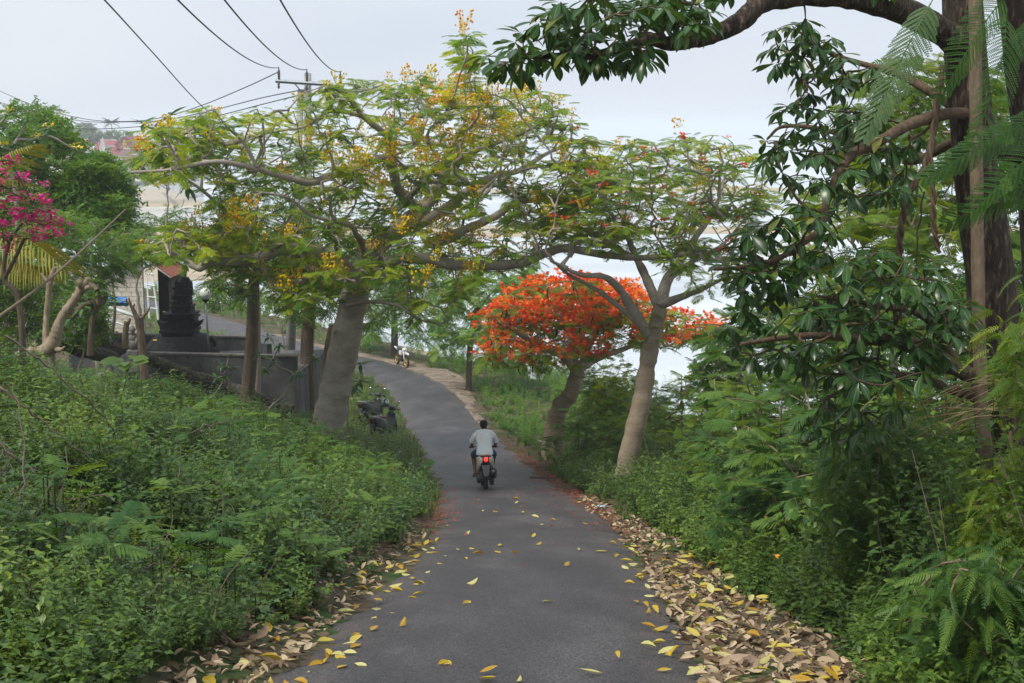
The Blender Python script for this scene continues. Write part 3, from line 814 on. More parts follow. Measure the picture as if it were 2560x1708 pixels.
# ------------------------------------------------------------------ the big flamboyant tree left of the road
def dens(pp, d0):
    """fill missing depths: (u, v) or (u, v, d)"""
    return [(p[0], p[1], p[2] if len(p) > 2 else d0) for p in pp]
def flame_tree(name, label, trunk, tr, limbs, polys, ntips, d0, dd, seed, leafmat_, flowers, bark='bark_branch', fsize=(.28, .46), per=(4, 6), trunkmat='bark_pale', extra=.14, gap=.17, knots=True):
    rg = np.random.default_rng(seed)
    base = atd(*trunk[0]); base[2] = min(base[2], H(base[0], base[1]) + .0)
    root = empty(name, base, 0, label, 'tree')
    tp = limb_pts(trunk, 8); low = tp[0].copy(); low[2] = base[2] - .25
    tp = np.vstack([low[None], tp])
    n = len(tp); rad = np.interp(np.linspace(0, 1, n), [0, .06, .2, 1], [tr[0] * 1.28, tr[0] * 1.12, tr[0], tr[1]])
    rad = rad * (1 + .05 * np.sin(np.arange(n) * 1.1) + .03 * rg.normal(0, 1, n))
    ch = tube(tp, rad, 16)
    V, F = ch[0]; ang = np.tile(np.linspace(0, 6.283, 16, endpoint=False), n)
    cen = np.repeat(tp, 16, axis=0)
    V = V.copy(); k = 1 + .05 * np.sin(3 * ang + 1.3) + .035 * (vnoise(np.cos(ang) * 3 + 5, np.repeat(np.arange(n) * .6, 16) + np.sin(ang) * 2, seed) - .5) * 2
    V[:n * 16] = cen + (V[:n * 16] - cen) * k[:, None]
    build('trunk', [(V, F), (V, ch[1][1])], MT[trunkmat], root)
    T = Tree(seed)
    T.limb(tp[int(n * .7):], .01, .01); lo = 0
    T.B[0][3] = 2
    for pp, r0, r1 in limbs:
        T.limb(limb_pts(dens(pp, d0), 6) , r0, r1)
    tips = []
    for poly, f in polys: tips += crown_tips(poly, int(ntips * f), d0, dd, seed + len(tips), gap)
    T.grow(tips, .28, .14, .12, .0125, .40)
    for k, b in enumerate(T.B):
        if k > 0 and b[2] == -1: build('limb', tube(b[0], b[1] * (1 + .06 * rg.normal(0, 1, len(b[1]))), 10), MT[bark], root)
    tag(build('twigs', T.chunks(only=lambda k, b: b[2] != -1), MT[bark], root), kind='stuff')
    pts = T.tips + along(T, extra, .004, .03, rg)
    tag(build('crown', rosettes(pts, FRONDS, per, fsize, rg, (-.3, .22), .05, follow=.25), leafmat_, root), kind='stuff')
    for fname, mat, tpls, size, sel in flowers:
        P = sel(T, rg)
        if len(P): tag(build(fname, heads(P, tpls, size, rg), mat, root), kind='stuff')
    return root, T
D1 = 34.0
main_limbs = [
    ([(822, 640, 34), (760, 592, 33.2), (690, 576, 32.6), (640, 572, 32.2), (600, 590, 32), (540, 600, 31.8), (480, 604, 31.7), (455, 616, 31.6), (430, 600, 31.6), (385, 572, 31.4)], .20, .05),
    ([(820, 650, 34), (842, 590, 34.2), (890, 545, 34.4), (965, 483, 34.8), (1000, 440, 35), (1020, 401, 35.2), (1023, 366, 35.3), (1038, 331, 35.6), (1060, 290, 36)], .27, .06),
    ([(965, 483, 34.8), (918, 442, 34.3), (903, 390, 34), (897, 325, 33.6), (877, 302, 33.4), (833, 266, 33), (789, 214, 32.4), (754, 201, 32)], .15, .03),
    ([(903, 390, 34), (880, 363, 33.4), (830, 381, 32.6), (766, 401, 32), (710, 419, 31.6), (643, 403, 31.2), (571, 383, 31), (498, 371, 30.8), (424, 383, 30.6), (381, 391, 30.5), (300, 396, 30.4)], .11, .03),
    ([(1023, 380, 35.3), (1052, 366, 35), (1099, 343, 34.6), (1175, 316, 34.2), (1230, 290, 34)], .08, .025),
    ([(930, 470, 34.6), (950, 440, 33.6), (985, 416, 33), (1052, 422, 32.4), (1110, 428, 32), (1164, 430, 31.8), (1199, 483, 31.6), (1240, 577, 31.4)], .085, .018),
    ([(890, 545, 34.4), (950, 520, 35.4), (1017, 483, 36), (1082, 433, 36.8), (1134, 404, 37.2), (1190, 392, 37.6), (1260, 350, 38), (1340, 320, 38.4)], .17, .03),
    ([(828, 630, 34), (930, 592, 33.4), (1050, 607, 32.8), (1180, 606, 32.4), (1250, 582, 32.2), (1300, 570, 32), (1380, 584, 31.8), (1470, 592, 31.6), (1560, 584, 31.4), (1610, 578, 31.3)], .15, .05),
    ([(980, 560, 35), (1060, 530, 35.6), (1134, 498, 36), (1187, 466, 36.4), (1246, 460, 36.8), (1330, 475, 37), (1420, 450, 37.4)], .13, .03),
    ([(842, 610, 34.1), (830, 559, 33), (818, 539, 32.4), (798, 515, 32), (716, 495, 31.6), (660, 454, 31.2), (590, 440, 31)], .085, .02),
    ([(815, 690, 34), (797, 701, 33.4), (848, 693, 33), (909, 701, 32.6), (960, 732, 32.4), (1010, 745, 32.2)], .06, .015),
    ([(833, 266, 33), (760, 255, 33), (700, 290, 33.4), (640, 300, 33.6), (560, 320, 34)], .06, .015),
    ([(830, 600, 34.2), (790, 640, 35.5), (700, 650, 36.5), (620, 640, 37), (560, 610, 37.4)], .12, .03),
    ([(424, 383, 30.6), (400, 350, 30.5), (372, 318, 30.4), (350, 290, 30.3)], .03, .01),
    ([(590, 383, 31), (560, 330, 30.9), (520, 290, 30.8), (490, 250, 30.7)], .045, .012),
    ([(1000, 440, 35), (1040, 400, 36.5), (1060, 330, 37), (1068, 240, 37.4), (1066, 160, 37.6), (1062, 95, 37.8)], .07, .015),
]
poly_main = [(455, 275), (620, 245), (720, 205), (770, 175), (850, 172), (960, 168), (1075, 195), (1200, 190), (1290, 215), (1320, 290), (1430, 330), (1440, 420), (1340, 540), (1250, 590), (1100, 640), (1000, 730), (930, 740), (900, 660), (800, 690), (650, 715), (570, 640), (490, 600), (400, 570), (380, 545), (470, 510), (500, 450), (470, 390), (470, 300)]
poly_left = [(300, 400), (335, 300), (470, 240), (500, 300), (470, 400), (380, 410)]
poly_low = [(320, 590), (330, 545), (430, 500), (560, 520), (560, 640), (480, 620)]
poly_top = [(1040, 90), (1080, 70), (1095, 200), (1050, 200)]
gold = [(880, 430), (860, 450), (1160, 270), (1150, 285), (1030, 560), (620, 690), (650, 670), (930, 330), (1010, 240), (790, 640), (960, 600), (1040, 300), (1080, 610), (560, 560), (840, 380), (1180, 255)]
def sel_gold(n, spread=45):
    def f(T, rg):
        tp = [t for t, d, b in T.tips]; px = np.array([pix(p) for p in tp]); out = []
        w = np.zeros(len(tp))
        for g_ in gold: w += np.exp(-((px[:, 0] - g_[0]) ** 2 + (px[:, 1] - g_[1]) ** 2) / (2 * spread ** 2))
        w = w + .22; w /= w.sum()
        for i in rg.choice(len(tp), n, p=w): out.append(tp[i] + rg.normal(0, .13, 3) + np.array([0, 0, .05]))
        return out
    return f
def sel_rand(n, test=lambda u, v: True, spread=.12, dz=.05):
    def f(T, rg):
        tp = [t for t, d, b in T.tips if test(*pix(t))]
        return [tp[i] + rg.normal(0, spread, 3) + np.array([0, 0, dz]) for i in rg.integers(len(tp), size=n)] if tp else []
    return f
main_tree, TM = flame_tree('flamboyant_tree', 'spreading grey-trunked tree with yellow buds arching over the road, largest in the middle',
    [(742, 1036, D1), (752, 975, D1), (768, 900, D1), (786, 815, D1), (806, 715, D1), (822, 630, D1)], (.40, .32), main_limbs,
    [(poly_main, .80), (poly_left, .09), (poly_low, .09), (poly_top, .02)], 1150, 34.2, 4.6, 101, MT['fern'],
    [('yellow_buds', MT['bud'], PANI, (.6, 1.15), sel_gold(460)), ('red_flowers', MT['redfl'], BLOOM, (.35, .6), sel_rand(14, lambda u, v: u > 1000))], extra=.16)

# ------------------------------------------------------------------ the slender flamboyant right of the road
D2 = 31.5
right_limbs = [
    ([(1490, 770, 31.5), (1446, 702, 31.2), (1421, 663, 31), (1386, 635, 30.8), (1330, 630, 30.6), (1267, 600, 30.4)], .13, .03),
    ([(1516, 700, 31.5), (1530, 646, 31.6), (1558, 604, 31.8), (1600, 540, 32), (1640, 480, 32.3), (1660, 420, 32.5)], .15, .03),
    ([(1512, 705, 31.5), (1477, 625, 31.8), (1463, 597, 32), (1440, 540, 32.4), (1430, 470, 32.8), (1480, 420, 33)], .12, .025),
    ([(1518, 700, 31.5), (1565, 681, 31), (1604, 667, 30.6), (1660, 640, 30.2)], .10, .03),
    ([(1490, 765, 31.5), (1435, 716, 31.8), (1372, 667, 32.2), (1302, 628, 32.6), (1260, 590, 32.8)], .08, .02),
    ([(1530, 646, 31.6), (1590, 600, 32.4), (1660, 560, 33), (1710, 500, 33.4)], .07, .02),
    ([(1463, 597, 32), (1400, 560, 32.6), (1330, 520, 33.2), (1270, 470, 33.6)], .06, .02),
]
poly_r = [(1225, 420), (1290, 380), (1400, 330), (1480, 305), (1600, 320), (1650, 295), (1720, 345), (1770, 430), (1760, 560), (1700, 640), (1640, 690), (1580, 640), (1450, 590), (1320, 585), (1230, 520)]
right_tree, TR = flame_tree('flamboyant_tree', 'slender S-curved tree with scattered red flowers on the right roadside',
    [(1433, 1136, D2), (1436, 1080, D2), (1456, 990, D2), (1474, 915, D2), (1484, 845, D2), (1498, 775, D2), (1516, 705, D2)], (.235, .165), right_limbs,
    [(poly_r, 1)], 340, 32.0, 3.4, 202, MT['fern_r'],
    [('red_flowers', MT['redfl'], BLOOM, (.4, .75), sel_rand(95)), ('yellow_buds', MT['bud'], PANI, (.45, .8), sel_rand(50))], trunkmat='bark_right')

# ------------------------------------------------------------------ the flame tree in full orange bloom
D3 = 43.0
or_limbs = [
    ([(1326, 857, 43), (1287, 815, 42.6), (1230, 790, 42.2), (1180, 760, 41.8), (1140, 740, 41.5)], .14, .03),
    ([(1328, 850, 43), (1372, 822, 43.4), (1424, 804, 43.8), (1490, 780, 44.2), (1580, 760, 44.6)], .14, .03),
    ([(1327, 850, 43), (1310, 790, 43.6), (1290, 730, 44.2), (1280, 690, 44.6)], .11, .02),
    ([(1328, 850, 43), (1360, 780, 43.4), (1400, 720, 43.8), (1430, 690, 44)], .11, .02),
]
poly_o = [(1090, 815), (1110, 730), (1160, 690), (1210, 655), (1300, 642), (1440, 655), (1500, 700), (1640, 735), (1660, 780), (1500, 800), (1420, 790), (1360, 830), (1290, 840), (1200, 850), (1120, 835)]
def sel_flame(T, rg):
    tp = [t for t, d, b in T.tips]; out = []
    for p in tp:
        u, v = pix(p)
        k = 4 if v < 760 else 2
        if u > 1480: k = 2
        for _ in range(k):
            if rg.random() < .85: out.append(p + rg.normal(0, .20, 3) * np.array([1, 1, .35]) + np.array([0, 0, .12]))
    return out
orange_tree, TO = flame_tree('flame_tree', 'low flame tree covered in orange-red blossom beside the bend',
    [(1270, 1022, D3), (1272, 975, D3), (1284, 935, D3), (1308, 905, D3), (1322, 865, D3), (1328, 850, D3)], (.30, .20), or_limbs,
    [(poly_o, 1)], 330, 43.5, 3.6, 303, MT['fern_r'], [('flowers', MT['flame'], BLOOM, (1.0, 1.7), sel_flame)], trunkmat='bark_right', fsize=(.36, .55), per=(3, 5))
_pods = []
for i in rng.integers(len(TO.tips), size=70):
    p = TO.tips[i][0]; L = rng.uniform(.25, .5)
    _pods += tube(np.array([p, p + [rng.normal(0, .03), 0, -L * .5], p + [rng.normal(0, .05), rng.normal(0, .05), -L]]), [.008, .022, .006], 4)
tag(build('pods', _pods, MT['pod'], orange_tree), kind='stuff')

# ------------------------------------------------------------------ general leafy trees and bushes behind
def bush_tree(name, label, base, stem_r, limbs, poly, n, d0, dd, seed, tpls, mat, size, per=(4, 6), bark='bark_brown', droop=(-.6, .3), extra=.25, cat='tree', group=None, step=.32, follow=.35, along_max=.03, rtip=.007, gap=.15, trunk_pp=None):
    rg = np.random.default_rng(seed)
    root = empty(name, base, 0, label, cat, group)
    T = Tree(seed)
    for pp, r0, r1 in limbs: T.limb(limb_pts(dens(pp, d0), 6), r0, r1)
    T.grow(crown_tips(poly, n, d0, dd, seed, gap), step, .12, .1, rtip, .45)
    for k, b in enumerate(T.B):
        if b[2] == -1: build('trunk' if k == 0 else 'limb', tube(b[0], b[1], 12), MT[bark], root)
    tag(build('twigs', T.chunks(only=lambda k, b: b[2] != -1), MT[bark], root), kind='stuff')
    pts = T.tips + along(T, extra, .003, along_max, rg)
    tag(build('crown', rosettes(pts, tpls, per, size, rg, droop, .08, follow=follow, tilt=.5), mat, root), kind='stuff')
    return root, T
def gpt(u, v, d):
    p = atd(u, v, d); p[2] = H(p[0], p[1]); return p
def trunk_to_ground(pp):
    """limb pixel list whose first point is lowered to the ground"""
    p = gpt(*pp[0]); u, v = pix(p); return [(u, v, pp[0][2])] + list(pp[1:])
# neem-like trees between the big tree and the bend
b_ = trunk_to_ground([(562, 960, 40), (575, 830, 40), (580, 720, 40), (583, 620, 40), (580, 520, 40)])
neem1, _ = bush_tree('neem_tree', 'dark green neem tree on a ridged brown trunk before the grey wall', atd(*b_[0]), .2,
    [(b_, .21, .13), ([(580, 640, 40), (540, 560, 39.5), (510, 480, 39)], .08, .02), ([(582, 600, 40), (640, 540, 40.5), (680, 470, 41)], .08, .02)],
    [(470, 660), (480, 460), (560, 400), (680, 400), (720, 480), (700, 600), (640, 650), (540, 690)], 150, 40.5, 2.6, 404, PINN, MT['neem'], (.28, .42), (4, 6))
b_ = trunk_to_ground([(708, 960, 45), (705, 860, 45), (706, 770, 45), (720, 640, 45), (730, 560, 45)])
neem2, _ = bush_tree('neem_tree', 'leafy tree on a thick red-brown trunk just behind the leaning grey trunk', atd(*b_[0]), .2,
    [(b_, .26, .15), ([(720, 660, 45), (680, 590, 44.6), (650, 540, 44.4)], .09, .03), ([(722, 640, 45), (800, 590, 45.5), (860, 560, 46)], .09, .03), ([(720, 650, 45), (780, 650, 44), (830, 680, 43.6)], .06, .02)],
    [(600, 690), (620, 520), (760, 470), (900, 500), (960, 600), (940, 700), (880, 760), (840, 730), (760, 720), (680, 740)], 210, 45.5, 3.2, 405, PINN, MT['neem'], (.3, .45), (4, 6))
b_ = trunk_to_ground([(905, 800, 82), (905, 740, 82), (900, 680, 82), (905, 620, 82)])
bg3, _ = bush_tree('roadside_tree', 'green tree standing behind the white dirt bike at the bend', atd(*b_[0]), .2,
    [(b_, .22, .12), ([(902, 690, 82), (960, 640, 82), (1020, 610, 82)], .1, .03), ([(902, 700, 82), (860, 650, 82), (830, 620, 82)], .1, .03)],
    [(820, 790), (800, 640), (860, 570), (1000, 570), (1080, 620), (1120, 700), (1060, 770), (980, 800), (900, 750)], 210, 82, 5, 406, PINN, MT['fine'], (.5, .8), (4, 6))
b_ = trunk_to_ground([(1075, 840, 66), (1080, 780, 66), (1090, 720, 66), (1100, 690, 66)])
bg4, _ = bush_tree('roadside_tree', 'loose pale green tree left of the orange blossom', atd(*b_[0]), .2,
    [(b_, .16, .08), ([(1090, 720, 66), (1130, 670, 66), (1170, 640, 66)], .07, .02)],
    [(1000, 800), (1010, 660), (1100, 610), (1230, 610), (1260, 680), (1200, 760), (1120, 800)], 130, 66, 3.5, 407, FRONDS, MT['fine'], (.5, .75), (4, 6))
# ------------------------------------------------------------------ the whorl-leaved tree close on the right
D5 = 12.3
wh_base = gpt(2345, 1300, D5)
wh = empty('whorled_leaf_tree', wh_base, 0, 'big dark-barked tree with glossy whorled leaves at the right edge', 'tree')
_u0, _v0 = pix(wh_base)
def big_trunk(pp, r, parent, mat, name='trunk', sides=18, seed=5, lump=.06):
    tp = limb_pts(pp, 10); n = len(tp); rad = np.interp(np.linspace(0, 1, n), np.linspace(0, 1, len(r)), r)
    ch = tube(tp, rad, sides); V, F = ch[0]; V = V.copy()
    ang = np.tile(np.linspace(0, 6.283, sides, endpoint=False), n); cen = np.repeat(tp, sides, axis=0)
    k = 1 + lump * (vnoise(np.cos(ang) * 2 + 9, np.repeat(np.arange(n) * .35, sides) + np.sin(ang) * 2, seed) - .5) * 2
    V[:n * sides] = cen + (V[:n * sides] - cen) * k[:, None]
    return build(name, [(V, F), (V, ch[1][1])], MT[mat], parent)
big_trunk([(_u0, _v0 + 20, D5), (2310, 1050, D5), (2285, 800, D5), (2268, 600, D5), (2240, 400, D5), (2222, 200, D5), (2208, 0, D5), (2196, -300, D5 + .1), (2190, -600, D5 + .3)], [.30, .25, .215, .20, .185, .17, .17, .15], wh, 'bark_dark', sides=20)
wl_limbs = [
    ([(2215, 110, 12.25), (2160, 72, 12.1), (2080, 28, 11.9), (2000, 2, 11.7), (1900, -12, 11.5), (1810, -8, 11.3), (1745, 8, 11.1), (1705, 45, 11.0), (1650, 75, 10.9), (1590, 93, 10.8), (1530, 100, 10.7), (1490, 88, 10.6), (1440, 108, 10.5), (1370, 125, 10.4), (1300, 128, 10.3), (1200, 130, 10.2)], .125, .018),
    ([(2250, 262, 12.3), (2170, 262, 12), (2090, 285, 11.8), (2030, 318, 11.6), (1960, 352, 11.4), (1925, 400, 11.3), (1900, 450, 11.2), (1885, 520, 11.1), (1840, 560, 11), (1790, 592, 10.9), (1720, 612, 10.8), (1640, 618, 10.7)], .055, .014),
    ([(2240, 285, 12.3), (2150, 220, 12.5), (2060, 170, 12.7), (1990, 150, 12.8), (1900, 120, 12.9), (1830, 70, 13)], .05, .012),
    ([(2290, 880, 12.2), (2200, 850, 11.8), (2130, 800, 11.5), (2060, 785, 11.2), (1980, 780, 10.9), (1900, 770, 10.7), (1800, 775, 10.5), (1700, 790, 10.3)], .075, .014),
    ([(2200, 848, 11.8), (2150, 760, 11.6), (2110, 720, 11.4), (2040, 705, 11.2), (1950, 690, 11), (1880, 680, 10.8)], .045, .012),
    ([(2290, 930, 12.2), (2200, 900, 12), (2120, 870, 11.8), (2040, 860, 11.5), (1960, 880, 11.2), (1890, 920, 11)], .05, .012),
    ([(2250, 300, 12.3), (2180, 330, 12.8), (2090, 370, 13.2), (1990, 340, 13.5), (1900, 300, 13.7), (1800, 290, 13.8), (1760, 320, 13.9)], .05, .012),
]
TW = Tree(55)
for pp, r0, r1 in wl_limbs: TW.limb(limb_pts(pp, 6), r0, r1)
wpolys = [([(1100, 130), (1180, 90), (1230, 40), (1300, -5), (1420, -30), (1560, -30), (1640, 10), (1620, 60), (1520, 70), (1480, 140), (1400, 150), (1310, 130), (1200, 160), (1130, 175)], 96, 10.5, .7),
          ([(1730, 120), (1760, 60), (1830, 20), (1900, 40), (1930, 120), (2010, 130), (2040, 220), (1960, 260), (1830, 180)], 34, 12.6, .6),
          ([(1745, 330), (1790, 230), (1880, 200), (2000, 260), (2110, 300), (2120, 420), (2040, 480), (1900, 450), (1830, 420), (1760, 400)], 78, 12.2, 1.2),
          ([(1640, 620), (1700, 540), (1800, 470), (1900, 450), (1960, 520), (1900, 600), (1800, 660), (1700, 680)], 46, 11, .6),
          ([(1660, 760), (1720, 650), (1850, 580), (2000, 570), (2120, 580), (2180, 650), (2250, 700), (2200, 820), (2100, 880), (1960, 880), (1850, 840), (1750, 830), (1690, 800)], 118, 10.9, .8),
          ([(1850, 1000), (1880, 920), (1980, 900), (2080, 920), (2040, 980), (1950, 1010)], 14, 11, .4),
          ([(1500, 0), (1640, -60), (1800, -60), (1960, -60), (2140, -60), (2120, -20), (1900, -30), (1700, -20)], 14, 11.4, .7)]
wt = []
for j, (poly, n, d0, dd) in enumerate(wpolys): wt += crown_tips(poly, n, d0, dd, 70 + j, .09)
TW.grow(wt, .12, .10, .05, .0045, .42)
for k, b in enumerate(TW.B):
    if b[2] == -1: build('limb', tube(b[0], b[1] * (1 + .05 * rng.normal(0, 1, len(b[1]))), 10), MT['bark_dark' if k == 0 else 'bark_liana'], wh)
tag(build('twigs', TW.chunks(only=lambda k, b: b[2] != -1), MT['bark_liana'], wh), kind='stuff')
WLEAF = [leafN(1, .36, P_OB, .18 + .1 * (i % 3), .25 + .18 * (i % 4), 6, .5, .2 * ((i % 3) - 1)) for i in range(6)]
WLEAF = [tpl_join([w]) for w in WLEAF]
_rg = np.random.default_rng(77)
lv = []
for t, d, b in TW.tips:
    k = int(_rg.integers(6, 9)); a0 = _rg.uniform(0, 6.28); base_ = _rg.uniform(.15, .65)
    tiltv = np.array([d[0] * .5, d[1] * .5, 1]); tiltv /= np.linalg.norm(tiltv)
    for i in range(k):
        a = a0 + 6.283 * i / k + _rg.normal(0, .12)
        v = np.array([math.cos(a), math.sin(a), _rg.uniform(-1.1, .25)]); v = v + d * .35
        rr = base_ + _rg.normal(0, .16); rr = .99 if _rg.random() < .02 else min(rr, .9)
        lv.append((t + np.array(v) * .012, v, _rg.uniform(.13, .215), rr, int(_rg.integers(6)), np.array([_rg.normal(0, .2), _rg.normal(0, .2), 1])))
# the 300 leaves that show largest are parts of their own, the others one mass
def inview(p):
    u, v = pix(p); return 0 < u < 2350 and 0 < v < 1568
lv.sort(key=lambda q: (not inview(q[0]), np.linalg.norm(q[0]) / q[2]))
var = {}
for (p, v, sc, rr, ix, up) in lv[:300]:
    key = (ix, int(np.clip(rr, 0, .99) * 8))
    if key not in var:
        t = WLEAF[ix]; o = build('leaf', [(t[0], t[1], (key[1] + .5) / 8, t[3])], MT['alst']); var[key] = o.data; bpy.data.objects.remove(o)
    o = bpy.data.objects.new('leaf', var[key]); COL.objects.link(o); o.parent = wh
    M = frames([v], [up])[0] * sc
    M4 = Matrix(((*M[0], p[0] - wh_base[0]), (*M[1], p[1] - wh_base[1]), (*M[2], p[2] - wh_base[2]), (0, 0, 0, 1)))
    o.matrix_local = M4
rest = lv[300:]
M = frames([q[1] for q in rest], [q[5] for q in rest]) * np.array([q[2] for q in rest])[:, None, None]
T_ = np.array([q[0] for q in rest]); B_ = np.clip(np.array([q[3] for q in rest]), 0, 1); I_ = np.array([q[4] for q in rest])
tag(build('foliage', [inst(WLEAF[j], M[I_ == j], T_[I_ == j], B_[I_ == j], 0) for j in range(6)], MT['alst'], wh), kind='stuff')
# paler stem growing up in front of the dark trunk, and the trunk leaving the frame behind it
b2 = gpt(2330, 1250, 11.9)
s2 = empty('slender_tree', b2, 0, 'slim pale-barked stem rising in front of the big dark trunk', 'tree')
u_, v_ = pix(b2)
big_trunk([(u_, v_ + 20, 11.9), (2268, 1090, 11.9), (2252, 900, 11.9), (2244, 600, 11.9), (2240, 300, 11.9), (2238, 0, 11.9), (2236, -400, 11.9)], [.085, .062, .055, .055, .052, .05], s2, 'bark_stem', sides=12, seed=6)
b3 = gpt(2440, 1250, 13)
s3 = empty('rough_barked_tree', b3, 0, 'rough dark trunk half cut off by the right frame edge', 'tree')
u_, v_ = pix(b3)
big_trunk([(u_, v_ + 20, 13), (2425, 900, 13), (2400, 600, 13), (2375, 300, 13), (2350, 100, 13), (2330, -100, 13), (2310, -500, 13.2)], [.27, .22, .2, .19, .18, .17], s3, 'bark_dark', seed=8)
_l3 = limb_pts([(2395, 350, 13), (2345, 355, 12.9), (2300, 350, 12.8), (2280, 340, 12.8)], 6)
build('limb', tube(_l3, np.linspace(.1, .06, len(_l3)), 10), MT['bark_dark'], s3)
# twisted lianas hanging from the limbs
def liana(label, pp, r, strands=2):
    c = limb_pts(pp, 14); n = len(c); root = empty('liana', c[-1], 0, label, 'vine', 'twisted vines hanging in the whorl-leaved tree')
    for k in range(strands):
        ph = np.linspace(0, n * .42, n) + k * 6.283 / strands
        off = np.stack([np.cos(ph), np.sin(ph), 0 * ph], -1) * r * .8
        build('strand', tube(c + off, r * (.95 - .12 * k), 7), MT['bark_liana'], root)
liana('thick twisted vine hanging lower left of the dark trunk', [(2165, 150, 11.9), (2150, 240, 11.85), (2138, 330, 11.85), (2118, 390, 11.8), (2085, 450, 11.8), (2068, 520, 11.8), (2064, 590, 11.8)], .020)
liana('twisted vine hanging straight down nearest the dark trunk', [(2140, 300, 11.85), (2136, 380, 11.8), (2142, 450, 11.8), (2143, 520, 11.8), (2155, 580, 11.8)], .016)
liana('thin wavy vine between the two thick twisted ones', [(2120, 440, 11.9), (2112, 500, 11.9), (2104, 560, 11.9), (2106, 640, 11.9), (2096, 700, 11.9)], .008, 1)
# ------------------------------------------------------------------ feathery fronds right in front, top right
FINE = [frond_fine(20, 14, .25, 1, .17, sway=.1, lw=.011, llen=.023), frond_fine(18, 14, .45, 2, .20, sway=-.15, lw=.011, llen=.024), frond_fine(17, 14, .6, 3, .22, lw=.012, llen=.025)]
def near_fronds(label, base, stem_pp, specs, mat='bipin', name='feathery_sapling'):
    root = empty(name, base, 0, label, 'shrub')
    st = limb_pts(stem_pp, 8); build('stem', tube(st, np.linspace(.028, .010, len(st)), 8), MT['bark_stem'], root)
    for j, (p0, p1, nrm) in enumerate(specs):
        a = atd(*p0); b = atd(*p1); L = np.linalg.norm(b - a)
        M = frames([b - a + np.array([0, 0, .15 * L])], [nrm])[0] * L * 1.04
        t = FINE[j % 3]
        V = t[0] @ M.T + a
        build('frond', [(V, t[1], np.clip(.12 + .2 * (j % 3) * .5 + .4 * (t[2] - .5), 0, 1), t[3])], MT[mat], root)
nb = gpt(2440, 1500, 6.4)
u_, v_ = pix(nb)
near_fronds('feathery-leaved sapling with long fronds hanging in the upper right corner', nb, [(u_, v_ + 10, 6.4), (2500, 900, 6.3), (2480, 400, 6.1), (2400, 60, 6.0), (2260, -60, 5.9), (2180, -30, 5.8)],
    [((2165, -30, 5.8), (2020, 285, 5.6), (-.5, -1, .55)), ((2330, -20, 6.0), (2185, 130, 5.7), (.2, -1, .9)), ((2300, 10, 5.9), (2345, 225, 5.5), (.4, -1, .5)),
     ((2470, 240, 6.1), (2180, 410, 5.9), (-.1, -.9, .9)), ((2475, 300, 6.1), (2270, 390, 5.8), (0, -.8, .8)), ((2480, 360, 6.2), (2300, 470, 5.9), (.2, -1, .5)), ((2390, 40, 6.0), (2350, 150, 5.7), (.1, -1, .6)),
     ((2500, 480, 6.2), (2330, 430, 6.0), (.1, -1, .6))])
# ------------------------------------------------------------------ trees behind the whorled leaves, right
def simple_tree(name, label, px, d, h_px, poly, n, dd, seed, tpls, mat, size, bark='bark_right', lean=0, r=.1, cat='tree', per=(4, 6), extra=.2, group=None, droop=(-.6, .3), step=.3):
    b0 = gpt(px, 1000, d); u, v = pix(b0)
    return bush_tree(name, label, b0, r, [([(u, v + 8, d), (u + lean * .4, v - h_px * .4, d), (u + lean * .7, v - h_px * .7, d), (u + lean, v - h_px, d)], r, r * .4)], poly, n, d, dd, seed, tpls, mat, size, per, bark, droop, extra, cat, group, step)
simple_tree('feathery_tree', 'yellow-green feathery tree glowing behind the whorled leaves, upper right', 2060, 24, 900, [(1900, 330), (1960, 180), (2060, 120), (2200, 140), (2330, 180), (2350, 330), (2300, 480), (2160, 560), (1980, 480)], 170, 2.6, 501, FRONDS, MT['bipin_lime'], (.30, .48))
simple_tree('feathery_tree', 'bright feathery tree behind the hanging vines', 1960, 21, 560, [(1760, 700), (1800, 480), (1900, 410), (2050, 420), (2200, 430), (2230, 560), (2200, 720), (2050, 760), (1880, 760)], 170, 2.2, 502, FRONDS, MT['bipin_lime'], (.28, .42))
simple_tree('feathery_tree', 'green feathery tree behind the lower whorled branches', 2140, 18, 480, [(1780, 900), (1850, 700), (2000, 620), (2200, 640), (2340, 660), (2360, 950), (2200, 1040), (1980, 1020)], 190, 1.8, 503, FRONDS, MT['bipin'], (.28, .42))
simple_tree('feathery_tree', 'dense feathery tree filling the gap at the far right edge', 2400, 17, 900, [(2250, 900), (2260, 500), (2300, 250), (2420, 200), (2480, 500), (2480, 1000), (2330, 1050)], 150, 1.6, 504, FRONDS, MT['bipin'], (.28, .42))
simple_tree('feathery_tree', 'feathery tree right of the slender S-curved trunk', 1700, 27, 300, [(1600, 900), (1620, 760), (1700, 690), (1800, 680), (1850, 760), (1840, 900), (1720, 940)], 130, 2.0, 505, FRONDS, MT['bipin'], (.28, .42), r=.06)
simple_tree('feathery_tree', 'low feathery tree between the orange blossom and the slender trunk', 1420, 40, 130, [(1340, 960), (1360, 870), (1420, 830), (1500, 850), (1520, 940), (1440, 990)], 80, 1.8, 506, FRONDS, MT['fern_r'], (.3, .45), r=.06)
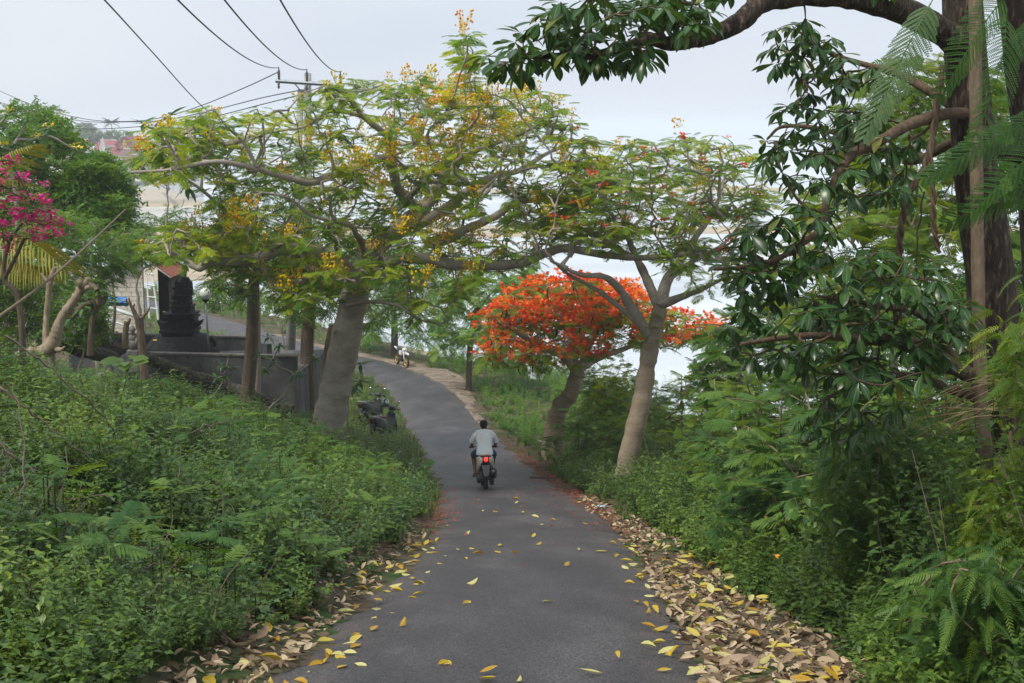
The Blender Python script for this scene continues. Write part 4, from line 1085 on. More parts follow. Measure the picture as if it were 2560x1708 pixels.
# ------------------------------------------------------------------ shrine, wall, lamp
MT['lava'] = surf('black_lava_stone', [(.3, (.010, .010, .011)), (.6, (.028, .028, .031)), (.8, (.07, .07, .072))], 9, .8, .7, 30, fine=(60, .3))
MT['wall'] = surf('stained_render', [(.25, (.035, .036, .038)), (.5, (.085, .087, .09)), (.75, (.17, .165, .155))], 1.4, .9, .4, 20, (1, 1, .5), fine=(14, .2))
MT['wall_cap'] = surf('wall_coping', [(.3, (.10, .09, .08)), (.7, (.20, .18, .165))], 4, .9, .4, 20)
MT['steel'] = flat('grey_painted_steel', (.20, .23, .25), .5, .2)
MT['frost'] = flat('frosted_globe', (.80, .82, .80), .25, 0, .6)
MT['black'] = flat('black_paint', (.02, .02, .022), .45)
MT['stone_pale'] = surf('carved_pale_stone', [(.3, (.13, .12, .11)), (.7, (.30, .29, .27))], 12, .85, .6, 30)
MT['offer'] = flat('flower_offering', (.65, .40, .06), .7)
DS = 45.0
SC = DS * 1.01 / FPX / K * K      # metres per photograph pixel at the shrine
def sh(cx, cy, d=DS):             # crop pixel -> world (crop origin 0,600 of the photo, scale .3189)
    return atd(cx * .3189 / K, (600 + cy * .3189) / K, d)
def m_per(d=DS): return .3189 * d * 1.005 / FPX
mp_ = m_per()
c0 = sh(1425, 885); shrine = empty('stone_shrine', c0, 0, 'black carved stone shrine on a turtle-shell plinth behind the wall', 'shrine')
def zz(cy): return (885 - cy) * mp_
def xx(cx): return (cx - 1425) * mp_
b = MB(); b.lathe([(1.18, -.35), (1.18, .02), (1.16, .12), (1.05, .30), (.92, .47), (.80, .56), (.78, .58)], seg=20, sx=1.02, sy=.95); b.obj('turtle_base', MT['lava'], shrine)
# scales on the plinth, each a raised diamond
dm = MB(); dm.add([(-.075, 0, 0), (0, -.055, 0), (.075, 0, 0), (0, .055, 0), (0, 0, .014)], [(0, 1, 4), (1, 2, 4), (2, 3, 4), (3, 0, 4), (3, 2, 1, 0)])
dmo = dm.obj('scale', MT['lava']); sc_me = dmo.data; bpy.data.objects.remove(dmo)
for r_ in range(3):
    rr, z_ = [(1.12, .20), (1.0, .36), (.87, .51)][r_]
    for k in range(13):
        a = math.pi + .15 + (math.pi - .3) * (k + .5 * (r_ % 2)) / 13
        o = bpy.data.objects.new('scale', sc_me); COL.objects.link(o); o.parent = shrine
        o.location = (1.02 * rr * math.cos(a), .95 * rr * math.sin(a), z_)
        o.rotation_euler = (0, 0, 0); nrm = Vector((math.cos(a), math.sin(a), .75)).normalized()
        o.rotation_mode = 'QUATERNION'; o.rotation_quaternion = nrm.to_track_quat('Z', 'Y')
def tier(name, x0, x1, y0, y1, dep=None, bev=.012, taper=1.0):
    w = (x1 - x0) * mp_; h = (y1 - y0) * mp_
    t = MB().box(((xx(x0) + xx(x1)) / 2, 0, (zz(y0) + zz(y1)) / 2), (w, dep or w, h), taper=taper); return t.obj(name, MT['lava'], shrine, bevel=bev)
tier('plinth_block', 1282, 1558, 740, 775); tier('plinth_block', 1300, 1545, 712, 740); tier('plinth_block', 1284, 1556, 690, 712)
tier('shaft', 1350, 1545, 604, 692)
tier('cornice_slab', 1315, 1558, 588, 604); tier('cornice_slab', 1330, 1545, 574, 588); tier('cornice_slab', 1312, 1556, 562, 574)
tier('shaft', 1372, 1524, 512, 563); tier('cornice_slab', 1362, 1532, 502, 513)
tier('shaft', 1392, 1510, 430, 503); tier('cornice_slab', 1380, 1524, 420, 431); tier('throne_back', 1388, 1530, 318, 421, .25, .02, .9); tier('throne_crest', 1436, 1514, 284, 318, .2, .02, .6)
tier('throne_crest', 1400, 1420, 300, 330, .2, .01, .4)
def wing(sx, cx, cy, s, name='carved_wing'):
    prof = [(0, -.22), (.28, -.16), (.52, .02), (.60, .20), (.46, .14), (.30, .16), (.12, .22), (0, .26)]
    t = MB().prism([(sx * p[0] * s, p[1] * s) for p in prof], -.12 * s - .05, .12 * s + .05); t.v = [(v[0] + xx(cx), v[1] - .15, v[2] + zz(cy)) for v in t.v]
    return t.obj(name, MT['lava'], shrine, bevel=.01)
wing(-1, 1395, 668, .95); wing(1, 1470, 660, .95); wing(-1, 1410, 485, .36); wing(1, 1480, 492, .36); wing(1, 1505, 380, .22); wing(-1, 1405, 370, .22); wing(1, 1500, 450, .25); wing(-1, 1400, 445, .25)
t = MB(); t.prism([(xx(1560), zz(870)), (xx(1690), zz(852)), (xx(1680), zz(800)), (xx(1640), zz(775)), (xx(1665), zz(745)), (xx(1690), zz(765)), (xx(1705), zz(800)), (xx(1700), zz(850)), (xx(1600), zz(885))], -.13, .10); t.obj('turtle_tail', MT['lava'], shrine, bevel=.015)
t = MB(); t.ell((xx(1262), -.55, zz(765)), (.12, .08, .03)); t.ell((xx(1325), -.45, zz(545)), (.06, .05, .03)); t.obj('offering', MT['offer'], shrine, True)
# carved guardian in front of the back wall
g0 = sh(1045, 905, 44.0)
gu = empty('guardian_statue', g0, 0, 'small weathered grey guardian statue left of the black shrine', 'statue')
t = MB(); t.box((0, 0, .06), (.36, .34, .22)); t.obj('pedestal', MT['stone_pale'], gu, bevel=.02)
t = MB(); t.ell((0, 0, .34), (.15, .14, .2)); t.ell((0, 0, .55), (.13, .11, .14)); t.ell((-.13, -.05, .42), (.05, .07, .15)); t.ell((.13, -.05, .42), (.05, .07, .15)); t.obj('body', MT['stone_pale'], gu, True)
t = MB(); t.ell((0, -.02, .74), (.09, .09, .11)); t.lathe([(.11, .78), (.12, .82), (.06, .90), (.02, .97)], seg=10); t.obj('head', MT['stone_pale'], gu, True)
# enclosing wall: front retaining wall, back wall
def wall_seg(label, p0, p1, ztop, zbot, th, cap=True):
    p0 = np.array(p0); p1 = np.array(p1); dx = p1 - p0; L = math.hypot(dx[0], dx[1]); az = math.atan2(dx[1], dx[0])
    root = empty('courtyard_wall', (p0[0], p0[1], min(zbot)), 0, label, 'wall'); root.rotation_euler = (0, 0, az); zb = min(zbot)
    t = MB(); t.add([(0, -th / 2, zbot[0] - zb), (L, -th / 2, zbot[1] - zb), (L, th / 2, zbot[1] - zb), (0, th / 2, zbot[0] - zb), (0, -th / 2, ztop[0] - zb), (L, -th / 2, ztop[1] - zb), (L, th / 2, ztop[1] - zb), (0, th / 2, ztop[0] - zb)],
        [(0, 3, 2, 1), (4, 5, 6, 7), (0, 1, 5, 4), (1, 2, 6, 5), (2, 3, 7, 6), (3, 0, 4, 7)]); t.obj('wall_face', MT['wall'], root, bevel=.01)
    if cap:
        t = MB(); a = .03; h = .06; z0_, z1_ = ztop[0] - zb + .002, ztop[1] - zb + .002
        t.add([(-a, -th / 2 - a, z0_), (L + a, -th / 2 - a, z1_), (L + a, th / 2 + a, z1_), (-a, th / 2 + a, z0_), (-a, -th / 2 - a, z0_ + h), (L + a, -th / 2 - a, z1_ + h), (L + a, th / 2 + a, z1_ + h), (-a, th / 2 + a, z0_ + h)],
            [(0, 3, 2, 1), (4, 5, 6, 7), (0, 1, 5, 4), (1, 2, 6, 5), (2, 3, 7, 6), (3, 0, 4, 7)]); t.obj('coping', MT['wall_cap'], root, bevel=.008)
DFW = 43.2
f0, f1 = sh(1110, 893, DFW), sh(2330, 918, DFW - .3)
wall_seg('dark stained retaining wall in front of the black shrine', f0, f1, (f0[2], f1[2]), (min(H(f0[0], f0[1]), f0[2] - 1.0) - .6, H(f1[0], f1[1]) - .5), .2)
k0, k1 = sh(730, 742, 47.5), sh(1300, 752, 48); wall_seg('low grey wall running left behind the guardian statue', k0, k1, (k0[2], k1[2]), (k0[2] - 1.6, k1[2] - 1.6), .18)
k0, k1 = sh(1570, 760, 48), sh(1925, 766, 48); wall_seg('short grey back wall right of the lamp post', k0, k1, (k0[2], k1[2]), (k0[2] - 1.6, k1[2] - 1.6), .18)
k0, k1 = sh(1955, 800, 47.5), sh(2110, 815, 46.6); wall_seg('pale streaked wall panel behind the ridged brown trunk', k0, k1, (k0[2], k1[2]), (k0[2] - 1.4, k1[2] - 1.4), .2, False)
# courtyard paving the shrine stands on
cp = MB(); q = [sh(1110, 893, 43.35), sh(2330, 915, 43.1)]; zt = c0[2] - .34
cp.prism([(q[0][0] - .5, 43.4), (q[1][0], 43.1), (q[1][0] + .3, 47.8), (q[0][0] - 3.5, 47.3)], zt - 1.8, zt, 'z'); tag(cp.obj('courtyard_paving', MT['wall']), kind='structure')
# globe lamp
l0 = sh(1640, 905, 43.5)
lamp = empty('globe_lamp', l0, 0, 'slim grey lamp post with a white glass globe beside the black shrine', 'lamp')
hL = (905 - 470) * m_per(43.5)
t = MB(); t.tube([(0, 0, 0), (-.03, 0, hL * .5), (-.06, 0, hL)], [.032, .030, .028], 10); t.obj('post', MT['steel'], lamp, True)
t = MB(); t.lathe([(.03, hL - .06), (.07, hL - .02), (.11, hL + .02), (.11, hL + .05), (.06, hL + .06)], (-.06, 0, 0), 14); t.obj('collar', MT['black'], lamp, True)
t = MB(); t.ell((-.06, 0, hL + .22), (.19, .19, .19), 20, 12); t.obj('globe', MT['frost'], lamp, True)
# ------------------------------------------------------------------ palm trunk logs stacked on the slope
MT['log'] = surf('weathered_palm_log', [(.3, (.030, .026, .022)), (.55, (.09, .08, .068)), (.75, (.22, .205, .185))], 9, .9, .9, 30, (1, 1, 1), fine=(24, .3))
MT['log_dark'] = surf('dark_old_log', [(.3, (.014, .012, .010)), (.7, (.06, .05, .042))], 9, .9, .9, 30)
def log(label, a, b, da, db, r, mat='log', sag=.05):
    p, q = sh(a[0], a[1], da), sh(b[0], b[1], db)
    n = 14; pts = p + (q - p) * np.linspace(0, 1, n)[:, None]; pts[:, 2] -= sag * np.sin(np.linspace(0, math.pi, n)); pts[1:-1] += rng.normal(0, .012, (n - 2, 3))
    rad = r * (1 + .07 * rng.normal(0, 1, n)) * np.linspace(1.05, .92, n)
    o = build('palm_log', [c for c in tube(pts - p, rad, 12)], MT[mat]); o.location = p; tag(o, label, 'log', 'old palm logs piled on the slope')
log('upper grey log of the pile left of the shrine', (530, 700), (960, 860), 37, 40.5, .14)
log('dark log under the upper grey one', (505, 740), (930, 885), 36.6, 40.2, .13, 'log_dark')
log('middle log of the pile poking out over the weeds', (480, 760), (900, 910), 36.0, 39.6, .15)
log('lowest dark log at the left end of the pile', (490, 815), (860, 930), 35.4, 39, .14, 'log_dark')
log('long log sloping down in front of the dark wall', (1130, 920), (1760, 1140), 40.0, 41.6, .17)
log('thick log ending behind the leaning grey trunk', (1790, 1150), (2290, 1330), 40.6, 40.2, .20)
log('lower thick log lying beside the leaning grey trunk', (1840, 1240), (2240, 1400), 40.0, 39.6, .19)
log('dark log half buried between the wall and the thick logs', (1250, 1000), (1850, 1200), 40.2, 41.0, .13, 'log_dark')
# ------------------------------------------------------------------ shed with ladder
DH = 62.0
MT['block'] = surf('limewashed_block', [(.3, (.50, .44, .34)), (.55, (.62, .58, .50)), (.8, (.72, .70, .65))], 2.2, .9, .3, 20, fine=(8, .12))
MT['tile'] = surf('terracotta_tile', [(.3, (.16, .055, .035)), (.6, (.30, .10, .06)), (.8, (.42, .17, .10))], 9, .85, .4, 30)
MT['dark_wood'] = surf('dark_timber', [(.3, (.02, .015, .012)), (.7, (.06, .045, .035))], 8, .9, .3)
MT['white_wood'] = surf('whitewashed_timber', [(.3, (.58, .58, .56)), (.7, (.76, .76, .73))], 9, .7, .3)
mh = m_per(DH)
h0 = sh(1000, 560, DH); gz = H(h0[0], h0[1])
house = empty('shed', (h0[0], h0[1], min(gz, h0[2] - .3)), 0, 'small cream block shed with a broken red tile roof', 'shed')
zb = h0[2] - min(gz, h0[2] - .3)
def hx(cx): return (cx - 1000) * mh
def hz(cy): return zb + (560 - cy) * mh
bw, bh = .42, .2
xl, xr = hx(850), hx(1133)
# gable wall of single blocks
k = 0
for row in range(int((hz(150)) / bh) + 1):
    z0_ = row * bh; off = (row % 2) * bw * .5
    x = xl - off
    while x < xr - .02:
        xa, xb = max(x, xl), min(x + bw, xr); x += bw
        if xb - xa < .04: continue
        top_l = hz(235) + (max(xa, xl) - xl) / (xr - xl) * (hz(150) - hz(235))
        if z0_ > top_l - .05: continue
        hgt = min(bh, top_l - z0_ + .05)
        t = MB().box(((xa + xb) / 2, rng.uniform(-.006, .006), z0_ + hgt / 2), (xb - xa - .014, .16, hgt - .014)); t.obj('block', MT['block'], house, bevel=.006)
t = MB(); t.prism([(xl, 0), (xr, 0), (xr, hz(152)), (xl, hz(238))], .055, .07); t.obj('mortar', MT['wall_cap'], house)
t = MB(); t.box((xl + .06, 1.5, hz(240) / 2), (.12, 2.8, hz(240))); t.obj('side_wall', MT['block'], house)
t = MB(); t.box((hx(1340), 1.5, hz(300) / 2), (.12, 3.0, hz(300))); t.box((hx(1235), 2.8, hz(250) / 2), (2.2 * mh * 100, .1, hz(250))); t.obj('rear_wall', MT['dark_wood'], house)
ridge = (hx(1130), hz(118)); el = (hx(820), hz(262)); er = (hx(1365), hz(290))
for (a_, nm) in ((el, 'l'), (er, 'r')):
    L = math.hypot(a_[0] - ridge[0], a_[1] - ridge[1]); ang = math.atan2(a_[1] - ridge[1], a_[0] - ridge[0])
    t = MB(); nx_, nz_ = -math.sin(ang), math.cos(ang)
    if nz_ < 0: nx_, nz_ = -nx_, -nz_
    t.prism([(ridge[0], ridge[1]), (a_[0], a_[1]), (a_[0] + nx_ * .03, a_[1] + nz_ * .03), (ridge[0] + nx_ * .03, ridge[1] + nz_ * .03)], -.25, 3.0); rf = t.obj('roof_slope', MT['dark_wood'], house)
    nrow = int(L / .2)
    for i in range(nrow):
        s0 = (i + .5) / nrow
        for j in range(9):
            if nm == 'r' and i < nrow * .55 and j < 3 and rng.random() < .5: continue
            c = (ridge[0] + (a_[0] - ridge[0]) * s0 + nx_ * .05, -.18 + j * .36, ridge[1] + (a_[1] - ridge[1]) * s0 + nz_ * .05)
            tt = MB().box((0, 0, 0), (.24, .34, .025)); o = tt.obj('tile', MT['tile'], rf); o.location = c; o.rotation_euler = (0, -ang + rng.normal(0, .02) + (.08 if nm == 'r' else -.08), rng.normal(0, .03))
fb = MB(); fb.tube([(ridge[0] - .05, -.3, ridge[1] + .02), (er[0], -.3, er[1] + .02)], [.045, .045], 6); fb.obj('fascia_pole', MT['white_wood'], house)
# ladder
ld0 = sh(1215, 605, 60.5)
ladder = empty('ladder', ld0, 0, 'white wooden ladder leaning against the shed', 'ladder')
ml = m_per(60.5)
def lp(cx, cy, y=0): return ((cx - 1215) * ml, y, (605 - cy) * ml)
for a_, b_2 in (((1180, 612), (1135, 222)), ((1248, 620), (1182, 258))):
    t = MB(); t.tube([lp(*a_, y=-.2), lp(*b_2, y=.5)], [.035, .035], 4); t.obj('rail', MT['white_wood'], ladder)
for cy in (268, 355, 445, 530):
    f = (605 - cy) / 385; xl_ = 1180 - 45 * f; xr_ = 1245 - 65 * f
    t = MB(); t.tube([lp(xl_ - 8, cy, -.2 + .7 * f), lp(xr_ + 10, cy + 8, -.2 + .7 * f)], [.03, .03], 4); t.obj('rung', MT['white_wood'], ladder)
# blue tarpaulin and pipes
MT['tarp'] = surf('blue_tarpaulin', [(.3, (.02, .10, .32)), (.7, (.05, .22, .55))], 6, .5, .6, 14)
t = MB(); n_ = 10
tv = [[(x / 9 * 1.0 - .5, (y / 9 - .5) * .5, .55 - .5 * abs(y / 9 - .35) * 1.4 + .10 * float(vnoise(x * .9, y * .9, 61))) for y in range(n_)] for x in range(n_)]
t.add([p for r_ in tv for p in r_], [(i * n_ + j, (i + 1) * n_ + j, (i + 1) * n_ + j + 1, i * n_ + j + 1) for i in range(9) for j in range(9)])
tp_ = sh(905, 555, 58); o = t.obj('tarpaulin', MT['tarp'], None, True); o.location = tp_; tag(o, 'crumpled blue tarpaulin heap beside the shed', 'tarpaulin')
MT['pvc'] = surf('pale_pipe', [(.3, (.42, .45, .46)), (.7, (.60, .62, .62))], 8, .5, .1)
for lab, a_, b_2, r_ in (('thick pale pipe leaning near the blue tarpaulin', (862, 530), (1060, 598), .07), ('thin pale pipe lying on the rubble below the shed', (790, 615), (1075, 695), .035)):
    p, q = sh(*a_, 56), sh(*b_2, 55); t = MB(); t.tube([(0, 0, 0), tuple(q - p)], [r_, r_], 10); o = t.obj('pipe', MT['pvc'], None, True); o.location = p; tag(o, lab, 'pipe')
# ------------------------------------------------------------------ dead wood and stumps
def stick_obj(name, label, cat, limbs, mat, sides=10, group=None, jit=.05):
    """limbs: list of (pixel list in crop units with depth, radii)"""
    first = limbs[0][0][0]; base = sh(*first)
    root = empty(name, base, 0, label, cat, group)
    for i, (pp, rr) in enumerate(limbs):
        c = catmull([sh(*p) for p in pp], 7); n = len(c); rad = np.interp(np.linspace(0, 1, n), np.linspace(0, 1, len(rr)), rr) * (1 + jit * rng.normal(0, 1, n))
        build('trunk' if i == 0 else 'branch_stub', tube(c, rad, sides), MT[mat], root)
    return root
stick_obj('dead_stump', 'bleached forked dead stump lying at the left edge', 'stump',
    [([(20, 1010, 21.6), (110, 950, 21.8), (210, 905, 22), (310, 880, 22), (390, 845, 22), (430, 770, 22), (455, 680, 22), (490, 600, 22), (545, 520, 22), (610, 430, 22), (650, 360, 22)], [.04, .10, .115, .10, .13, .095, .08, .075, .07, .068, .072]),
     ([(375, 850, 22), (358, 760, 22.05), (362, 620, 22.1), (375, 480, 22.1), (388, 360, 22.1), (410, 270, 22.1), (432, 215, 22.1)], [.08, .05, .045, .043, .05, .042, .034]),
     ([(650, 380, 22), (628, 340, 21.9), (610, 312, 21.9)], [.06, .05, .045]), ([(645, 390, 22), (672, 340, 22), (690, 300, 22)], [.06, .045, .035]), ([(655, 390, 22), (690, 375, 21.9), (705, 365, 21.9)], [.05, .04, .03]),
     ([(372, 330, 22.1), (345, 295, 22.1), (322, 262, 22.1)], [.035, .025, .012]), ([(420, 850, 22), (470, 862, 21.9), (510, 835, 21.9)], [.06, .035, .01])], 'dead', 12)
stick_obj('dead_stump', 'brown hollow-topped dead trunk standing in the weeds', 'stump',
    [([(1135, 1090, 27), (1125, 960, 27), (1112, 830, 27), (1100, 700, 27), (1088, 610, 27)], [.09, .08, .075, .08, .09]), ([(1085, 640, 27), (1050, 560, 27), (1020, 500, 27), (1010, 450, 27)], [.06, .04, .025, .01]), ([(1095, 640, 27), (1130, 590, 27), (1160, 560, 27), (1175, 520, 27)], [.055, .03, .02, .01]), ([(1040, 545, 27), (1055, 500, 27)], [.03, .012]), ([(1020, 500, 27), (985, 485, 27), (955, 480, 27)], [.02, .012, .006])], 'bark_brown')
stick_obj('dead_stump', 'short yellowish stump beside the guardian statue', 'stump', [([(975, 850, 33), (982, 740, 33), (995, 640, 33)], [.075, .07, .065]), ([(990, 680, 33), (1010, 640, 33), (1020, 615, 33)], [.05, .04, .03])], 'bark_stem')
# bamboo pole leaning across the left
c = catmull([sh(-60, 640, 17), sh(360, 330, 19.5), sh(690, 40, 22), sh(985, -240, 24)], 8)
tag(build('bamboo_pole', tube(c, np.linspace(.022, .012, len(c)), 8), MT['bark_stem']), 'long thin bamboo pole slanting up across the left bushes', 'pole')
# ------------------------------------------------------------------ long-leaved (frangipani) plants
PLEAF = [tpl_join([leafN(1, .27, P_LA, .15, .35 + .15 * (i % 3), 5, .5)]) for i in range(4)]
def long_leaf_plant(label, tips, base, trunk, mat='plume', bark='bark_branch', size=(.22, .34), per=(9, 13), r=(.03, .012), seed=1, cat='plant', name='frangipani', d=None, flowers=None):
    rg = np.random.default_rng(seed); root = empty(name, base, 0, label, cat)
    T = Tree(seed); T.limb(trunk, r[0], r[1])
    T.grow(tips, .15, .08, .12, r[1] * .8, .35)
    for k_, b_3 in enumerate(T.B): build('trunk' if k_ == 0 else 'branch', tube(b_3[0], b_3[1], 8), MT[bark], root)
    P, Dv, Up, S, B = [], [], [], [], []
    for t_ in T.tips + [(trunk[-1], trunk[-1] - trunk[-2], 0)]:
        kk = rg.integers(*per)
        for i in range(kk):
            a = i * 2.4; el_ = rg.uniform(-.75, .75)
            P.append(t_[0]); Dv.append((math.cos(a), math.sin(a), el_)); S.append(rg.uniform(*size)); Up.append((rg.normal(0, .15), rg.normal(0, .15), 1)); B.append(rg.uniform(.1, .9))
    M = frames(Dv, Up) * np.array(S)[:, None, None]; P = np.array(P); B = np.array(B)
    for i in range(len(P)):
        t_ = PLEAF[i % 4]; o = build('leaf', [(t_[0] @ M[i].T + P[i], t_[1], B[i], t_[3])], MT[mat], root)
    if flowers:
        tag(build('flowers', heads([t_[0] + np.array([0, 0, .1]) for t_ in T.tips if rg.random() < flowers], BLOOM, (.9, 1.4), rg), MT['frang'], root), kind='stuff')
    return root
def c3(cx, cy, d): return atd((600 + cx * .2551) / K, (700 + cy * .2551) / K, d)    # second crop frame
b0 = c3(180, 1375, 38.5)
long_leaf_plant('bare-stemmed plant with long leaf rosettes in front of the dark wall', [c3(385, 640, 38.4), c3(275, 560, 38.6), c3(330, 800, 38.2), c3(190, 740, 38.2), c3(560, 900, 38.8), c3(240, 880, 38.4), c3(730, 760, 38.6)], b0, catmull([b0, c3(330, 1220, 38.5), c3(430, 1130, 38.5), c3(540, 930, 38.5)], 6), r=(.05, .018), size=(.24, .36), seed=11)
b0 = gpt(795, 985, 38); long_leaf_plant('long-leaved plant peeping out right of the leaning grey trunk', [c3(1170, 1000, 37.5), c3(1180, 830, 37.6)], b0, catmull([b0, c3(1060, 1180, 37.8), c3(1100, 1060, 37.6)], 6), r=(.03, .014), size=(.3, .42), seed=12, per=(10, 13))
b0 = sh(705, 905, 30); long_leaf_plant('leafy regrowth on a reddish stump left of the shrine', [sh(760, 400, 30), sh(700, 460, 29.8), sh(640, 520, 29.6), sh(840, 440, 30.2), sh(560, 620, 29.6), sh(700, 340, 30.3)], b0, catmull([b0, sh(712, 780, 30), sh(722, 640, 30), sh(735, 560, 30)], 6), bark='bark_brown', r=(.075, .05), size=(.22, .34), seed=13, name='sprouting_stump', per=(8, 11))
b0 = sh(1690, 1200, 38.8); long_leaf_plant('slim long-leaved shrub standing before the dark wall', [sh(1790, 900, 38.8), sh(1730, 980, 38.6), sh(1760, 1060, 38.6), sh(1830, 1000, 38.9), sh(1700, 1080, 38.5)], b0, catmull([b0, sh(1740, 1120, 38.8), sh(1770, 1000, 38.8)], 6), r=(.022, .012), size=(.18, .28), seed=14)
# pale twin stem beside the leaning grey trunk
b0 = gpt(735, 1010, 35.5); u_, v_ = pix(b0)
pt = empty('pale_sapling', b0, 0, 'pale split stem tight against the left of the leaning grey trunk', 'tree')
for nm, pp, rr in (('trunk', [(u_, v_ + 6, 35.5), (738, 930, 35.5), (742, 860, 35.5), (750, 800, 35.5), (760, 745, 35.5)], (.11, .06)), ('trunk', [(u_ + 4, v_ + 6, 35.4), (747, 900, 35.3), (757, 820, 35.3), (768, 750, 35.3)], (.08, .05))):
    c = limb_pts(pp, 7); build(nm, tube(c, np.linspace(*rr, len(c)), 10), MT['dead'], pt)
# broad pale-green leaves in the weeds
def broad_plant(label, px, d, nleaf, L, seed, mat='weed', w=.62):
    rg = np.random.default_rng(seed); b0 = atd(px[0], px[1], d); root = empty('broad_leaf_plant', b0, 0, label, 'plant')
    for i in range(nleaf):
        a = rg.uniform(0, 6.28); ll = L * rg.uniform(.7, 1.1)
        t_ = tpl_join([leafN(1, w, lambda t: max(.05, math.sin(math.pi * t ** .7) ** .7), .12, .5, 6, .5)])
        st = b0 + np.array([math.cos(a) * .12, math.sin(a) * .12 - .05, .15 + .1 * rg.random()])
        M = frames([(math.cos(a), math.sin(a) - .3, rg.uniform(-.1, .5))], [(0, -.5, 1)])[0] * ll
        lf = build('leaf', [(t_[0] @ M.T + st, t_[1], rg.uniform(.35, .9), t_[3])], MT[mat], root)
        build('stalk', tube(np.array([b0, (b0 + st) / 2 + [0, 0, .02], st]), .008, 5), MT['weed'], root)
broad_plant('broad-leaved taro-like plant at the foot of the hollow-topped stump', (292, 855), 26, 9, .42, 21)
broad_plant('pale green broad-leaved plant between the logs and the ridged trunk', (500, 935), 33, 5, .5, 22, 'plume')
broad_plant('pale tongue-shaped leaves beside the ridged brown trunk', (535, 960), 36, 4, .6, 23, 'plume', .3)
# ------------------------------------------------------------------ utility pole and wires
MT['conc'] = surf('cast_concrete', [(.3, (.26, .26, .25)), (.7, (.42, .42, .40))], 5, .85, .3, 30)
MT['galv'] = flat('galvanised_steel', (.30, .34, .38), .45, .4)
MT['cable'] = flat('dark_cable', (.035, .05, .055), .6)
MT['porc'] = flat('brown_insulator', (.10, .09, .09), .3)
DP = 50.0
pb = gpt(706, 900, DP); top = atd(706, 168, DP)
pole = empty('utility_pole', pb, 0, 'concrete power pole with a steel crossarm above the big tree', 'utility pole')
hP = top[2] - pb[2]; xt = top[0] - pb[0]
t = MB(); t.tube([(0, 0, -.3), (xt * .5, 0, hP * .5), (xt, 0, hP)], [.20, .16, .125], 14); t.obj('pole', MT['conc'], pole, True)
a1 = atd(690, 205, DP); t = MB(); t.tube([(a1[0] - pb[0] - .75, .1, -.3), (a1[0] - pb[0], .05, a1[2] - pb[2])], [.19, .11], 12); t.obj('stay_pole', MT['conc'], pole, True)
ca, cb = atd(636, 186, DP), atd(786, 196, DP - .6)
t = MB(); L = cb - ca; t.tube([tuple(ca - pb - L * .02), tuple(cb - pb + L * .02)], [.07, .07], 4); t.obj('crossarm', MT['galv'], pole)
ins = []
for f in (.03, .46, .97):
    p = ca + L * f - pb
    t = MB(); t.lathe([(.02, 0), (.05, .03), (.03, .07), (.06, .10), (.03, .15), (.06, .18), (.035, .23), (.055, .27), (.02, .33), (.02, .42)], tuple(p + np.array([0, 0, .06])), 10); t.obj('insulator', MT['porc'], pole, True); ins.append(p + pb + np.array([0, 0, .45]))
for f in (.46, .03):
    p = ca + L * f - pb
    t = MB(); t.lathe([(.015, 0), (.05, -.05), (.03, -.1), (.05, -.15), (.015, -.22)], tuple(p + np.array([0, -.1, -.05])), 10); t.obj('insulator', MT['porc'], pole, True)
for f in (.25, .72):
    p = ca + L * f - pb; q = np.array([xt, 0, hP - .9]); t = MB(); t.tube([tuple(p), tuple(q)], [.022, .022], 5); t.obj('brace', MT['galv'], pole)
for zz_ in (1.6, 3.0):
    t = MB(); t.lathe([(.16, hP - zz_), (.16, hP - zz_ + .1)], (xt, 0, 0), 14); t.obj('clamp_band', MT['galv'], pole)
def wire(label, pp, r=.017, sag=0.0, pts=None):
    c = catmull(pts if pts is not None else [atd(*p) for p in pp], 12); c = c.copy(); c[:, 2] -= sag * np.sin(np.linspace(0, math.pi, len(c)))
    o = build('power_line', [(V - c[0], F) for V, F in tube(c, r, 5)], MT['cable']); o.location = c[0]; tag(o, label, 'cable', 'power lines at the concrete pole')
def up_wire(label, i, exit_px, mid_px, de, dm):
    p0 = ins[i]; pe = atd(*exit_px, de); tt = np.linspace(0, 1.9, 40)[:, None]
    pts_ = p0 + (pe - p0) * tt; pts_[:, 2] -= 1.15 * (tt * (1.0 - tt))[:, 0]
    wire(label, None, .015, 0, list(pts_[::2]))
up_wire('power line from the left insulator up out of the top frame', 0, (408, 0), (500, 85), 22, 33)
up_wire('power line from the middle insulator up out of the top frame', 1, (515, 0), (590, 90), 22, 34)
up_wire('power line from the right insulator up out of the top frame', 2, (643, 0), (700, 92), 22, 34)
wire('single cable slanting down from the top left into the yellow-budded crown', [(110, -130, 14), (240, 0, 22), (350, 120, 31), (466, 246, 42), (560, 320, 50)], .014)
wire('uppermost sagging line running left from the pole', [(640, 165, 50), (560, 202, 54), (460, 243, 60), (370, 270, 66), (290, 279, 71), (200, 274, 78), (100, 250, 86), (0, 209, 95), (-140, 140, 108)], .019)
wire('middle sagging line running left from the pole', [(700, 205, 50), (600, 225, 54), (480, 255, 60), (380, 275, 66), (290, 280, 71), (200, 279, 78), (110, 264, 86), (0, 235, 95), (-140, 190, 108)], .019)
wire('lowest sagging line running left from the pole', [(700, 215, 50), (600, 240, 54), (480, 270, 60), (380, 284, 66), (290, 293, 71), (200, 296, 78), (110, 290, 86), (0, 276, 95), (-140, 250, 108)], .019)

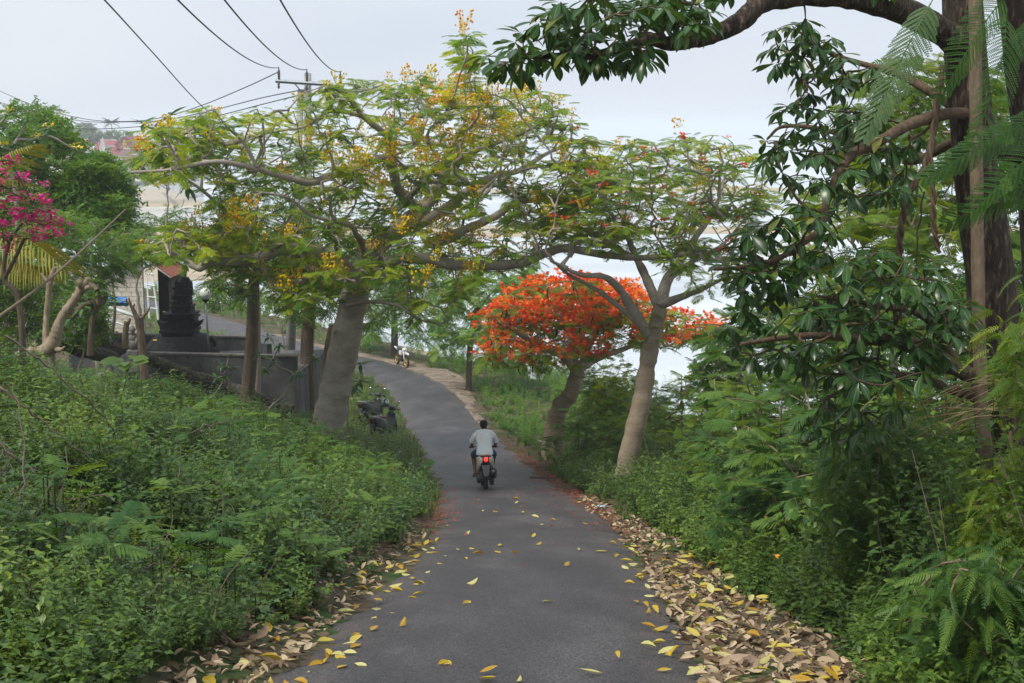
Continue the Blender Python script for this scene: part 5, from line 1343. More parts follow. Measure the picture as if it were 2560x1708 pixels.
# ------------------------------------------------------------------ trees and shrubs on the left hill
TINY = []
for s_ in range(3):
    rg_ = random.Random(900 + s_); parts = []
    for i in range(16):
        t_ = i / 16; a = i * 2.4
        parts.append(move(leaf5(.22 * rg_.uniform(.7, 1.1), .13, .2, .2, rg_.random()), rotm(a, rg_.uniform(-.3, .8)), (.12 * math.sin(5 * t_), t_, -.25 * t_ * t_)))
    parts.append(strip((0, 0, 0), (0, .5, -.06), .012)); parts.append(strip((0, .5, -.06), (0, 1, -.25), .008))
    TINY.append(tpl_join(parts))
def left_tree(label, px, d, h_px, poly, n, dd, seed, size=(.28, .45), bark='bark_branch', mat='fine', tpls=None, per=(5, 8), r=.11, lean=0, name='small_leaved_tree', extra=.35, gap=.12):
    b0 = gpt(px, 1000, d); u, v = pix(b0)
    return bush_tree(name, label, b0, r, [([(u, v + 8, d), (u + lean * .3 - 6, v - h_px * .35, d), (u + lean * .6 + 6, v - h_px * .7, d), (u + lean, v - h_px, d)], r, r * .4)], poly, n, d, dd, seed, tpls or TINY, MT[mat], size, per, bark, (-.7, .7), extra, 'tree', None, .28, gap=gap)
left_tree('rounded small-leaved tree at the upper left, tallest on the hill', 95, 46, 470, [(-60, 420), (-60, 290), (0, 255), (90, 240), (150, 285), (195, 345), (205, 440), (190, 540), (60, 580), (-60, 560)], 420, 3.0, 601, size=(.34, .55))
left_tree('small-leaved tree with a crooked grey trunk right of the tallest one', 235, 44, 380, [(145, 440), (160, 375), (225, 352), (280, 392), (300, 440), (275, 485), (195, 495)], 220, 1.8, 602, lean=-10, size=(.32, .5))
left_tree('small round-headed tree under the crooked one', 262, 43, 250, [(225, 505), (240, 455), (275, 450), (300, 490), (290, 530), (240, 530)], 90, 1.1, 603, r=.08)
left_tree('bushy green tree low behind the bamboo pole', 130, 40, 220, [(-30, 660), (20, 540), (150, 480), (250, 520), (330, 530), (340, 590), (250, 640), (240, 700), (60, 720)], 330, 2.4, 604, mat='fine', tpls=PINN, size=(.25, .38), per=(4, 6))
left_tree('leafy bush hiding the foot of the shed', 330, 52, 120, [(250, 560), (300, 500), (420, 480), (440, 560), (380, 600), (290, 600)], 90, 1.8, 605, mat='neem', tpls=PINN, size=(.3, .42), per=(4, 6), r=.06)
left_tree('green bush beyond the dead stump, under the bushy tree', 190, 33, 130, [(90, 800), (110, 690), (170, 650), (240, 690), (250, 780), (180, 800)], 110, 1.6, 616, mat='neem', size=(.22, .34), r=.05)
left_tree('dark bush at the left edge behind the dead stump', 20, 34, 150, [(-60, 760), (-60, 560), (40, 560), (90, 640), (100, 760), (40, 800)], 110, 1.8, 606, mat='neem', size=(.25, .4), r=.06)
left_tree('green bush beyond the wall beside the far road', 650, 62, 110, [(440, 720), (470, 660), (560, 650), (700, 660), (720, 740), (600, 715), (520, 700)], 60, 2.5, 607, mat='fine', size=(.35, .5), r=.06)
# frangipani with cream flowers, top left
b0 = gpt(40, 1000, 40); c = limb_pts([(*pix(b0), 40), (40, 520, 40), (30, 400, 40), (35, 330, 40)], 6)
long_leaf_plant('frangipani with yellow-cream flowers at the top left', [atd(20, 262, 39.8), atd(60, 275, 40.2), atd(110, 295, 40.4), atd(-10, 300, 39.6), atd(85, 320, 40), atd(175, 345, 40.6), atd(0, 340, 39.8)], b0, c, r=(.09, .03), size=(.3, .45), seed=31, name='frangipani', cat='tree', per=(8, 11), flowers=.8)
# tree with broad hanging leaves behind the left limb of the big tree
b0 = gpt(590, 900, 41.5); c = limb_pts([(*pix(b0), 41.5), (588, 640, 41), (560, 540, 40), (480, 450, 38.6), (400, 395, 38)], 6)
long_leaf_plant('long-leaved tree behind the left limb of the yellow-budded tree', [atd(330, 285, 38), atd(355, 300, 38.3), atd(390, 265, 38.4), atd(345, 340, 37.8), atd(400, 330, 38.6), atd(440, 320, 38.8), atd(430, 430, 37.6), atd(480, 370, 38.8), atd(395, 380, 38), atd(500, 330, 39), atd(455, 280, 39)], b0, c, r=(.10, .03), size=(.36, .55), seed=32, name='long_leaved_tree', cat='tree', per=(7, 10))
# bougainvillea
b0 = gpt(55, 900, 19); u_, v_ = pix(b0)
T = Tree(33)
T.limb(limb_pts([(u_, v_ + 8, 19), (45, 700, 19), (10, 640, 19), (20, 560, 19), (60, 500, 19)], 6), .05, .018)
T.limb(limb_pts([(10, 640, 19), (50, 560, 18.8), (75, 480, 18.7), (40, 400, 18.6)], 6), .03, .01)
T.grow(crown_tips([(-60, 560), (-60, 370), (20, 360), (60, 400), (100, 450), (150, 490), (130, 540), (60, 570)], 60, 18.9, .7, 33, .08), .14, .12, .1, .005, .4)
bo = empty('bougainvillea', b0, 0, 'magenta bougainvillea sprays at the left edge', 'shrub')
for k_, b_3 in enumerate(T.B[:2]): build('trunk' if k_ == 0 else 'limb', tube(b_3[0], b_3[1], 9), MT['bark_brown'], bo)
tag(build('twigs', T.chunks(only=lambda k, b: b[2] != -1), MT['bark_brown'], bo), kind='stuff')
rg_ = np.random.default_rng(34)
OV = [tpl_join([move(leaf5(.30, .2, .2, .2, .5), rotm(a, .2), (0, .3 * i, 0)) for i, a in enumerate((0, 1.2, -1.2, .5))])]
tag(build('foliage', rosettes(T.tips + along(T, .5, .003, .02, rg_), OV, (2, 4), (.16, .26), rg_), MT['weed'], bo), kind='stuff')
tag(build('flowers', heads([t_[0] + rg_.normal(0, .05, 3) for t_ in T.tips for _ in range(2) if rg_.random() < .75], BLOOM, (.4, .75), rg_), MT['boug'], bo), kind='stuff')
# yellow palm fronds at the left
def palm_leaf(L=1.0, n=26, droop=.7, seed=0):
    rg_ = random.Random(seed); parts = []
    rp = lambda t: np.array([0, L * t * (1 - .18 * droop * t), .12 * L * t - droop * L * .55 * t * t])
    for i in range(8): parts.append(strip(rp(i / 8), rp((i + 1) / 8), .018 * (1 - i / 10), .7))
    for i in range(n):
        t_ = .12 + .88 * i / n; ll = .34 * L * math.sin(math.pi * (.2 + .75 * t_)) ** .6
        for sx in (-1, 1):
            d_ = np.array([sx * .75, .55 + .4 * t_, -.55 - .3 * rg_.random()]); d_ /= np.linalg.norm(d_); o = rp(t_)
            mid_ = o + d_ * ll * .5 + np.array([0, 0, .05 * ll]); e = o + d_ * ll + np.array([0, 0, -.16 * ll]); w_ = np.array([0, .012 * L, 0])
            parts.append((np.array([o - w_ * .5, o + w_ * .5, mid_ + w_, mid_ - w_, e]), np.array([(0, 1, 2), (0, 2, 3), (3, 2, 4)]), rg_.random(), 1.0))
    return tpl_join(parts)
PLF = [palm_leaf(1, 26, .6, 1), palm_leaf(1, 24, .9, 2), palm_leaf(1, 20, 1.5, 3)]
pbp = gpt(-70, 900, 25); pr = empty('palm', pbp, 0, 'young palm with yellowing fronds reaching in from the left edge', 'palm')
build('trunk', tube(limb_pts([(*pix(pbp), 25), (-75, 700, 25), (-70, 560, 25)], 6), .12, 10), MT['bark_brown'], pr)
for j, (a_, b_3) in enumerate([((-60, 440, 25), (75, 350, 24)), ((-60, 560, 25), (150, 600, 23.4)), ((-60, 620, 25), (100, 670, 23.6)), ((-60, 440, 25), (60, 410, 24.6))]):
    a_, b_3 = atd(*a_), atd(*b_3); L = np.linalg.norm(b_3 - a_); M = frames([b_3 - a_ + np.array([0, 0, .35 * L])])[0] * L * 1.12; t_ = PLF[j % 2]
    build('frond', [(t_[0] @ M.T + a_, t_[1], np.clip(.55 + .4 * (t_[2] - .5), 0, 1), t_[3])], MT['palm'], pr)
# ------------------------------------------------------------------ far shore: sea wall, temple, palms, houses
def c7(cx, cy, d): return atd((200 + cx * .1722) / K, (250 + cy * .1722) / K, d)
MT['revet'] = surf('pale_concrete_slope', [(.3, (.40, .40, .38)), (.6, (.56, .55, .52)), (.8, (.66, .65, .62))], .25, .9, .2, 2, fine=(1.2, .15))
MT['revet_cap'] = surf('sea_wall_parapet', [(.3, (.20, .20, .21)), (.7, (.30, .30, .31))], .6, .9, .2)
MT['roof_red'] = surf('red_clay_roof', [(.3, (.20, .035, .04)), (.7, (.33, .07, .07))], .8, .85, .3, 3)
MT['roof_brown'] = surf('old_clay_roof', [(.3, (.12, .05, .045)), (.7, (.22, .10, .085))], .8, .85, .3, 3)
MT['cream'] = surf('cream_render', [(.3, (.52, .50, .45)), (.7, (.66, .64, .60))], .7, .85, .1)
MT['stone_white'] = surf('weathered_white_stone', [(.3, (.38, .37, .35)), (.7, (.58, .57, .55))], 1.5, .85, .3)
MT['gold'] = flat('gilt_carving', (.55, .36, .05), .4, .3)
MT['dkwin'] = flat('dark_opening', (.03, .03, .035), .3)
wallP = [(470, 1320, 1445, 300), (620, 1300, 1480, 306), (900, 1235, 1440, 318), (1250, 1172, 1400, 332), (1520, 1125, 1385, 344), (1760, 1095, 1375, 356)]
topP = [c7(a, b, d + 6) for a, b, c, d in wallP]; botP = [c7(a + 40, c, d - 4) for a, b, c, d in wallP]
sw = empty('sea_wall', botP[0], 0, 'pale sloping concrete sea wall along the far shore', 'sea wall')
o0 = botP[0]
for i in range(len(wallP) - 1):
    n_ = 3
    for j in range(n_):
        f0_, f1_ = j / n_ + .008, (j + 1) / n_ - .008
        q = [botP[i] + (botP[i + 1] - botP[i]) * f0_, botP[i] + (botP[i + 1] - botP[i]) * f1_, topP[i] + (topP[i + 1] - topP[i]) * f1_, topP[i] + (topP[i + 1] - topP[i]) * f0_]
        t = MB(); up_ = np.array([0, -.2, .5]); t.add([p - o0 for p in q] + [p - o0 - up_ for p in q], [(0, 1, 2, 3), (7, 6, 5, 4), (0, 4, 5, 1), (1, 5, 6, 2), (2, 6, 7, 3), (3, 7, 4, 0)]); t.obj('slope_panel', MT['revet'], sw)
    a_, b_ = topP[i] - o0, topP[i + 1] - o0
    t = MB(); h = np.array([0, 0, .9]); y_ = np.array([0, 1.2, 0]); t.add([a_, b_, b_ + y_, a_ + y_, a_ + h, b_ + h, b_ + y_ + h, a_ + y_ + h], [(0, 3, 2, 1), (4, 5, 6, 7), (0, 1, 5, 4), (1, 2, 6, 5), (2, 3, 7, 6), (3, 0, 4, 7)]); t.obj('parapet', MT['revet_cap'], sw)
for (a_, b_) in (((600, 1325), (800, 1425)), ((1130, 1210), (1310, 1315))):
    p, q = c7(*a_, 312) - o0, c7(*b_, 306) - o0
    t = MB(); t.tube([tuple(p + [0, -1, .4]), tuple(q + [0, -1, .4])], [.45, .45], 4); t.obj('drain_rib', MT['revet_cap'], sw)
DT = 420.0
mt = .1722 * DT / FPX
def roof_house(label, cx0, cx1, cyr, cye, cyb, d, roof='roof_red', hip=.0, gable=False, name='temple_hall', depth=14, cat='building', win=3, extra=None, front=False):
    """hall: ridge at cyr, eaves at cye, ground at cyb (crop pixels); gable faces the view when front"""
    m_ = .1722 * d / FPX; cx = (cx0 + cx1) / 2; g0_ = c7(cx, cyb, d); w = (cx1 - cx0) * m_
    g0_[2] = min(g0_[2], H(g0_[0], g0_[1]) + .2)
    root = empty(name, g0_, 0, label, cat); e = c7(cx, cye, d)[2] - g0_[2]; r_ = c7(cx, cyr, d)[2] - g0_[2]
    t = MB(); t.box((0, depth / 2, e / 2), (w * .86, depth * .86, e)); t.obj('wall', MT['cream'], root)
    t = MB(); hw = w / 2
    if front: t.add([(-hw, 0, e), (hw, 0, e), (0, .01, r_), (-hw, depth, e), (hw, depth, e), (0, depth, r_)], [(0, 1, 2), (4, 3, 5), (0, 2, 5, 3), (2, 1, 4, 5), (1, 0, 3, 4)])
    else: t.add([(-hw, 0, e), (hw, 0, e), (hw, depth, e), (-hw, depth, e), (-hw + hip * w, depth / 2, r_), (hw - hip * w, depth / 2, r_)], [(0, 1, 5, 4), (2, 3, 4, 5), (1, 2, 5), (3, 0, 4), (0, 3, 2, 1)])
    rf = t.obj('roof', MT[roof], root)
    if not front:
        t = MB(); t.box((0, depth / 2, r_ + .1), (max(.5, w * (1 - 2 * hip)), .4, .35)); t.obj('ridge', MT['stone_white'], rf)
    else:
        for sx in (-1, 1):
            t = MB(); t.tube([(sx * hw, -.1, e + .1), (0, -.1, r_ + .15)], [.16, .16], 5); t.obj('ridge', MT['roof_brown'], rf)
        t = MB(); t.lathe([(.3, 0), (.2, .4), (.05, 1.2)], (0, -.1, r_), 8); t.obj('finial', MT['stone_white'], rf)
    for k in range(win):
        t = MB(); t.box((-w * .43 + w * .86 * (k + .5) / win, depth * .07 - .03, e * .45), (w * .12, .12, e * .55)); t.obj('window', MT['dkwin'], root)
    return root, e, r_
tr_, e_, r_ = roof_house('broad temple hall with a steep red gable and gilt crest', 440, 890, 530, 735, 1000, 412, front=True, depth=16)
hw_ = 200 * .1722 * 412 / FPX
t = MB()
for (x_, z_, s_) in ((0, .38, .9), (0, .62, .7), (-.9, .25, .55), (.9, .25, .55), (0, .1, 1.1), (-.5, .45, .4), (.5, .45, .4)): t.ell((x_ * 1.0, -.2, e_ + (r_ - e_) * z_), (s_ * .55, .25, s_ * .75), 8, 5)
t.obj('gilt_crest', MT['gold'], tr_)
roof_house('long low temple hall with a dark red hipped roof left of the gable', 200, 520, 588, 720, 1000, 424, hip=.12, depth=10)
roof_house('small pavilion with an old brown roof in front of the gable', 520, 770, 715, 800, 1010, 400, 'roof_brown', hip=.3, depth=8, win=2, name='pavilion')
roof_house('lower red-roofed building left of the pavilion', 230, 540, 680, 790, 1010, 404, hip=.25, depth=9, name='pavilion')
roof_house('brown-roofed house right of the temple gable', 600, 900, 800, 900, 1090, 392, 'roof_brown', hip=.3, depth=9, name='shore_house', cat='house')
roof_house('red-roofed house behind the long-leaved tree', 860, 1130, 640, 740, 1000, 430, 'roof_red', hip=.2, depth=9, name='shore_house', cat='house')
roof_house('house with a bright red roof near the white shore building', 1100, 1290, 835, 890, 1080, 388, 'roof_red', hip=.25, depth=7, name='shore_house', cat='house', win=2)
roof_house('orange-roofed house half hidden at the left of the temple', 0, 95, 575, 640, 1000, 440, 'tile', hip=.2, depth=8, name='shore_house', cat='house')
def spire(label, cx, cy0, cy1, d, w):
    m_ = .1722 * d / FPX; g0_ = c7(cx, cy1, d); g0_[2] -= 3; h = (cy1 - cy0) * m_ + 3; root = empty('temple_spire', g0_, 0, label, 'spire')
    t = MB(); t.box((0, 0, 1.5), (w, w, 3)); t.obj('base', MT['stone_white'], root)
    for k in range(5):
        f = k / 5; t = MB(); t.box((0, 0, 3 + (h - 3) * (f + .06)), (w * (1 - f * .8), w * (1 - f * .8), (h - 3) * .12)); t.box((0, 0, 3 + (h - 3) * (f + .16)), (w * (.72 - f * .6), w * (.72 - f * .6), (h - 3) * .1)); t.obj('tier', MT['stone_white'], root)
    t = MB(); t.lathe([(w * .1, 0), (w * .06, (h - 3) * .08), (.02, (h - 3) * .16)], (0, 0, h), 8); t.obj('finial', MT['stone_white'], root)
spire('tall tiered white spire before the long temple hall', 335, 560, 675, 398, 1.6); spire('small white spire right of the tall one', 410, 640, 675, 399, .7); spire('white spire at the right end of the temple', 1030, 690, 790, 400, .9); spire('thin white spire far left of the temple', 102, 600, 680, 420, .7)
# walls, truck and clutter on the shore road
def shore_box(name, label, cx0, cx1, cy0, cy1, d, mat, cat, depth=3, parts=()):
    m_ = .1722 * d / FPX; g0_ = c7((cx0 + cx1) / 2, cy1, d); root = empty(name, g0_, 0, label, cat); w = (cx1 - cx0) * m_; h = (cy1 - cy0) * m_
    t = MB(); t.box((0, depth / 2, h / 2 - .3), (w, depth, h + .6)); t.obj('body', MT[mat], root, bevel=.05)
    for nm, fx, fz, fw, fh, mm in parts:
        t = MB(); t.box((fx * w, -.03, fz * h), (fw * w, .12, fh * h)); t.obj(nm, MT[mm], root)
    return root
shore_box('delivery_truck', 'pale box truck parked behind the sea wall', 1040, 1240, 1040, 1150, 372, 'cream', 'truck', 2.4, (('wheel', -.3, .0, .12, .25, 'dkwin'), ('wheel', .3, .0, .12, .25, 'dkwin'), ('window', .43, .62, .1, .3, 'dkwin')))
shore_box('rubble_wall', 'low rubble wall on the sand left of the truck', 680, 1010, 1175, 1225, 352, 'stone_white', 'wall', 1.0)
shore_box('dark_kiosk', 'dark kiosk at the left end of the shore road', 600, 740, 1050, 1140, 378, 'dkwin', 'kiosk', 3)
shore_box('shore_shelter', 'blue-grey shelter beside the truck', 1250, 1350, 1030, 1130, 376, 'steel', 'shelter', 3)
# far palms and trees
def far_palm(label, cx, cy, d, hgt, seed, s=3.0, n=16):
    rg_ = np.random.default_rng(seed); p = c7(cx, cy, d); b0 = p - np.array([rg_.uniform(-.6, .6), 0, hgt]); root = empty('coconut_palm', b0, 0, label, 'palm', 'coconut palms on the far shore')
    build('trunk', tube(catmull([b0, (b0 + p) / 2 + [.25, 0, 0], p], 5), np.linspace(.22, .13, 11), 7), MT['bark_branch'], root)
    for i in range(n):
        a = i * 2.4 + rg_.uniform(-.2, .2); L = s * rg_.uniform(.8, 1.15); M = frames([(math.cos(a), math.sin(a), rg_.uniform(.1, 1.8))])[0] * L; t_ = PLF[1 + i % 2]
        build('frond', [(t_[0] @ M.T + p, t_[1], rg_.random(), t_[3])], MT['palm_far'], root)
far_palm('coconut palm standing clear above the temple gable', 455, 345, 470, 11, 1, 3.6); far_palm('left of two close coconut palms behind the temple', 40, 380, 480, 11, 2); far_palm('right of two close coconut palms behind the temple', 140, 400, 480, 11, 3, 2.8)
far_palm('coconut palm tallest at the far left above the hill tree', -385, 150, 300, 12, 4, 2.2); far_palm('ragged palm just left of the two close palms', -120, 440, 470, 9, 5)
FARL = [tpl_join([move(leaf5(.5, .34, .2, .2, i / 14), rotm(i * 2.4, .5 * math.sin(i)), (.3 * math.cos(i * 2.4), .3 * math.sin(i * 2.4), .35 * math.sin(i * 1.7))) for i in range(14)])]
def far_tree(label, cx, cy, d, rx, rz, seed, mat='neem', n=130, name='shore_tree'):
    rg_ = np.random.default_rng(seed); p = c7(cx, cy, d); b0 = p - np.array([0, 0, rz + 3.5]); root = empty(name, b0, 0, label, 'tree', 'trees on the far shore')
    build('trunk', tube(catmull([b0, b0 + [.2, 0, 2], p], 4), np.linspace(.3, .12, 9), 7), MT['bark_brown'], root)
    v = rg_.normal(0, 1, (n, 3)); v /= np.linalg.norm(v, axis=1)[:, None]; v *= (.35 + .65 * rg_.random((n, 1)) ** .4); k_ = 1 + .3 * np.sin(v[:, 0] * 7 + seed) ; P = p + v * np.array([rx, rx, rz]) * k_[:, None]
    tag(build('crown', [inst(FARL[0], yaw_mats(rg_.uniform(0, 6.28, n), rg_.uniform(.8, 1.6, n), rg_.normal(0, .6, n)), P, rg_.random(n), .5)], MT[mat], root), kind='stuff')
for lab, cx, cy, d, rx, rz, mat in (('low spreading tree under the tallest far palm', 520, 520, 462, 4.6, 1.6, 'neem'), ('flat-topped shore tree under the two close palms', 130, 455, 470, 3.0, 1.0, 'neem'), ('olive round tree behind the long temple hall', 270, 560, 450, 2.9, 1.6, 'weed_dull'), ('olive tree left of the round one', 150, 570, 452, 2.6, 1.7, 'weed_dull'),
    ('dark tree at the far left of the temple', 20, 560, 455, 3.2, 1.6, 'weed_dull'), ('wide dark grove tree beyond the hill top', -160, 520, 460, 4.5, 2.6, 'weed_dull'), ('pale tree above the orange roof', -60, 600, 446, 3, 2, 'neem'), ('small green tree right of the gable peak', 740, 600, 440, 2.2, 1.4, 'neem'), ('green tree between the shore houses', 850, 770, 410, 2, 2.2, 'fine'), ('bushy tree right of the truck', 1420, 1040, 392, 2.6, 2.2, 'neem'), ('shrub on the sand left of the rubble wall', 590, 1230, 338, 3.2, .9, 'neem'), ('small bush on the sand below the rubble wall', 720, 1240, 336, 1.6, .5, 'neem')):
    far_tree(lab, cx, cy, d, rx, rz, int(abs(cx) + cy), mat)
# ------------------------------------------------------------------ scooters and rider
MT['tyre'] = surf('tyre_rubber', [(.3, (.012, .012, .013)), (.7, (.025, .025, .027))], 20, .8, .3, 60)
MT['metal'] = flat('dull_alloy', (.22, .22, .23), .4, .7)
MT['engine'] = surf('oily_engine', [(.3, (.015, .014, .013)), (.7, (.07, .065, .06))], 16, .55, .4, 30)
MT['plastic'] = flat('dark_plastic', (.03, .031, .034), .42)
MT['greyplast'] = flat('grey_mudguard', (.075, .078, .085), .5)
MT['silver'] = flat('silver_white_paint', (.52, .51, .47), .3, .1, .6)
MT['seat_red'] = flat('brown_red_seat', (.10, .028, .022), .5)
MT['lamp_red'] = flat('lit_tail_light', (.8, .02, .02), .3, 0, .5, ((1, .03, .02), 2.4))
MT['lens_red'] = flat('red_reflector', (.22, .01, .01), .25)
MT['skin'] = surf('tanned_skin', [(.3, (.15, .065, .036)), (.7, (.23, .105, .06))], 6, .55, .1)
MT['hair'] = surf('black_hair', [(.3, (.006, .005, .005)), (.7, (.016, .013, .012))], 40, .5, .7, 60)
MT['shirt'] = surf('pale_blue_shirt', [(.3, (.74, .79, .84)), (.7, (.84, .87, .89))], 7, .85, .8, 9, (1, 1, .25), bdist=.03)
MT['denim'] = surf('blue_denim', [(.3, (.022, .055, .13)), (.7, (.045, .10, .20))], 12, .85, .5, 18)
MT['sandal'] = flat('tan_sandal', (.30, .20, .09), .7)
MT['glass'] = flat('mirror_glass', (.55, .60, .64), .08, .8)
MT['white_pl'] = flat('white_plastic', (.70, .70, .68), .35)
MT['helmet'] = surf('patterned_helmet', [(.42, (.02, .05, .05)), (.5, (.05, .16, .15)), (.58, (.60, .66, .64))], 9, .25, 0, detail=2)
MT['gold_rim'] = flat('gold_rim', (.45, .30, .06), .35, .6)
def mark(o, label): o['label'] = label; return o
def wheel(root, y, z, r, w, rim='metal', name='wheel'):
    t = MB(); prof = []
    for i in range(9):
        a = -math.pi / 2 + math.pi * i / 8; prof.append((r - w * .5 + w * .5 * math.cos(a), w * .5 * math.sin(a)))
    prof = [(r * .78, -w * .4)] + prof + [(r * .78, w * .4)]
    V, F, seg = [], [], 28
    for k in range(seg):
        a = 2 * math.pi * k / seg
        for rr, x in prof: V.append((x, y + rr * math.cos(a), z + rr * math.sin(a)))
    n = len(prof)
    for k in range(seg):
        for i in range(n): F.append((k * n + i, k * n + (i + 1) % n, ((k + 1) % seg) * n + (i + 1) % n, ((k + 1) % seg) * n + i))
    t.add(V, F); wo = t.obj(name, MT['tyre'], root, True)
    t = MB(); t.tube([(-w * .45, y, z), (w * .45, y, z)], [.05, .05], 12)
    for k in range(5):
        a = 2 * math.pi * k / 5; t.tube([(0, y, z), (0, y + r * .75 * math.cos(a), z + r * .75 * math.sin(a))], [.022, .016], 6)
    V, F = [], []
    for k in range(seg):
        a = 2 * math.pi * k / seg
        for rr, x in ((r * .80, -w * .38), (r * .70, -w * .25), (r * .70, w * .25), (r * .80, w * .38)): V.append((x, y + rr * math.cos(a), z + rr * math.sin(a)))
    for k in range(seg):
        for i in range(3): F.append((k * 4 + i, k * 4 + i + 1, ((k + 1) % seg) * 4 + i + 1, ((k + 1) % seg) * 4 + i))
    t.add(V, F); t.obj('rim', MT[rim], wo, True)
    return wo
def loft(secs, n=14):
    """secs: list of (centre, rx, rz, squareness) cross-sections in the XZ plane, skinned along Y"""
    V, F = [], []
    for (c, rx, rz) in secs:
        for k in range(n):
            a = 2 * math.pi * k / n; ca, sa = math.cos(a), math.sin(a)
            V.append((c[0] + rx * math.copysign(abs(ca) ** .75, ca), c[1], c[2] + rz * math.copysign(abs(sa) ** .75, sa)))
    for i in range(len(secs) - 1):
        for k in range(n): F.append((i * n + k, i * n + (k + 1) % n, (i + 1) * n + (k + 1) % n, (i + 1) * n + k))
    F.append(tuple(range(n - 1, -1, -1))); F.append(tuple((len(secs) - 1) * n + k for k in range(n)))
    return V, F
def scooter(name, label, loc, rz, slope=0, side='silver', seat='seat_red', lit=True, helmet=False, group=None, steer=0):
    root = empty(name, loc, rz, label, 'scooter', group); root.rotation_euler = (slope, 0, rz)
    R_ = .275; wheel(root, -.63, R_, R_, .10); wheel(root, .63, R_, R_, .085)
    # rear body shell: dark core with pale side panels
    t = MB(); t.add(*loft([((0, -.92, .74), .055, .05), ((0, -.86, .71), .13, .11), ((0, -.70, .65), .17, .19), ((0, -.45, .59), .175, .20), ((0, -.15, .53), .15, .17), ((0, .02, .45), .11, .12)])); t.obj('body_core', MT['plastic'], root, True)
    for sx in (-1, 1):
        t = MB(); t.add(*loft([((sx * .095, -.90, .735), .03, .055), ((sx * .145, -.78, .69), .034, .13), ((sx * .175, -.58, .61), .032, .19), ((sx * .175, -.30, .55), .03, .16), ((sx * .14, -.08, .48), .025, .07)], 10)); t.obj('side_panel', MT[side], root, True)
    t = MB(); t.add(*loft([((0, -.84, .80), .10, .03), ((0, -.70, .81), .135, .045), ((0, -.40, .79), .15, .05), ((0, -.15, .76), .13, .05), ((0, .0, .73), .09, .04)])); t.obj('seat', MT[seat], root, True)
    t = MB(); t.tube(catmull([(-.12, -.66, .80), (-.13, -.86, .845), (-.07, -.97, .86), (0, -.985, .865), (.07, -.97, .86), (.13, -.86, .845), (.12, -.66, .80)], 5), .016, 8); t.obj('grab_rail', MT['silver'], root, True)
    t = MB(); t.box((0, -.945, .755), (.085, .05, .085)); o = t.obj('tail_light', MT['lamp_red' if lit else 'lens_red'], root, bevel=.012)
    t = MB(); t.box((0, -.95, .685), (.075, .03, .03)); t.obj('reflector', MT['lens_red'], root, bevel=.006)
    t = MB(); t.add([(-.105, -.93, .62), (.105, -.93, .62), (.055, -1.03, .36), (-.055, -1.03, .36), (-.105, -.905, .62), (.105, -.905, .62), (.055, -1.005, .36), (-.055, -1.005, .36)], [(0, 1, 2, 3), (7, 6, 5, 4), (0, 4, 5, 1), (1, 5, 6, 2), (2, 6, 7, 3), (3, 7, 4, 0)]); t.obj('mudguard', MT['greyplast'], root, bevel=.008)
    # engine left, swing case, muffler right
    t = MB(); t.box((-.13, -.45, .30), (.12, .46, .17)); t.tube([(-.20, -.62, .29), (-.07, -.62, .29)], [.12, .12], 14); t.tube([(-.20, -.30, .30), (-.06, -.30, .30)], [.10, .10], 14); t.box((-.04, -.30, .34), (.16, .24, .20)); t.obj('engine', MT['engine'], root, bevel=.012)
    t = MB(); t.tube(catmull([(.10, -.25, .24), (.15, -.40, .24), (.165, -.55, .31), (.175, -.66, .36)], 4), [.03] * 4 + [.05] * 4 + [.075] * 5, 12); t.tube([(.17, -.60, .335), (.18, -.96, .47)], [.085, .075], 14); t.obj('muffler', MT['plastic'], root, True)
    t = MB(); t.tube([(.18, -.955, .468), (.182, -.985, .478)], [.03, .03], 10); t.obj('muffler_tip', MT['metal'], root, True)
    t = MB(); t.box((.15, -.55, .22), (.10, .30, .18)); t.obj('swing_case', MT['engine'], root, bevel=.02)
    for sx in (-1, 1):
        t = MB(); t.tube([(sx * .16, -.30, .31), (sx * .30, -.33, .325)], [.014, .016], 8); t.obj('foot_peg', MT['plastic'], root, True)
        t = MB(); t.tube([(sx * .09, -.63, .30), (sx * .10, -.52, .60)], [.028, .028], 8); t.obj('shock_absorber', MT['metal'], root, True)
    # floor, leg shield, front
    t = MB(); t.box((0, .18, .31), (.26, .40, .07)); t.obj('floor_board', MT['plastic'], root, bevel=.015)
    t = MB(); t.add(*loft([((0, .36, .34), .14, .05), ((0, .42, .55), .20, .10), ((0, .47, .72), .18, .10), ((0, .46, .84), .10, .06)])); t.obj('leg_shield', MT[side], root, True)
    t = MB(); t.add(*loft([((0, .42, .98), .07, .04), ((0, .50, 1.0), .13, .08), ((0, .60, .97), .11, .08), ((0, .66, .93), .06, .04)])); hd = t.obj('handlebar_cover', MT['plastic'], root, True)
    for sx in (-1, 1):
        t = MB(); t.tube([(sx * .10, .48, 1.0), (sx * .33, .42, .985)], [.014, .014], 8); t.obj('handlebar', MT['metal'], root, True)
        t = MB(); t.tube([(sx * .22, .447, .992), (sx * .345, .415, .984)], [.019, .019], 8); t.obj('grip', MT['plastic'], root, True)
        t = MB(); t.tube([(sx * .24, .50, 1.0), (sx * .36, .47, .985)], [.007, .006], 6); t.obj('brake_lever', MT['metal'], root, True)
        if not lit:
            t = MB(); t.tube(catmull([(sx * .16, .46, 1.0), (sx * .22, .45, 1.12), (sx * .28, .43, 1.19)], 4), .006, 6); mr = t.obj('mirror_stalk', MT['plastic'], root, True)
            t = MB(); t.ell((sx * .30, .43, 1.22), (.055, .015, .038), 12, 7); t.obj('mirror', MT['glass'], mr, True)
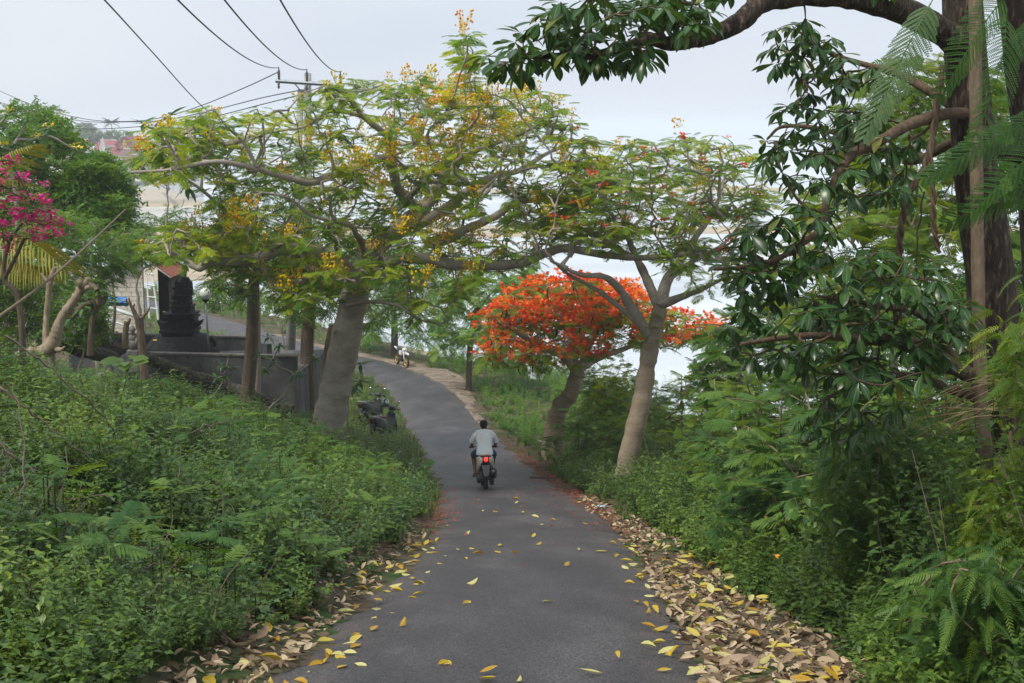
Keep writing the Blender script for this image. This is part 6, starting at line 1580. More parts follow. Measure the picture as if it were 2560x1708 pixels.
    t = MB(); t.tube([(0, .47, .86), (0, .63, .30)], [.03, .03], 8); t.tube([(-.06, .52, .62), (-.06, .64, .275)], [.02, .02], 8); t.tube([(.06, .52, .62), (.06, .64, .275)], [.02, .02], 8); t.obj('fork', MT['metal'], root, True)
    t = MB(); t.add(*loft([((0, .38, .50), .05, .02), ((0, .50, .58), .065, .03), ((0, .66, .58), .065, .03), ((0, .84, .48), .05, .02)])); t.obj('front_mudguard', MT[side], root, True)
    return root
def remesh(parts, mat, name, parent, vox=.011, sm=6):
    t = MB()
    for p in parts: t.add(p.v, p.f)
    me = bpy.data.meshes.new(name); me.from_pydata(t.v, [], t.f); o = bpy.data.objects.new(name, me); COL.objects.link(o)
    bm = bmesh.new(); bm.from_mesh(me); bmesh.ops.recalc_face_normals(bm, faces=bm.faces); bm.to_mesh(me); bm.free()
    m1 = o.modifiers.new('r', 'REMESH'); m1.mode = 'VOXEL'; m1.voxel_size = vox
    m2 = o.modifiers.new('s', 'SMOOTH'); m2.iterations = sm; m2.factor = .5
    dg = bpy.context.evaluated_depsgraph_get(); dg.update()
    nm = bpy.data.meshes.new_from_object(o.evaluated_get(dg)); nm.name = name
    o.modifiers.clear(); o.data = nm; nm.materials.clear(); nm.materials.append(mat); nm.polygons.foreach_set('use_smooth', [True] * len(nm.polygons)); nm.update()
    o.parent = parent; return o
def tb(pts, rad, s=10): return MB().tube(catmull(pts, 5), np.interp(np.linspace(0, 1, (len(pts) - 1) * 5 + 1 if len(pts) > 2 else 6), np.linspace(0, 1, len(rad)), rad), s)
def rider(label, loc, rz, slope):
    root = empty('person', loc, rz, label, 'person'); root.rotation_euler = (slope, 0, rz)
    parts = []
    hip = (0, -.30, .90); ch = (0, -.16, 1.22); nk = (0, -.06, 1.40)
    e = MB(); e.ell((0, -.28, .92), (.155, .12, .13)); e.ell((0, -.24, 1.05), (.14, .10, .16)); e.ell((0, -.17, 1.22), (.165, .105, .17)); parts.append(e)
    parts.append(tb([(-.17, -.13, 1.32), (0, -.11, 1.34), (.17, -.13, 1.32)], [.062, .075, .062])); parts.append(tb([(0, -.12, 1.32), (0, -.06, 1.43), (0, -.035, 1.48)], [.06, .052, .052]))
    # head with face, ears, nose; looks down the road
    e = MB(); e.ell((0, -.02, 1.53), (.074, .092, .108), 16, 12); e.ell((0, .03, 1.475), (.05, .055, .05)); e.ell((0, .075, 1.515), (.014, .022, .02)); e.ell((-.077, -.02, 1.52), (.012, .02, .03)); e.ell((.077, -.02, 1.52), (.012, .02, .03)); e.ell((0, .066, 1.478), (.026, .012, .010)); parts.append(e)
    for sx in (-1, 1):
        parts.append(tb([(sx * .18, -.13, 1.32), (sx * .265, -.04, 1.16), (sx * .285, .02, 1.075)], [.055, .045, .040]))
        parts.append(tb([(sx * .285, .02, 1.075), (sx * .285, .20, 1.02), (sx * .283, .36, 1.005)], [.042, .036, .026]))
        parts.append(tb([(sx * .283, .355, 1.007), (sx * .283, .40, 1.008), (sx * .282, .425, 1.004)], [.028, .034, .030]))
        for k, (fx, ln) in enumerate(((-.035, .9), (-.012, 1.0), (.011, .97), (.032, .8))):
            x = sx * .282 + fx; parts.append(tb([(x, .42, 1.010), (x, .425 + .035 * ln, 1.008), (x, .43 + .038 * ln, .980), (x, .415, .964)], [.010, .0095, .009, .008], 8))
        parts.append(tb([(sx * .282 - sx * .03, .39, 1.0), (sx * .282 - sx * .05, .42, .985), (sx * .282 - sx * .045, .445, .968)], [.012, .011, .009], 8))
        kn = (sx * .255, .20, .80)
        parts.append(tb([(sx * .09, -.30, .87), (sx * .19, -.05, .86), kn], [.095, .082, .062]))
        if sx < 0: parts.append(tb([kn, (-.225, .14, .60), (-.215, .06, .42), (-.215, .03, .375)], [.060, .056, .036, .036])); an = (-.215, .03, .375)
        else: parts.append(tb([kn, (.215, .19, .60), (.175, .18, .45), (.165, .17, .39)], [.060, .056, .036, .036])); an = (.165, .17, .39)
        parts.append(tb([(an[0], an[1] - .03, an[2] - .01), (an[0] + sx * .01, an[1] + .06, an[2] - .025), (an[0] + sx * .02, an[1] + .14, an[2] - .04)], [.036, .040, .030]))
        for k in range(5): parts.append(tb([(an[0] + sx * .02 + (k - 2) * .016, an[1] + .13, an[2] - .042), (an[0] + sx * .02 + (k - 2) * .018, an[1] + .175 - .006 * abs(k - 2), an[2] - .05)], [.011, .008], 7))
    body = remesh(parts, MT['skin'], 'body', root, .009, 4)
    # shirt: torso shell and short sleeves, with a loose hem
    sp = []
    prof = [(.83, .205, .14, -.32), (.92, .198, .138, -.30), (1.00, .182, .125, -.265), (1.10, .186, .125, -.225), (1.20, .205, .13, -.185), (1.28, .215, .128, -.155), (1.345, .185, .115, -.13), (1.39, .115, .10, -.10), (1.43, .074, .078, -.068)]
    n = 22; t = MB(); V = []
    for z, rx, ry, cy in prof:
        for k in range(n):
            a = 2 * math.pi * k / n; V.append((rx * math.cos(a) * (1 + .02 * math.sin(5 * a + z * 30)), cy + ry * math.sin(a) * (1 + .05 * math.sin(7 * a + z * 11)), z + (.012 * math.sin(3 * a) if z < .9 else 0)))
    F = [(i * n + k, i * n + (k + 1) % n, (i + 1) * n + (k + 1) % n, (i + 1) * n + k) for i in range(len(prof) - 1) for k in range(n)] + [tuple(range(n - 1, -1, -1)), tuple((len(prof) - 1) * n + k for k in range(n))]
    t.add(V, F); sp.append(t)
    for sx in (-1, 1): sp.append(tb([(sx * .13, -.14, 1.315), (sx * .205, -.11, 1.28), (sx * .262, -.05, 1.185), (sx * .287, -.015, 1.115)], [.078, .082, .074, .070], 12))
    sp.append(tb([(-.19, -.135, 1.32), (0, -.115, 1.345), (.19, -.135, 1.32)], [.088, .098, .088], 12))
    sh_ = remesh(sp, MT['shirt'], 'shirt', root, .010, 3)
    # shorts
    sp = []; e = MB(); e.ell((0, -.29, .895), (.172, .14, .12)); sp.append(e)
    for sx in (-1, 1): sp.append(tb([(sx * .085, -.30, .875), (sx * .18, -.07, .865), (sx * .245, .145, .815)], [.115, .10, .084], 12))
    remesh(sp, MT['denim'], 'shorts', root, .011, 3)
    # hair cap
    t = MB(); t.ell((0, -.035, 1.565), (.104, .108, .096), 16, 10); t.ell((0, -.072, 1.525), (.092, .070, .085), 14, 8); t.ell((.028, -.06, 1.605), (.062, .07, .06)); t.ell((-.035, -.05, 1.60), (.058, .07, .06)); t.ell((0, .015, 1.60), (.065, .065, .045))
    h = remesh([t], MT['hair'], 'hair', root, .009, 2)
    for sx, an in ((-1, (-.215, .03, .375)), (1, (.165, .17, .39))):
        t = MB(); t.box((an[0] + sx * .012, an[1] + .06, an[2] - .072), (.095, .27, .022), (-.15, 0, 0)); s_ = t.obj('sandal', MT['sandal'], root, bevel=.008)
        t = MB(); t.tube(catmull([(an[0] - .045 + sx * .015, an[1] + .08, an[2] - .06), (an[0] + sx * .015, an[1] + .085, an[2] + .018), (an[0] + .045 + sx * .015, an[1] + .08, an[2] - .06)], 5), .010, 6); t.obj('strap', MT['sandal'], s_, True)
    for sx in (-1, 1):
        t = MB(); t.ell((sx * .030, .068, 1.535), (.013, .008, .008)); t.obj('eye', MT['white_pl'], root, True)
    return root
YS = 33.7
sp_ = road_pt(YS, .0); tx = atd(1112, 1132, YS); sp_[0] = tx[0]
ss, _ = road_rel(sp_[0], YS); sp_[2] = zc_of(YS) + .02 + .035 * (1 - (ss[0] / HW) ** 2)
slope = math.atan((zc_of(YS + 1) - zc_of(YS - 1)) / 2)
scooter('scooter', 'dark scooter with pale side panels and a lit red tail light on the road', sp_, RAD(4), slope)
rider('person in a pale shirt and blue denim shorts riding the scooter', sp_, RAD(4), slope)
# parked scooters on the left verge of the bend
for y_, px_, lab, side, seat, hm in ((47.5, 882, 'parked grey scooter with a red rear and a helmet on its mirror', 'greyplast', 'seat_red', True), (52.5, 852, 'parked dark scooter with a round white mirror behind the helmeted one', 'plastic', 'plastic', False)):
    b_ = gpt(px_, 950, y_)
    sc_ = scooter('parked_scooter', lab, b_ + np.array([0, 0, .03]), RAD(-22), -.08, side, seat, False, group=None)
    if hm:
        hp = b_ + np.array([.02, .35, 1.18]); he = empty('helmet', hp, 0, 'black and teal patterned helmet hung on the parked grey scooter', 'helmet')
        t = MB(); t.ell((0, 0, .05), (.125, .145, .13), 16, 10); t.obj('shell', MT['helmet'], he, True)
        t = MB(); t.lathe([(.12, -.09), (.135, -.06), (.13, -.02), (.12, -.02)], (0, 0, 0), 16, 1, 1.12); t.obj('rim_trim', MT['black'], he, True)
# white dirt bike facing us at the bend
def dirt_bike(label, loc, rz):
    root = empty('dirt_bike', loc, rz, label, 'motorbike'); R_ = .33
    wheel(root, -.68, R_, R_, .11, 'gold_rim'); wheel(root, .70, R_ + .02, R_ + .02, .09, 'gold_rim')
    for sx in (-1, 1):
        t = MB(); t.tube([(sx * .09, .70, R_), (sx * .085, .40, .98)], [.028, .030], 10); t.obj('fork_leg', MT['white_pl'], root, True)
        t = MB(); t.tube(catmull([(sx * .06, .38, 1.02), (sx * .20, .36, 1.10), (sx * .40, .30, 1.10)], 4), .013, 8); t.obj('handlebar', MT['metal'], root, True)
        t = MB(); t.add([(sx * .10, .32, .62), (sx * .13, .02, .62), (sx * .13, .0, .86), (sx * .10, .36, .90), (sx * .16, .30, .66), (sx * .18, .05, .66), (sx * .17, .05, .82), (sx * .15, .32, .86)], [(0, 1, 2, 3), (7, 6, 5, 4), (0, 4, 5, 1), (1, 5, 6, 2), (2, 6, 7, 3), (3, 7, 4, 0)]); t.obj('tank_shroud', MT['white_pl'], root, bevel=.02)
        t = MB(); t.tube([(sx * .07, -.68, R_), (sx * .08, -.12, .42)], [.025, .03], 8); t.obj('swing_arm', MT['metal'], root, True)
    t = MB(); t.add(*loft([((0, .42, .72), .05, .02), ((0, .62, .80), .09, .025), ((0, .88, .80), .08, .02), ((0, 1.02, .74), .04, .015)])); t.obj('front_mudguard', MT['white_pl'], root, True)
    t = MB(); t.add(*loft([((0, .40, .92), .13, .12), ((0, .48, .94), .12, .13), ((0, .54, .93), .08, .10)])); nm_ = t.obj('headlight_mask', MT['white_pl'], root, True)
    t = MB(); t.ell((0, .545, .93), (.06, .03, .06)); t.obj('headlight', MT['glass'], nm_, True)
    t = MB(); t.add(*loft([((0, .22, .88), .09, .06), ((0, .0, .86), .10, .07), ((0, -.35, .87), .09, .05), ((0, -.60, .90), .08, .03)])); t.obj('seat', MT['plastic'], root, True)
    t = MB(); t.add(*loft([((0, -.45, .84), .09, .03), ((0, -.75, .90), .09, .02), ((0, -1.02, .93), .06, .015)])); t.obj('rear_mudguard', MT['white_pl'], root, True)
    t = MB(); t.box((0, .05, .45), (.22, .42, .34)); t.tube([(-.13, .05, .42), (.13, .05, .42)], [.13, .13], 14); t.obj('engine', MT['engine'], root, bevel=.02)
    t = MB(); t.tube([(0, .42, .95), (0, .38, .50), (0, -.1, .30)], [.03, .03, .03], 8); t.tube([(0, .36, .90), (0, -.2, .70), (0, -.55, .85)], [.025, .025, .02], 8); t.obj('frame', MT['white_pl'], root, True)
    return root
db = gpt(922, 840, 75.0); dirt_bike('white dirt bike with gold rims parked on the dirt at the bend', db + np.array([0, 0, .02]), RAD(205))
# ------------------------------------------------------------------ undergrowth
def scatter(n, smin, smax, y0, y1, seed, power=1.0, keep=None):
    """random ground points s metres beside the road centre line (negative = left)"""
    rg_ = np.random.default_rng(seed); out = []
    y = y0 * (y1 / y0) ** (rg_.random(n) ** power); s = rg_.uniform(smin, smax, n)
    i = np.searchsorted(RC[:, 1], np.clip(y, None, 74)); i = np.clip(i, 1, len(RC) - 1)
    x = RC[i, 0] + RN[i, 0] * s; yy = y + RN[i, 1] * s
    ok = np.abs(x) < .385 * yy + 1.0
    if keep is not None: ok &= keep(x, yy, s)
    x, yy, s = x[ok], yy[ok], s[ok]
    return np.stack([x, yy, H(x, yy)], -1), s
def plant_mass(name, label, pts, tpls, mat, scale, seed, base=(0.1, .9), tilt=.15, patch=.5, cat=None):
    rg_ = np.random.default_rng(seed); n = len(pts)
    Ix = rg_.integers(len(tpls), size=n); sc = scale(pts, rg_) if callable(scale) else rg_.uniform(*scale, n)
    M = yaw_mats(rg_.uniform(0, 6.28, n), sc, rg_.normal(0, tilt, n))
    b = (1 - patch) * rg_.uniform(*base, n) + patch * np.clip(vnoise(pts[:, 0] * .9, pts[:, 1] * .7, seed) * 1.3 - .15, 0, 1)
    o = build(name, [c for c in (inst(tpls[j], M[Ix == j], pts[Ix == j], b[Ix == j], .4) for j in range(len(tpls))) if c], MT[mat])
    return tag(o, label, kind='stuff')
edgeL = lambda x, y, s: (-s) > HW + .12 + .35 * vnoise(y * .9, y * 0, 81) + .25 * np.clip((12 - y) / 4, 0, 1)
litterw = lambda y: np.interp(y, [8, 12, 17, 22, 26, 32, 45], [1.25, 1.05, .95, .7, .5, .45, .3])
edgeR = lambda x, y, s: s > HW + litterw(y) * (.75 + .5 * vnoise(y * .8, y * 0 + 4, 82))
p, s = scatter(5600, -9.5, -HW, 7.2, 33, 91, 1.0, edgeL)
plant_mass('bank_weeds', 'dense leafy weeds covering the left bank', p, HERBS, 'weed', lambda q, r: r.uniform(.7, 1.25, len(q)) * np.interp(q[:, 1], [7, 14, 20, 33], [.75, .95, .85, .95]) * (.45 + 1.1 * vnoise(q[:, 0] * .55, q[:, 1] * .45, 83)), 92, patch=.65)
p, s = scatter(1100, -5, -HW - .1, 5.2, 10, 191, 1.0, edgeL)
plant_mass('corner_weeds', 'leafy weeds nearest the camera on the left bank', p, HERBS, 'weed', (.6, 1.05), 192)
p, s = scatter(1300, -8, -HW, 8, 40, 93, 1.0, edgeL)
plant_mass('dull_weeds', 'grey-green small weeds mixed through the left bank', p, HERBS, 'weed_dull', lambda q, r: r.uniform(.5, 1.1, len(q)) * np.interp(q[:, 1], [7, 14, 33], [.8, 1.1, 1.4]), 94, patch=.2)
p, s = scatter(360, -8.5, -HW - .2, 8.5, 34, 95, 1.0, edgeL)
def fern_scatter(name, label, pts, mat, size, seed, dz=(.2, .7), per=(3, 5)):
    rg_ = np.random.default_rng(seed); q = pts + np.stack([0 * pts[:, 0], 0 * pts[:, 0], rg_.uniform(*dz, len(pts))], -1)
    tips = [(t_, np.array([0, -.2, .4]), 0) for t_ in q]
    st = []
    for a_, b_ in zip(pts, q): st += tube(np.array([a_, b_]), .006, 3, False)
    o = build(name, rosettes(tips, FRONDS, per, size, rg_, (-.15, .45), .03, follow=.2) + [(V, F, .3) for V, F in st], MT[mat])
    return tag(o, label, kind='stuff')
fern_scatter('feathery_seedlings', 'bright feathery seedlings scattered over the left bank', p, 'bipin', (.17, .36), 96)
p, s = scatter(2300, -10, -HW, 30, 72, 97, 1.0, lambda x, y, s_: (-s_ > HW + .15 + .3 * vnoise(y * .5, y * 0, 85)) & ~((x < -4.5) & (y > 42.5) & (y < 49)))
plant_mass('verge_weeds', 'low weeds and grass beside the road beyond the leaning trunk', p, HERBS, 'weed', (.7, 1.3), 98, patch=.6)
p, s = scatter(1500, -7.5, -HW + .05, 24, 72, 99, 1.0, lambda x, y, s_: ~((x < -4.5) & (y > 42.5) & (y < 49)))
plant_mass('verge_grass', 'dry and green grass tufts on the left verge', p, GRASS, 'grass', (.4, 1.0), 100)
_ry = np.random.default_rng(171); _x = _ry.uniform(-34, 2, 1500); _y = _ry.uniform(74, 122, 1500); _s, _z = road_rel(_x, _y); _k = (np.abs(_s) > HW + .5) & (np.abs(_s) < 9) & (np.abs(_x - db[0]) > 1.6)
plant_mass('far_road_weeds', 'scrubby weeds beside the road beyond the shrine', np.stack([_x, _y, H(_x, _y)], -1)[_k], HERBS, 'fine', (.9, 2.0), 172, patch=.6)
# right side
p, s = scatter(3400, HW, 6.5, 7.6, 34, 101, 1.0, edgeR)
plant_mass('thicket_weeds', 'leafy weeds edging the right-hand thicket', p, HERBS, 'weed', lambda q, r: r.uniform(.7, 1.2, len(q)) * np.interp(q[:, 1], [7, 14, 33], [.8, 1.1, 1.3]) * (1 + .28 * np.clip(q[:, 0] - 2.2, 0, 3)), 102)
SHRUB = [herb(31, 1.5, 11, 12, .085, .05, .55), herb(32, 1.8, 9, 14, .07, .042, .5), herb(33, 1.3, 12, 10, .10, .062, .7)]
p, s = scatter(430, 3.1, 9.5, 9, 36, 103, 1.0, lambda x, y, s_: s_ > 3.1 + .08 * np.clip(y - 18, 0, 14))
plant_mass('thicket_shrubs', 'head-high leafy shrubs massed behind the right verge', p, SHRUB, 'weed', (.75, 1.5), 104, tilt=.12)
p, s = scatter(1700, HW, 9, 33, 82, 105, 1.0, lambda x, y, s_: (s_ > HW + .35 + 1.3 * np.exp(-((y - 72) / 9) ** 2) + .4 * vnoise(y * .5, y * 0, 86)))
plant_mass('far_verge_weeds', 'bright weeds along the right verge towards the bend', p, HERBS, 'fine', (.7, 1.5), 106, patch=.6)
p, s = scatter(900, HW + .1, 5, 24, 80, 107, 1.0, lambda x, y, s_: s_ > HW + .3 + 1.4 * np.exp(-((y - 72) / 9) ** 2))
plant_mass('far_verge_grass', 'grass tufts along the right verge', p, GRASS, 'grass', (.4, .9), 108)
p, s = scatter(260, 5, 14, 36, 90, 109, 1.0)
plant_mass('shore_shrubs', 'bushy shrubs on the slope down to the water', p, SHRUB, 'fine', (.9, 1.7), 110)
# saplings with feathery leaves: individuals
def sapling_proto(seed, h, nb):
    rg_ = np.random.default_rng(seed); root = empty('feathery_sapling', (0, 0, 0))
    T = Tree(seed); T.limb(catmull([(0, 0, -.1), (.04, .03, h * .35), (-.03, .02, h * .7), (.02, 0, h)], 5), .022, .008)
    T.grow([np.array([rg_.uniform(-.8, .8), rg_.uniform(-.8, .8), h * rg_.uniform(.25, 1.05)]) for _ in range(nb)], .14, .08, .1, .005, .4)
    build('stem', T.chunks(4), MT['bark_stem'], root)
    tag(build('crown', rosettes(T.tips + along(T, .25, .003, .012, rg_), FRONDS, (4, 6), (.24, .40), rg_, (-.3, .3), .03, follow=.3), MT['bipin' if seed % 2 else 'bipin_lime'], root), kind='stuff')
    return root
protos = [sapling_proto(701, 1.7, 20), sapling_proto(702, 2.4, 28), sapling_proto(703, 1.2, 14), sapling_proto(705, 2.0, 24)]
def copy_thing(src, loc, rz, sc, label, group, cat):
    r = src.copy(); COL.objects.link(r); r.location = [float(c) for c in loc]; r.rotation_euler = (0, 0, rz); r.scale = (sc,) * 3; tag(r, label, cat, group)
    for ch in list(src.children):
        c = ch.copy(); COL.objects.link(c); c.parent = r
    return r
sap = [(1720, 21, 0), (1790, 18, 3), (1830, 16, 0), (1870, 19, 1), (1700, 25, 3), (1660, 27, 1), (1740, 24, 1), (1830, 26, 1), (1930, 23, 3), (2020, 20, 1), (2100, 17, 3), (1920, 15.5, 0), (2040, 14.2, 2), (2160, 15, 3), (1610, 30, 2), (1380, 38, 3), (1330, 40, 2), (1440, 37, 1), (1560, 33, 1), (1640, 34, 1), (2250, 16, 1), (1350, 46, 1), (1420, 48, 1), (1980, 29, 1), (1880, 32, 1), (1720, 31, 1), (2300, 20, 1), (2180, 23, 1), (2080, 26, 1)]
for i, (px_, d_, k_) in enumerate(sap):
    b_ = gpt(px_, 1100, d_); sc_ = [1.0, 1.15, .9, 1.25, 1.05][i % 5]
    if i < 0: continue
    copy_thing(protos[k_], b_, i * 1.3, sc_, 'slender feathery-leaved sapling in the right-hand thicket', 'feathery saplings in the right-hand thicket', 'sapling')
for i, (px_, d_, k_) in enumerate([(430, 1, 0)][:0] + [(60, 14.5, 2), (230, 16, 2), (500, 13.5, 2), (120, 20, 2), (330, 21, 2), (560, 25, 2), (690, 31, 2)]):
    b_ = gpt(px_, 1100, d_); copy_thing(protos[k_], b_, i * 2.1, .5, 'small feathery-leaved sapling among the left bank weeds', 'feathery saplings on the left bank', 'sapling')
for pr_ in protos:
    for ch in list(pr_.children): bpy.data.objects.remove(ch)
    bpy.data.objects.remove(pr_)
# drooping lime-green feathery bushes on the right
TAM = [frond(14, .5, 21, .5, .05, .16, .05, 1), frond(16, .75, 22, .5, .05, .14, .05, 1), frond(14, .3, 23, .5, .05, .18, .05, 1)]
for lab, px_, d_, hp_, poly, n_, sd in (('drooping lime-green feathery bush under the whorled branches', 2080, 12.6, 420, [(1860, 1130), (1900, 1010), (2000, 950), (2120, 960), (2200, 1040), (2160, 1180), (2020, 1240), (1900, 1220)], 120, 801),
        ('lime-green feathery bush before the big dark trunk at the right edge', 2330, 10.2, 500, [(2200, 1180), (2240, 1110), (2330, 1060), (2420, 1020), (2430, 1200), (2330, 1330), (2220, 1280)], 90, 802),
        ('low green feathery bush in the bottom right corner', 2230, 8.8, 260, [(2060, 1400), (2130, 1300), (2250, 1260), (2380, 1240), (2400, 1500), (2250, 1560), (2110, 1520)], 110, 803),
        ('lime-green spray hanging at the right edge below the near fronds', 2390, 9.6, 900, [(2310, 830), (2330, 740), (2400, 700), (2430, 860), (2370, 930)], 34, 804)):
    b_ = gpt(px_, 1300, d_); u_, v_ = pix(b_)
    bush_tree('feathery_bush', lab, b_, .03, [([(u_, v_ + 6, d_), (u_ - 8, v_ - hp_ * .4, d_), (u_ + 4, v_ - hp_ * .75, d_), (u_, v_ - hp_, d_)], .035, .012)], poly, n_, d_, .8, sd, TAM, MT['bipin' if sd in (801, 803) else 'bipin_lime'], (.16, .26), (4, 6), 'bark_stem', (-.8, .2), .5, 'shrub', None, .12, .35, .02, .004, .05)
# ------------------------------------------------------------------ bare canes, straw
for i, pp in enumerate([[(-20, 860, 12), (60, 940, 12), (180, 1030, 12.2), (300, 1120, 12.5)], [(10, 770, 12.5), (120, 850, 12.6), (240, 960, 12.8), (260, 1010, 13)], [(60, 1568, 9), (40, 1300, 9.4), (55, 1050, 9.8), (30, 880, 10)], [(0, 1290, 9), (110, 1330, 9), (230, 1420, 9), (320, 1520, 8.9)], [(-10, 1010, 11), (90, 1100, 11), (170, 1240, 10.8), (200, 1330, 10.6)], [(150, 1568, 8.9), (130, 1450, 9), (60, 1380, 9.1), (-10, 1350, 9.2)],
        [(380, 1040, 17), (470, 980, 17.5), (560, 960, 18)], [(420, 960, 19), (520, 1040, 18.5), (600, 1110, 18)], [(430, 930, 20), (500, 1010, 19), (520, 1090, 18.5)], [(250, 1080, 14), (330, 1020, 14.4), (420, 1010, 14.8)], [(300, 1320, 10.5), (380, 1290, 10.6), (460, 1360, 10.6)], [(90, 1180, 11.4), (200, 1140, 11.6), (300, 1160, 11.8)]]):
    c = limb_pts(pp, 8); c[1:-1] += rng.normal(0, .012, (len(c) - 2, 3)); o = build('bare_cane', [(V - c[0], F) for V, F in tube(c, np.linspace(.011, .004, len(c)), 5)], MT['twig']); o.location = c[0]
    tag(o, 'thin bare brown cane arching over the left bank weeds', 'cane', 'bare canes over the left bank')
_tw = []
p, s = scatter(900, -9, -HW - .5, 8, 30, 111, 1.0, edgeL)
for q in p:
    a = rng.uniform(0, 6.28); L = rng.uniform(.3, .9); e = q + np.array([math.cos(a) * L * .6, math.sin(a) * L * .6, L * .7]); m_ = (q + e) / 2 + rng.normal(0, .08, 3)
    _tw += tube(catmull([q, m_, e], 3), np.linspace(.006, .0025, 7), 3, False)
p, s = scatter(260, 3.0, 8, 9, 28, 112, 1.0)
for q in p:
    a = rng.uniform(0, 6.28); L = rng.uniform(.6, 1.6); e = q + np.array([math.cos(a) * L * .35, math.sin(a) * L * .35, L]); m_ = (q + e) / 2 + rng.normal(0, .1, 3)
    _tw += tube(catmull([q, m_, e], 3), np.linspace(.009, .003, 7), 3, False)
tag(build('dry_twigs', _tw, MT['twig']), 'fine dry twigs standing through the undergrowth', kind='stuff')
MT['straw'] = surf('dry_straw', [(.3, (.22, .16, .09)), (.7, (.38, .29, .17))], 8, .8, .1)
_st = []
for i in range(26):
    a_ = atd(2120 + rng.uniform(-30, 60), 960 + rng.uniform(-30, 60), 10.6); b_ = atd(2370, 880 + rng.uniform(-40, 80), 10.2); m_ = (a_ + b_) / 2 + np.array([0, 0, rng.uniform(-.02, .16)])
    _st += tube(catmull([a_, m_, b_], 5), .0035, 3, False)
tag(build('dry_grass', _st, MT['straw']), 'dry straw-coloured grass stalks arching in from the right edge', kind='stuff')
for lab, pp in (('long dry stalk poking out of the right-hand weeds, upper', [(1935, 1215, 13), (2010, 1260, 12.6), (2090, 1300, 12.2)]), ('long dry stalk poking out of the right-hand weeds, lower', [(1925, 1222, 13), (1990, 1280, 12.6), (2070, 1320, 12.2)])):
    c = limb_pts(pp, 6); o = build('dry_stalk', [(V - c[0], F) for V, F in tube(c, .006, 5)], MT['straw']); o.location = c[0]; tag(o, lab, 'stalk')
# ------------------------------------------------------------------ leaf litter and fallen leaves
CURL = [tpl_join([leafN(1, w_, P_EL, f_, c_, 4, .5, tw_)]) for w_, f_, c_, tw_ in ((.48, .7, -.5, .2), (.42, .9, .3, -.3), (.5, .5, -.8, 0), (.4, 1.2, -.3, .4), (.46, .3, -.2, .1))]
def litter(n, smin, smax, y0, y1, seed, L, keep=None):
    p_, s_ = scatter(n, smin, smax, y0, y1, seed, 1.0, keep); rg_ = np.random.default_rng(seed + 1); k_ = len(p_)
    a = rg_.uniform(0, 6.28, k_); D_ = np.stack([np.cos(a), np.sin(a), rg_.normal(0, .22, k_)], -1); U_ = np.stack([rg_.normal(0, .4, k_), rg_.normal(0, .4, k_), np.where(rg_.random(k_) < .75, 1, -1)], -1)
    M = frames(D_, U_) * rg_.uniform(*L, k_)[:, None, None]; Ix = rg_.integers(5, size=k_)
    z0_ = np.maximum(H(p_[:, 0], p_[:, 1]), np.where(np.abs(s_) < HW + .1, zc_of(p_[:, 1]) + .03, -99)); p_[:, 2] = z0_ + rg_.uniform(.012, .05, k_)
    return [inst(CURL[j], M[Ix == j], p_[Ix == j], rg_.random(k_)[Ix == j], .1) for j in range(5)]
tag(build('leaf_litter', litter(3400, HW - .06, HW + 1.35, 7.4, 30, 121, (.06, .13), lambda x, y, s_: s_ < HW + litterw(y) + .25 * vnoise(y, y * 0, 9)), MT['dry']), 'brown dry leaf litter along the right road edge', kind='stuff')
tag(build('leaf_litter', litter(1100, -HW - .6, -HW + .02, 7.4, 22, 123, (.06, .12)), MT['dry']), 'brown dry leaf litter along the left road edge', kind='stuff')
ymeshes = []
for j in range(5):
    for k_ in range(4):
        t_ = CURL[j]; o = build('fallen_leaf', [(t_[0], t_[1], (k_ + .5) / 4, t_[3])], MT['yellow']); ymeshes.append(o.data); bpy.data.objects.remove(o)
def fallen(n, smin, smax, y0, y1, seed, label, group, L=(.10, .165), keep=None, weight=None):
    rg_ = np.random.default_rng(seed); p_, s_ = scatter(n, smin, smax, y0, y1, seed, 1.0, keep)
    for q, ss_ in zip(p_, s_):
        z_ = zc_of(q[1]) + .02 + .035 * max(0, 1 - (ss_ / HW) ** 2) if abs(ss_) < HW else max(H(q[0], q[1]) + .035, zc_of(q[1]) + .02)
        o = bpy.data.objects.new('fallen_leaf', ymeshes[rg_.integers(len(ymeshes))]); COL.objects.link(o)
        o.location = (q[0], q[1], z_ + .018); sc_ = rg_.uniform(*L); o.scale = (sc_,) * 3; o.rotation_euler = (-.2 + rg_.normal(0, .10), rg_.normal(0, .14) + (math.pi if rg_.random() < .2 else 0), rg_.uniform(0, 6.28)); tag(o, label, 'leaf', group)
fallen(38, -1.3, 1.2, 8.2, 30, 131, 'yellow leaf lying alone on the open asphalt', 'yellow leaves on the open asphalt', (.09, .15))
fallen(175, HW - .35, HW + 1.0, 7.8, 20, 132, 'yellow leaf in the litter along the right road edge', 'yellow leaves along the right road edge')
fallen(95, -HW - .35, -HW + .5, 7.8, 20, 133, 'yellow leaf in the litter along the left road edge', 'yellow leaves along the left road edge')
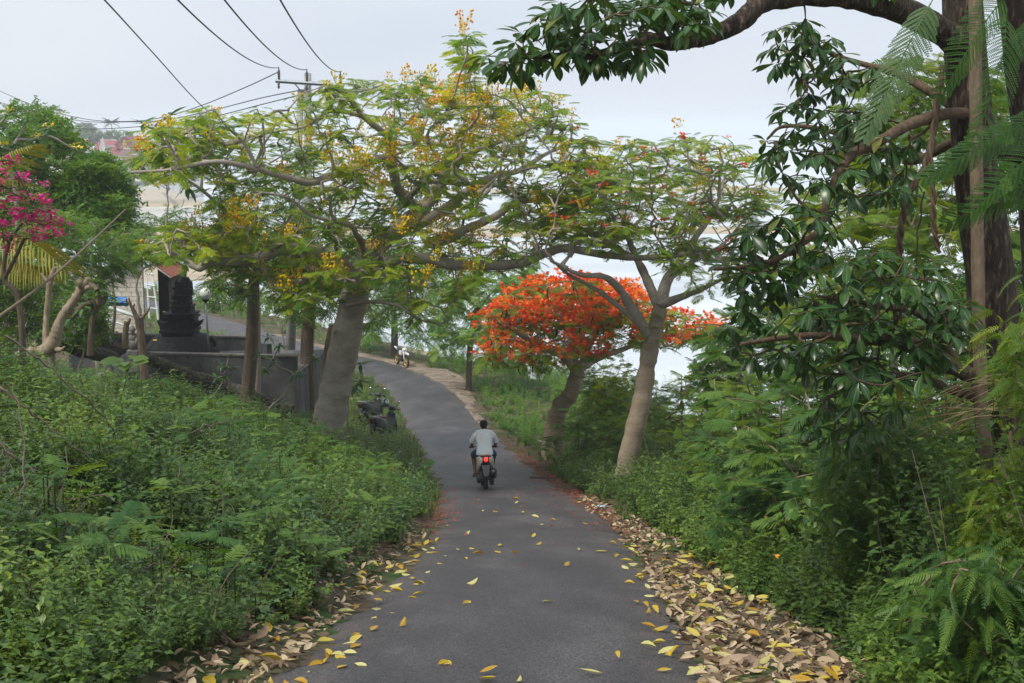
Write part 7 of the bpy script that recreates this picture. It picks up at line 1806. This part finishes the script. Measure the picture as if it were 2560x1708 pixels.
# red petals swept to the road edges
def petals(n, smin, smax, y0, y1, seed, size=(.025, .06)):
    rg_ = np.random.default_rng(seed); e0, sg = smin, smax
    y_ = rg_.beta(2.2, 2.2, n) * (y1 - y0) + y0; ss_ = e0 + sg * np.abs(rg_.normal(0, 1, n)) * (.5 + vnoise(y_ * .7, y_ * 0, seed)); i_ = np.clip(np.searchsorted(RC[:, 1], y_), 1, len(RC) - 1)
    x_ = RC[i_, 0] + RN[i_, 0] * ss_; yq = y_ + RN[i_, 1] * ss_; p_ = np.stack([x_, yq, H(x_, yq)], -1); s_ = ss_; k_ = n
    p_[:, 2] = np.maximum(p_[:, 2], np.where(np.abs(s_) < HW + .12, zc_of(p_[:, 1]) + .03 + .035 * np.clip(1 - (s_ / HW) ** 2, 0, 1), -99)) + .012
    a = rg_.uniform(0, 6.28, k_); M = frames(np.stack([np.cos(a), np.sin(a), rg_.normal(0, .3, k_)], -1)) * rg_.uniform(*size, k_)[:, None, None]
    return inst(tpl_join([leaf5(1, .8, .3, .2, .5)]), M, p_, rg_.random(k_), 0)
tag(build('fallen_petals', [petals(2000, 1.75, -.28, 18, 54, 141), petals(900, 1.7, .25, 20, 54, 145), petals(500, 1.7, -.7, 18, 45, 142, (.02, .045)), petals(800, -1.75, .32, 20, 37, 143), petals(160, 0, .8, 14, 42, 144, (.02, .04))], MT['fallen']), 'red and rust petals drifted along the road edges', kind='stuff')
# small orange flowers in the right thicket
p, s = scatter(70, 2.6, 6.5, 14, 30, 151); p[:, 2] += rng.uniform(.35, .9, len(p))
tag(build('small_orange_flowers', heads(p, [bloom(9, 1, .01, .03)], (.9, 1.5), np.random.default_rng(152)), MT['zinnia']), 'tiny orange flowers dotted through the right-hand weeds', kind='stuff')
# stones
MT['lime'] = surf('limestone', [(.3, (.24, .22, .20)), (.7, (.46, .44, .41))], 5, .9, .7, 14)
MT['tanrock'] = surf('tan_rock', [(.3, (.26, .18, .12)), (.7, (.42, .31, .22))], 6, .9, .7, 18)
def rock(label, p, r, mat, seed, group=None):
    bm = bmesh.new(); bmesh.ops.create_icosphere(bm, subdivisions=2, radius=1)
    for v in bm.verts:
        k_ = .75 + .5 * float(vnoise(v.co.x * 1.6 + seed * 3, v.co.y * 1.6 + v.co.z * 2.1, seed)); v.co = Vector((v.co.x * r[0] * k_, v.co.y * r[1] * k_, v.co.z * r[2] * k_))
    me = bpy.data.meshes.new('stone'); bm.to_mesh(me); bm.free(); me.materials.append(MT[mat]); o = bpy.data.objects.new('stone', me); COL.objects.link(o); o.location = [float(c) for c in p]; tag(o, label, 'stone', group)
rk = gpt(1690, 1500, 9.9); rock('tan rock lying in the litter at the lower right', rk + np.array([0, 0, .05]), (.17, .12, .08), 'tanrock', 3)
for i, (u_, v_, d_, r_) in enumerate([(30, 780, 25, .30), (75, 815, 24, .34), (120, 812, 23.5, .3), (20, 840, 23.5, .26), (60, 870, 22.5, .22), (150, 845, 23, .25), (290, 770, 33, .2), (250, 855, 24, .2), (310, 800, 30, .2), (100, 760, 28, .35), (230, 700, 44, .3), (270, 715, 46, .3), (350, 715, 46, .26), (370, 730, 45.5, .2), (300, 745, 44, .25)]):
    b_ = gpt(u_, v_, d_) if v_ > 900 else atd(u_, v_, d_); rock('rough pale limestone block in the rubble left of the shrine', (b_[0], b_[1], min(b_[2], H(b_[0], b_[1]) + .25)), (r_, r_ * .8, r_ * .6), 'lime', 10 + i, 'limestone blocks in the left rubble')
# small things on the verge
MT['bluebottle'] = flat('pale_blue_plastic', (.30, .48, .62), .2, 0, .6)
bt = gpt(1382, 1186, 27.2); t = MB(); t.tube([(-.11, 0, .05), (.06, 0, .05), (.09, 0, .05), (.13, 0, .05)], [.036, .036, .016, .014], 12); o = t.obj('plastic_bottle', MT['bluebottle'], None, True); o.location = bt + np.array([0, 0, .03]); tag(o, 'pale blue plastic bottle on the right verge', 'bottle')
stp = [road_pt(36.2, 1.0), road_pt(36.0, 1.35), road_pt(36.1, 1.75)]; c = catmull([q + np.array([0, 0, .02]) for q in stp], 5); o = build('fallen_stick', [(V - c[0], F) for V, F in tube(c, np.linspace(.018, .007, len(c)), 6)], MT['pod']); o.location = c[0]; tag(o, 'dark stick lying at the right road edge past the scooter', 'stick')
MT['scrap'] = flat('white_scrap', (.62, .62, .62), .6)
for i, (u_, v_, d_) in enumerate([(1345, 1095, 36), (1238, 1040, 47), (1360, 1110, 35), (940, 1075, 38), (880, 1095, 36), (920, 1020, 42)]):
    b_ = gpt(u_, v_, d_); t = MB(); n_ = 4
    t.add([(x / 3 * .22 - .11, y / 3 * .16 - .08, .05 + .06 * float(vnoise(x * 1.3, y * 1.3, 160 + i))) for x in range(n_) for y in range(n_)], [(a * n_ + q, (a + 1) * n_ + q, (a + 1) * n_ + q + 1, a * n_ + q + 1) for a in range(3) for q in range(3)]); o = t.obj('plastic_scrap', MT['scrap'], None, True); o.location = b_ + np.array([0, 0, .12]); o.rotation_euler = (.3, .2, i); tag(o, 'crumpled white scrap of litter on the verge', 'litter', 'white scraps on the verges')
# ------------------------------------------------------------------ haze
def haze():
    x0, x1, y0, y1, z0, z1 = -9800, 9800, -60, 15600, -32, 14
    mb = MB().box(((x0 + x1) / 2, (y0 + y1) / 2, (z0 + z1) / 2), (x1 - x0, y1 - y0, z1 - z0))
    m = bpy.data.materials.new('sea_haze'); m.use_nodes = True
    n = m.node_tree.nodes; n.clear()
    o = n.new('ShaderNodeOutputMaterial'); v = n.new('ShaderNodeVolumePrincipled')
    v.inputs['Color'].default_value = (.80, .85, .92, 1); v.inputs['Density'].default_value = HAZE
    m.node_tree.links.new(v.outputs[0], o.inputs['Volume'])
    tag(mb.obj('haze', m), 'pale humid sea haze over the whole view', kind='stuff')
HAZE = .0006
haze()
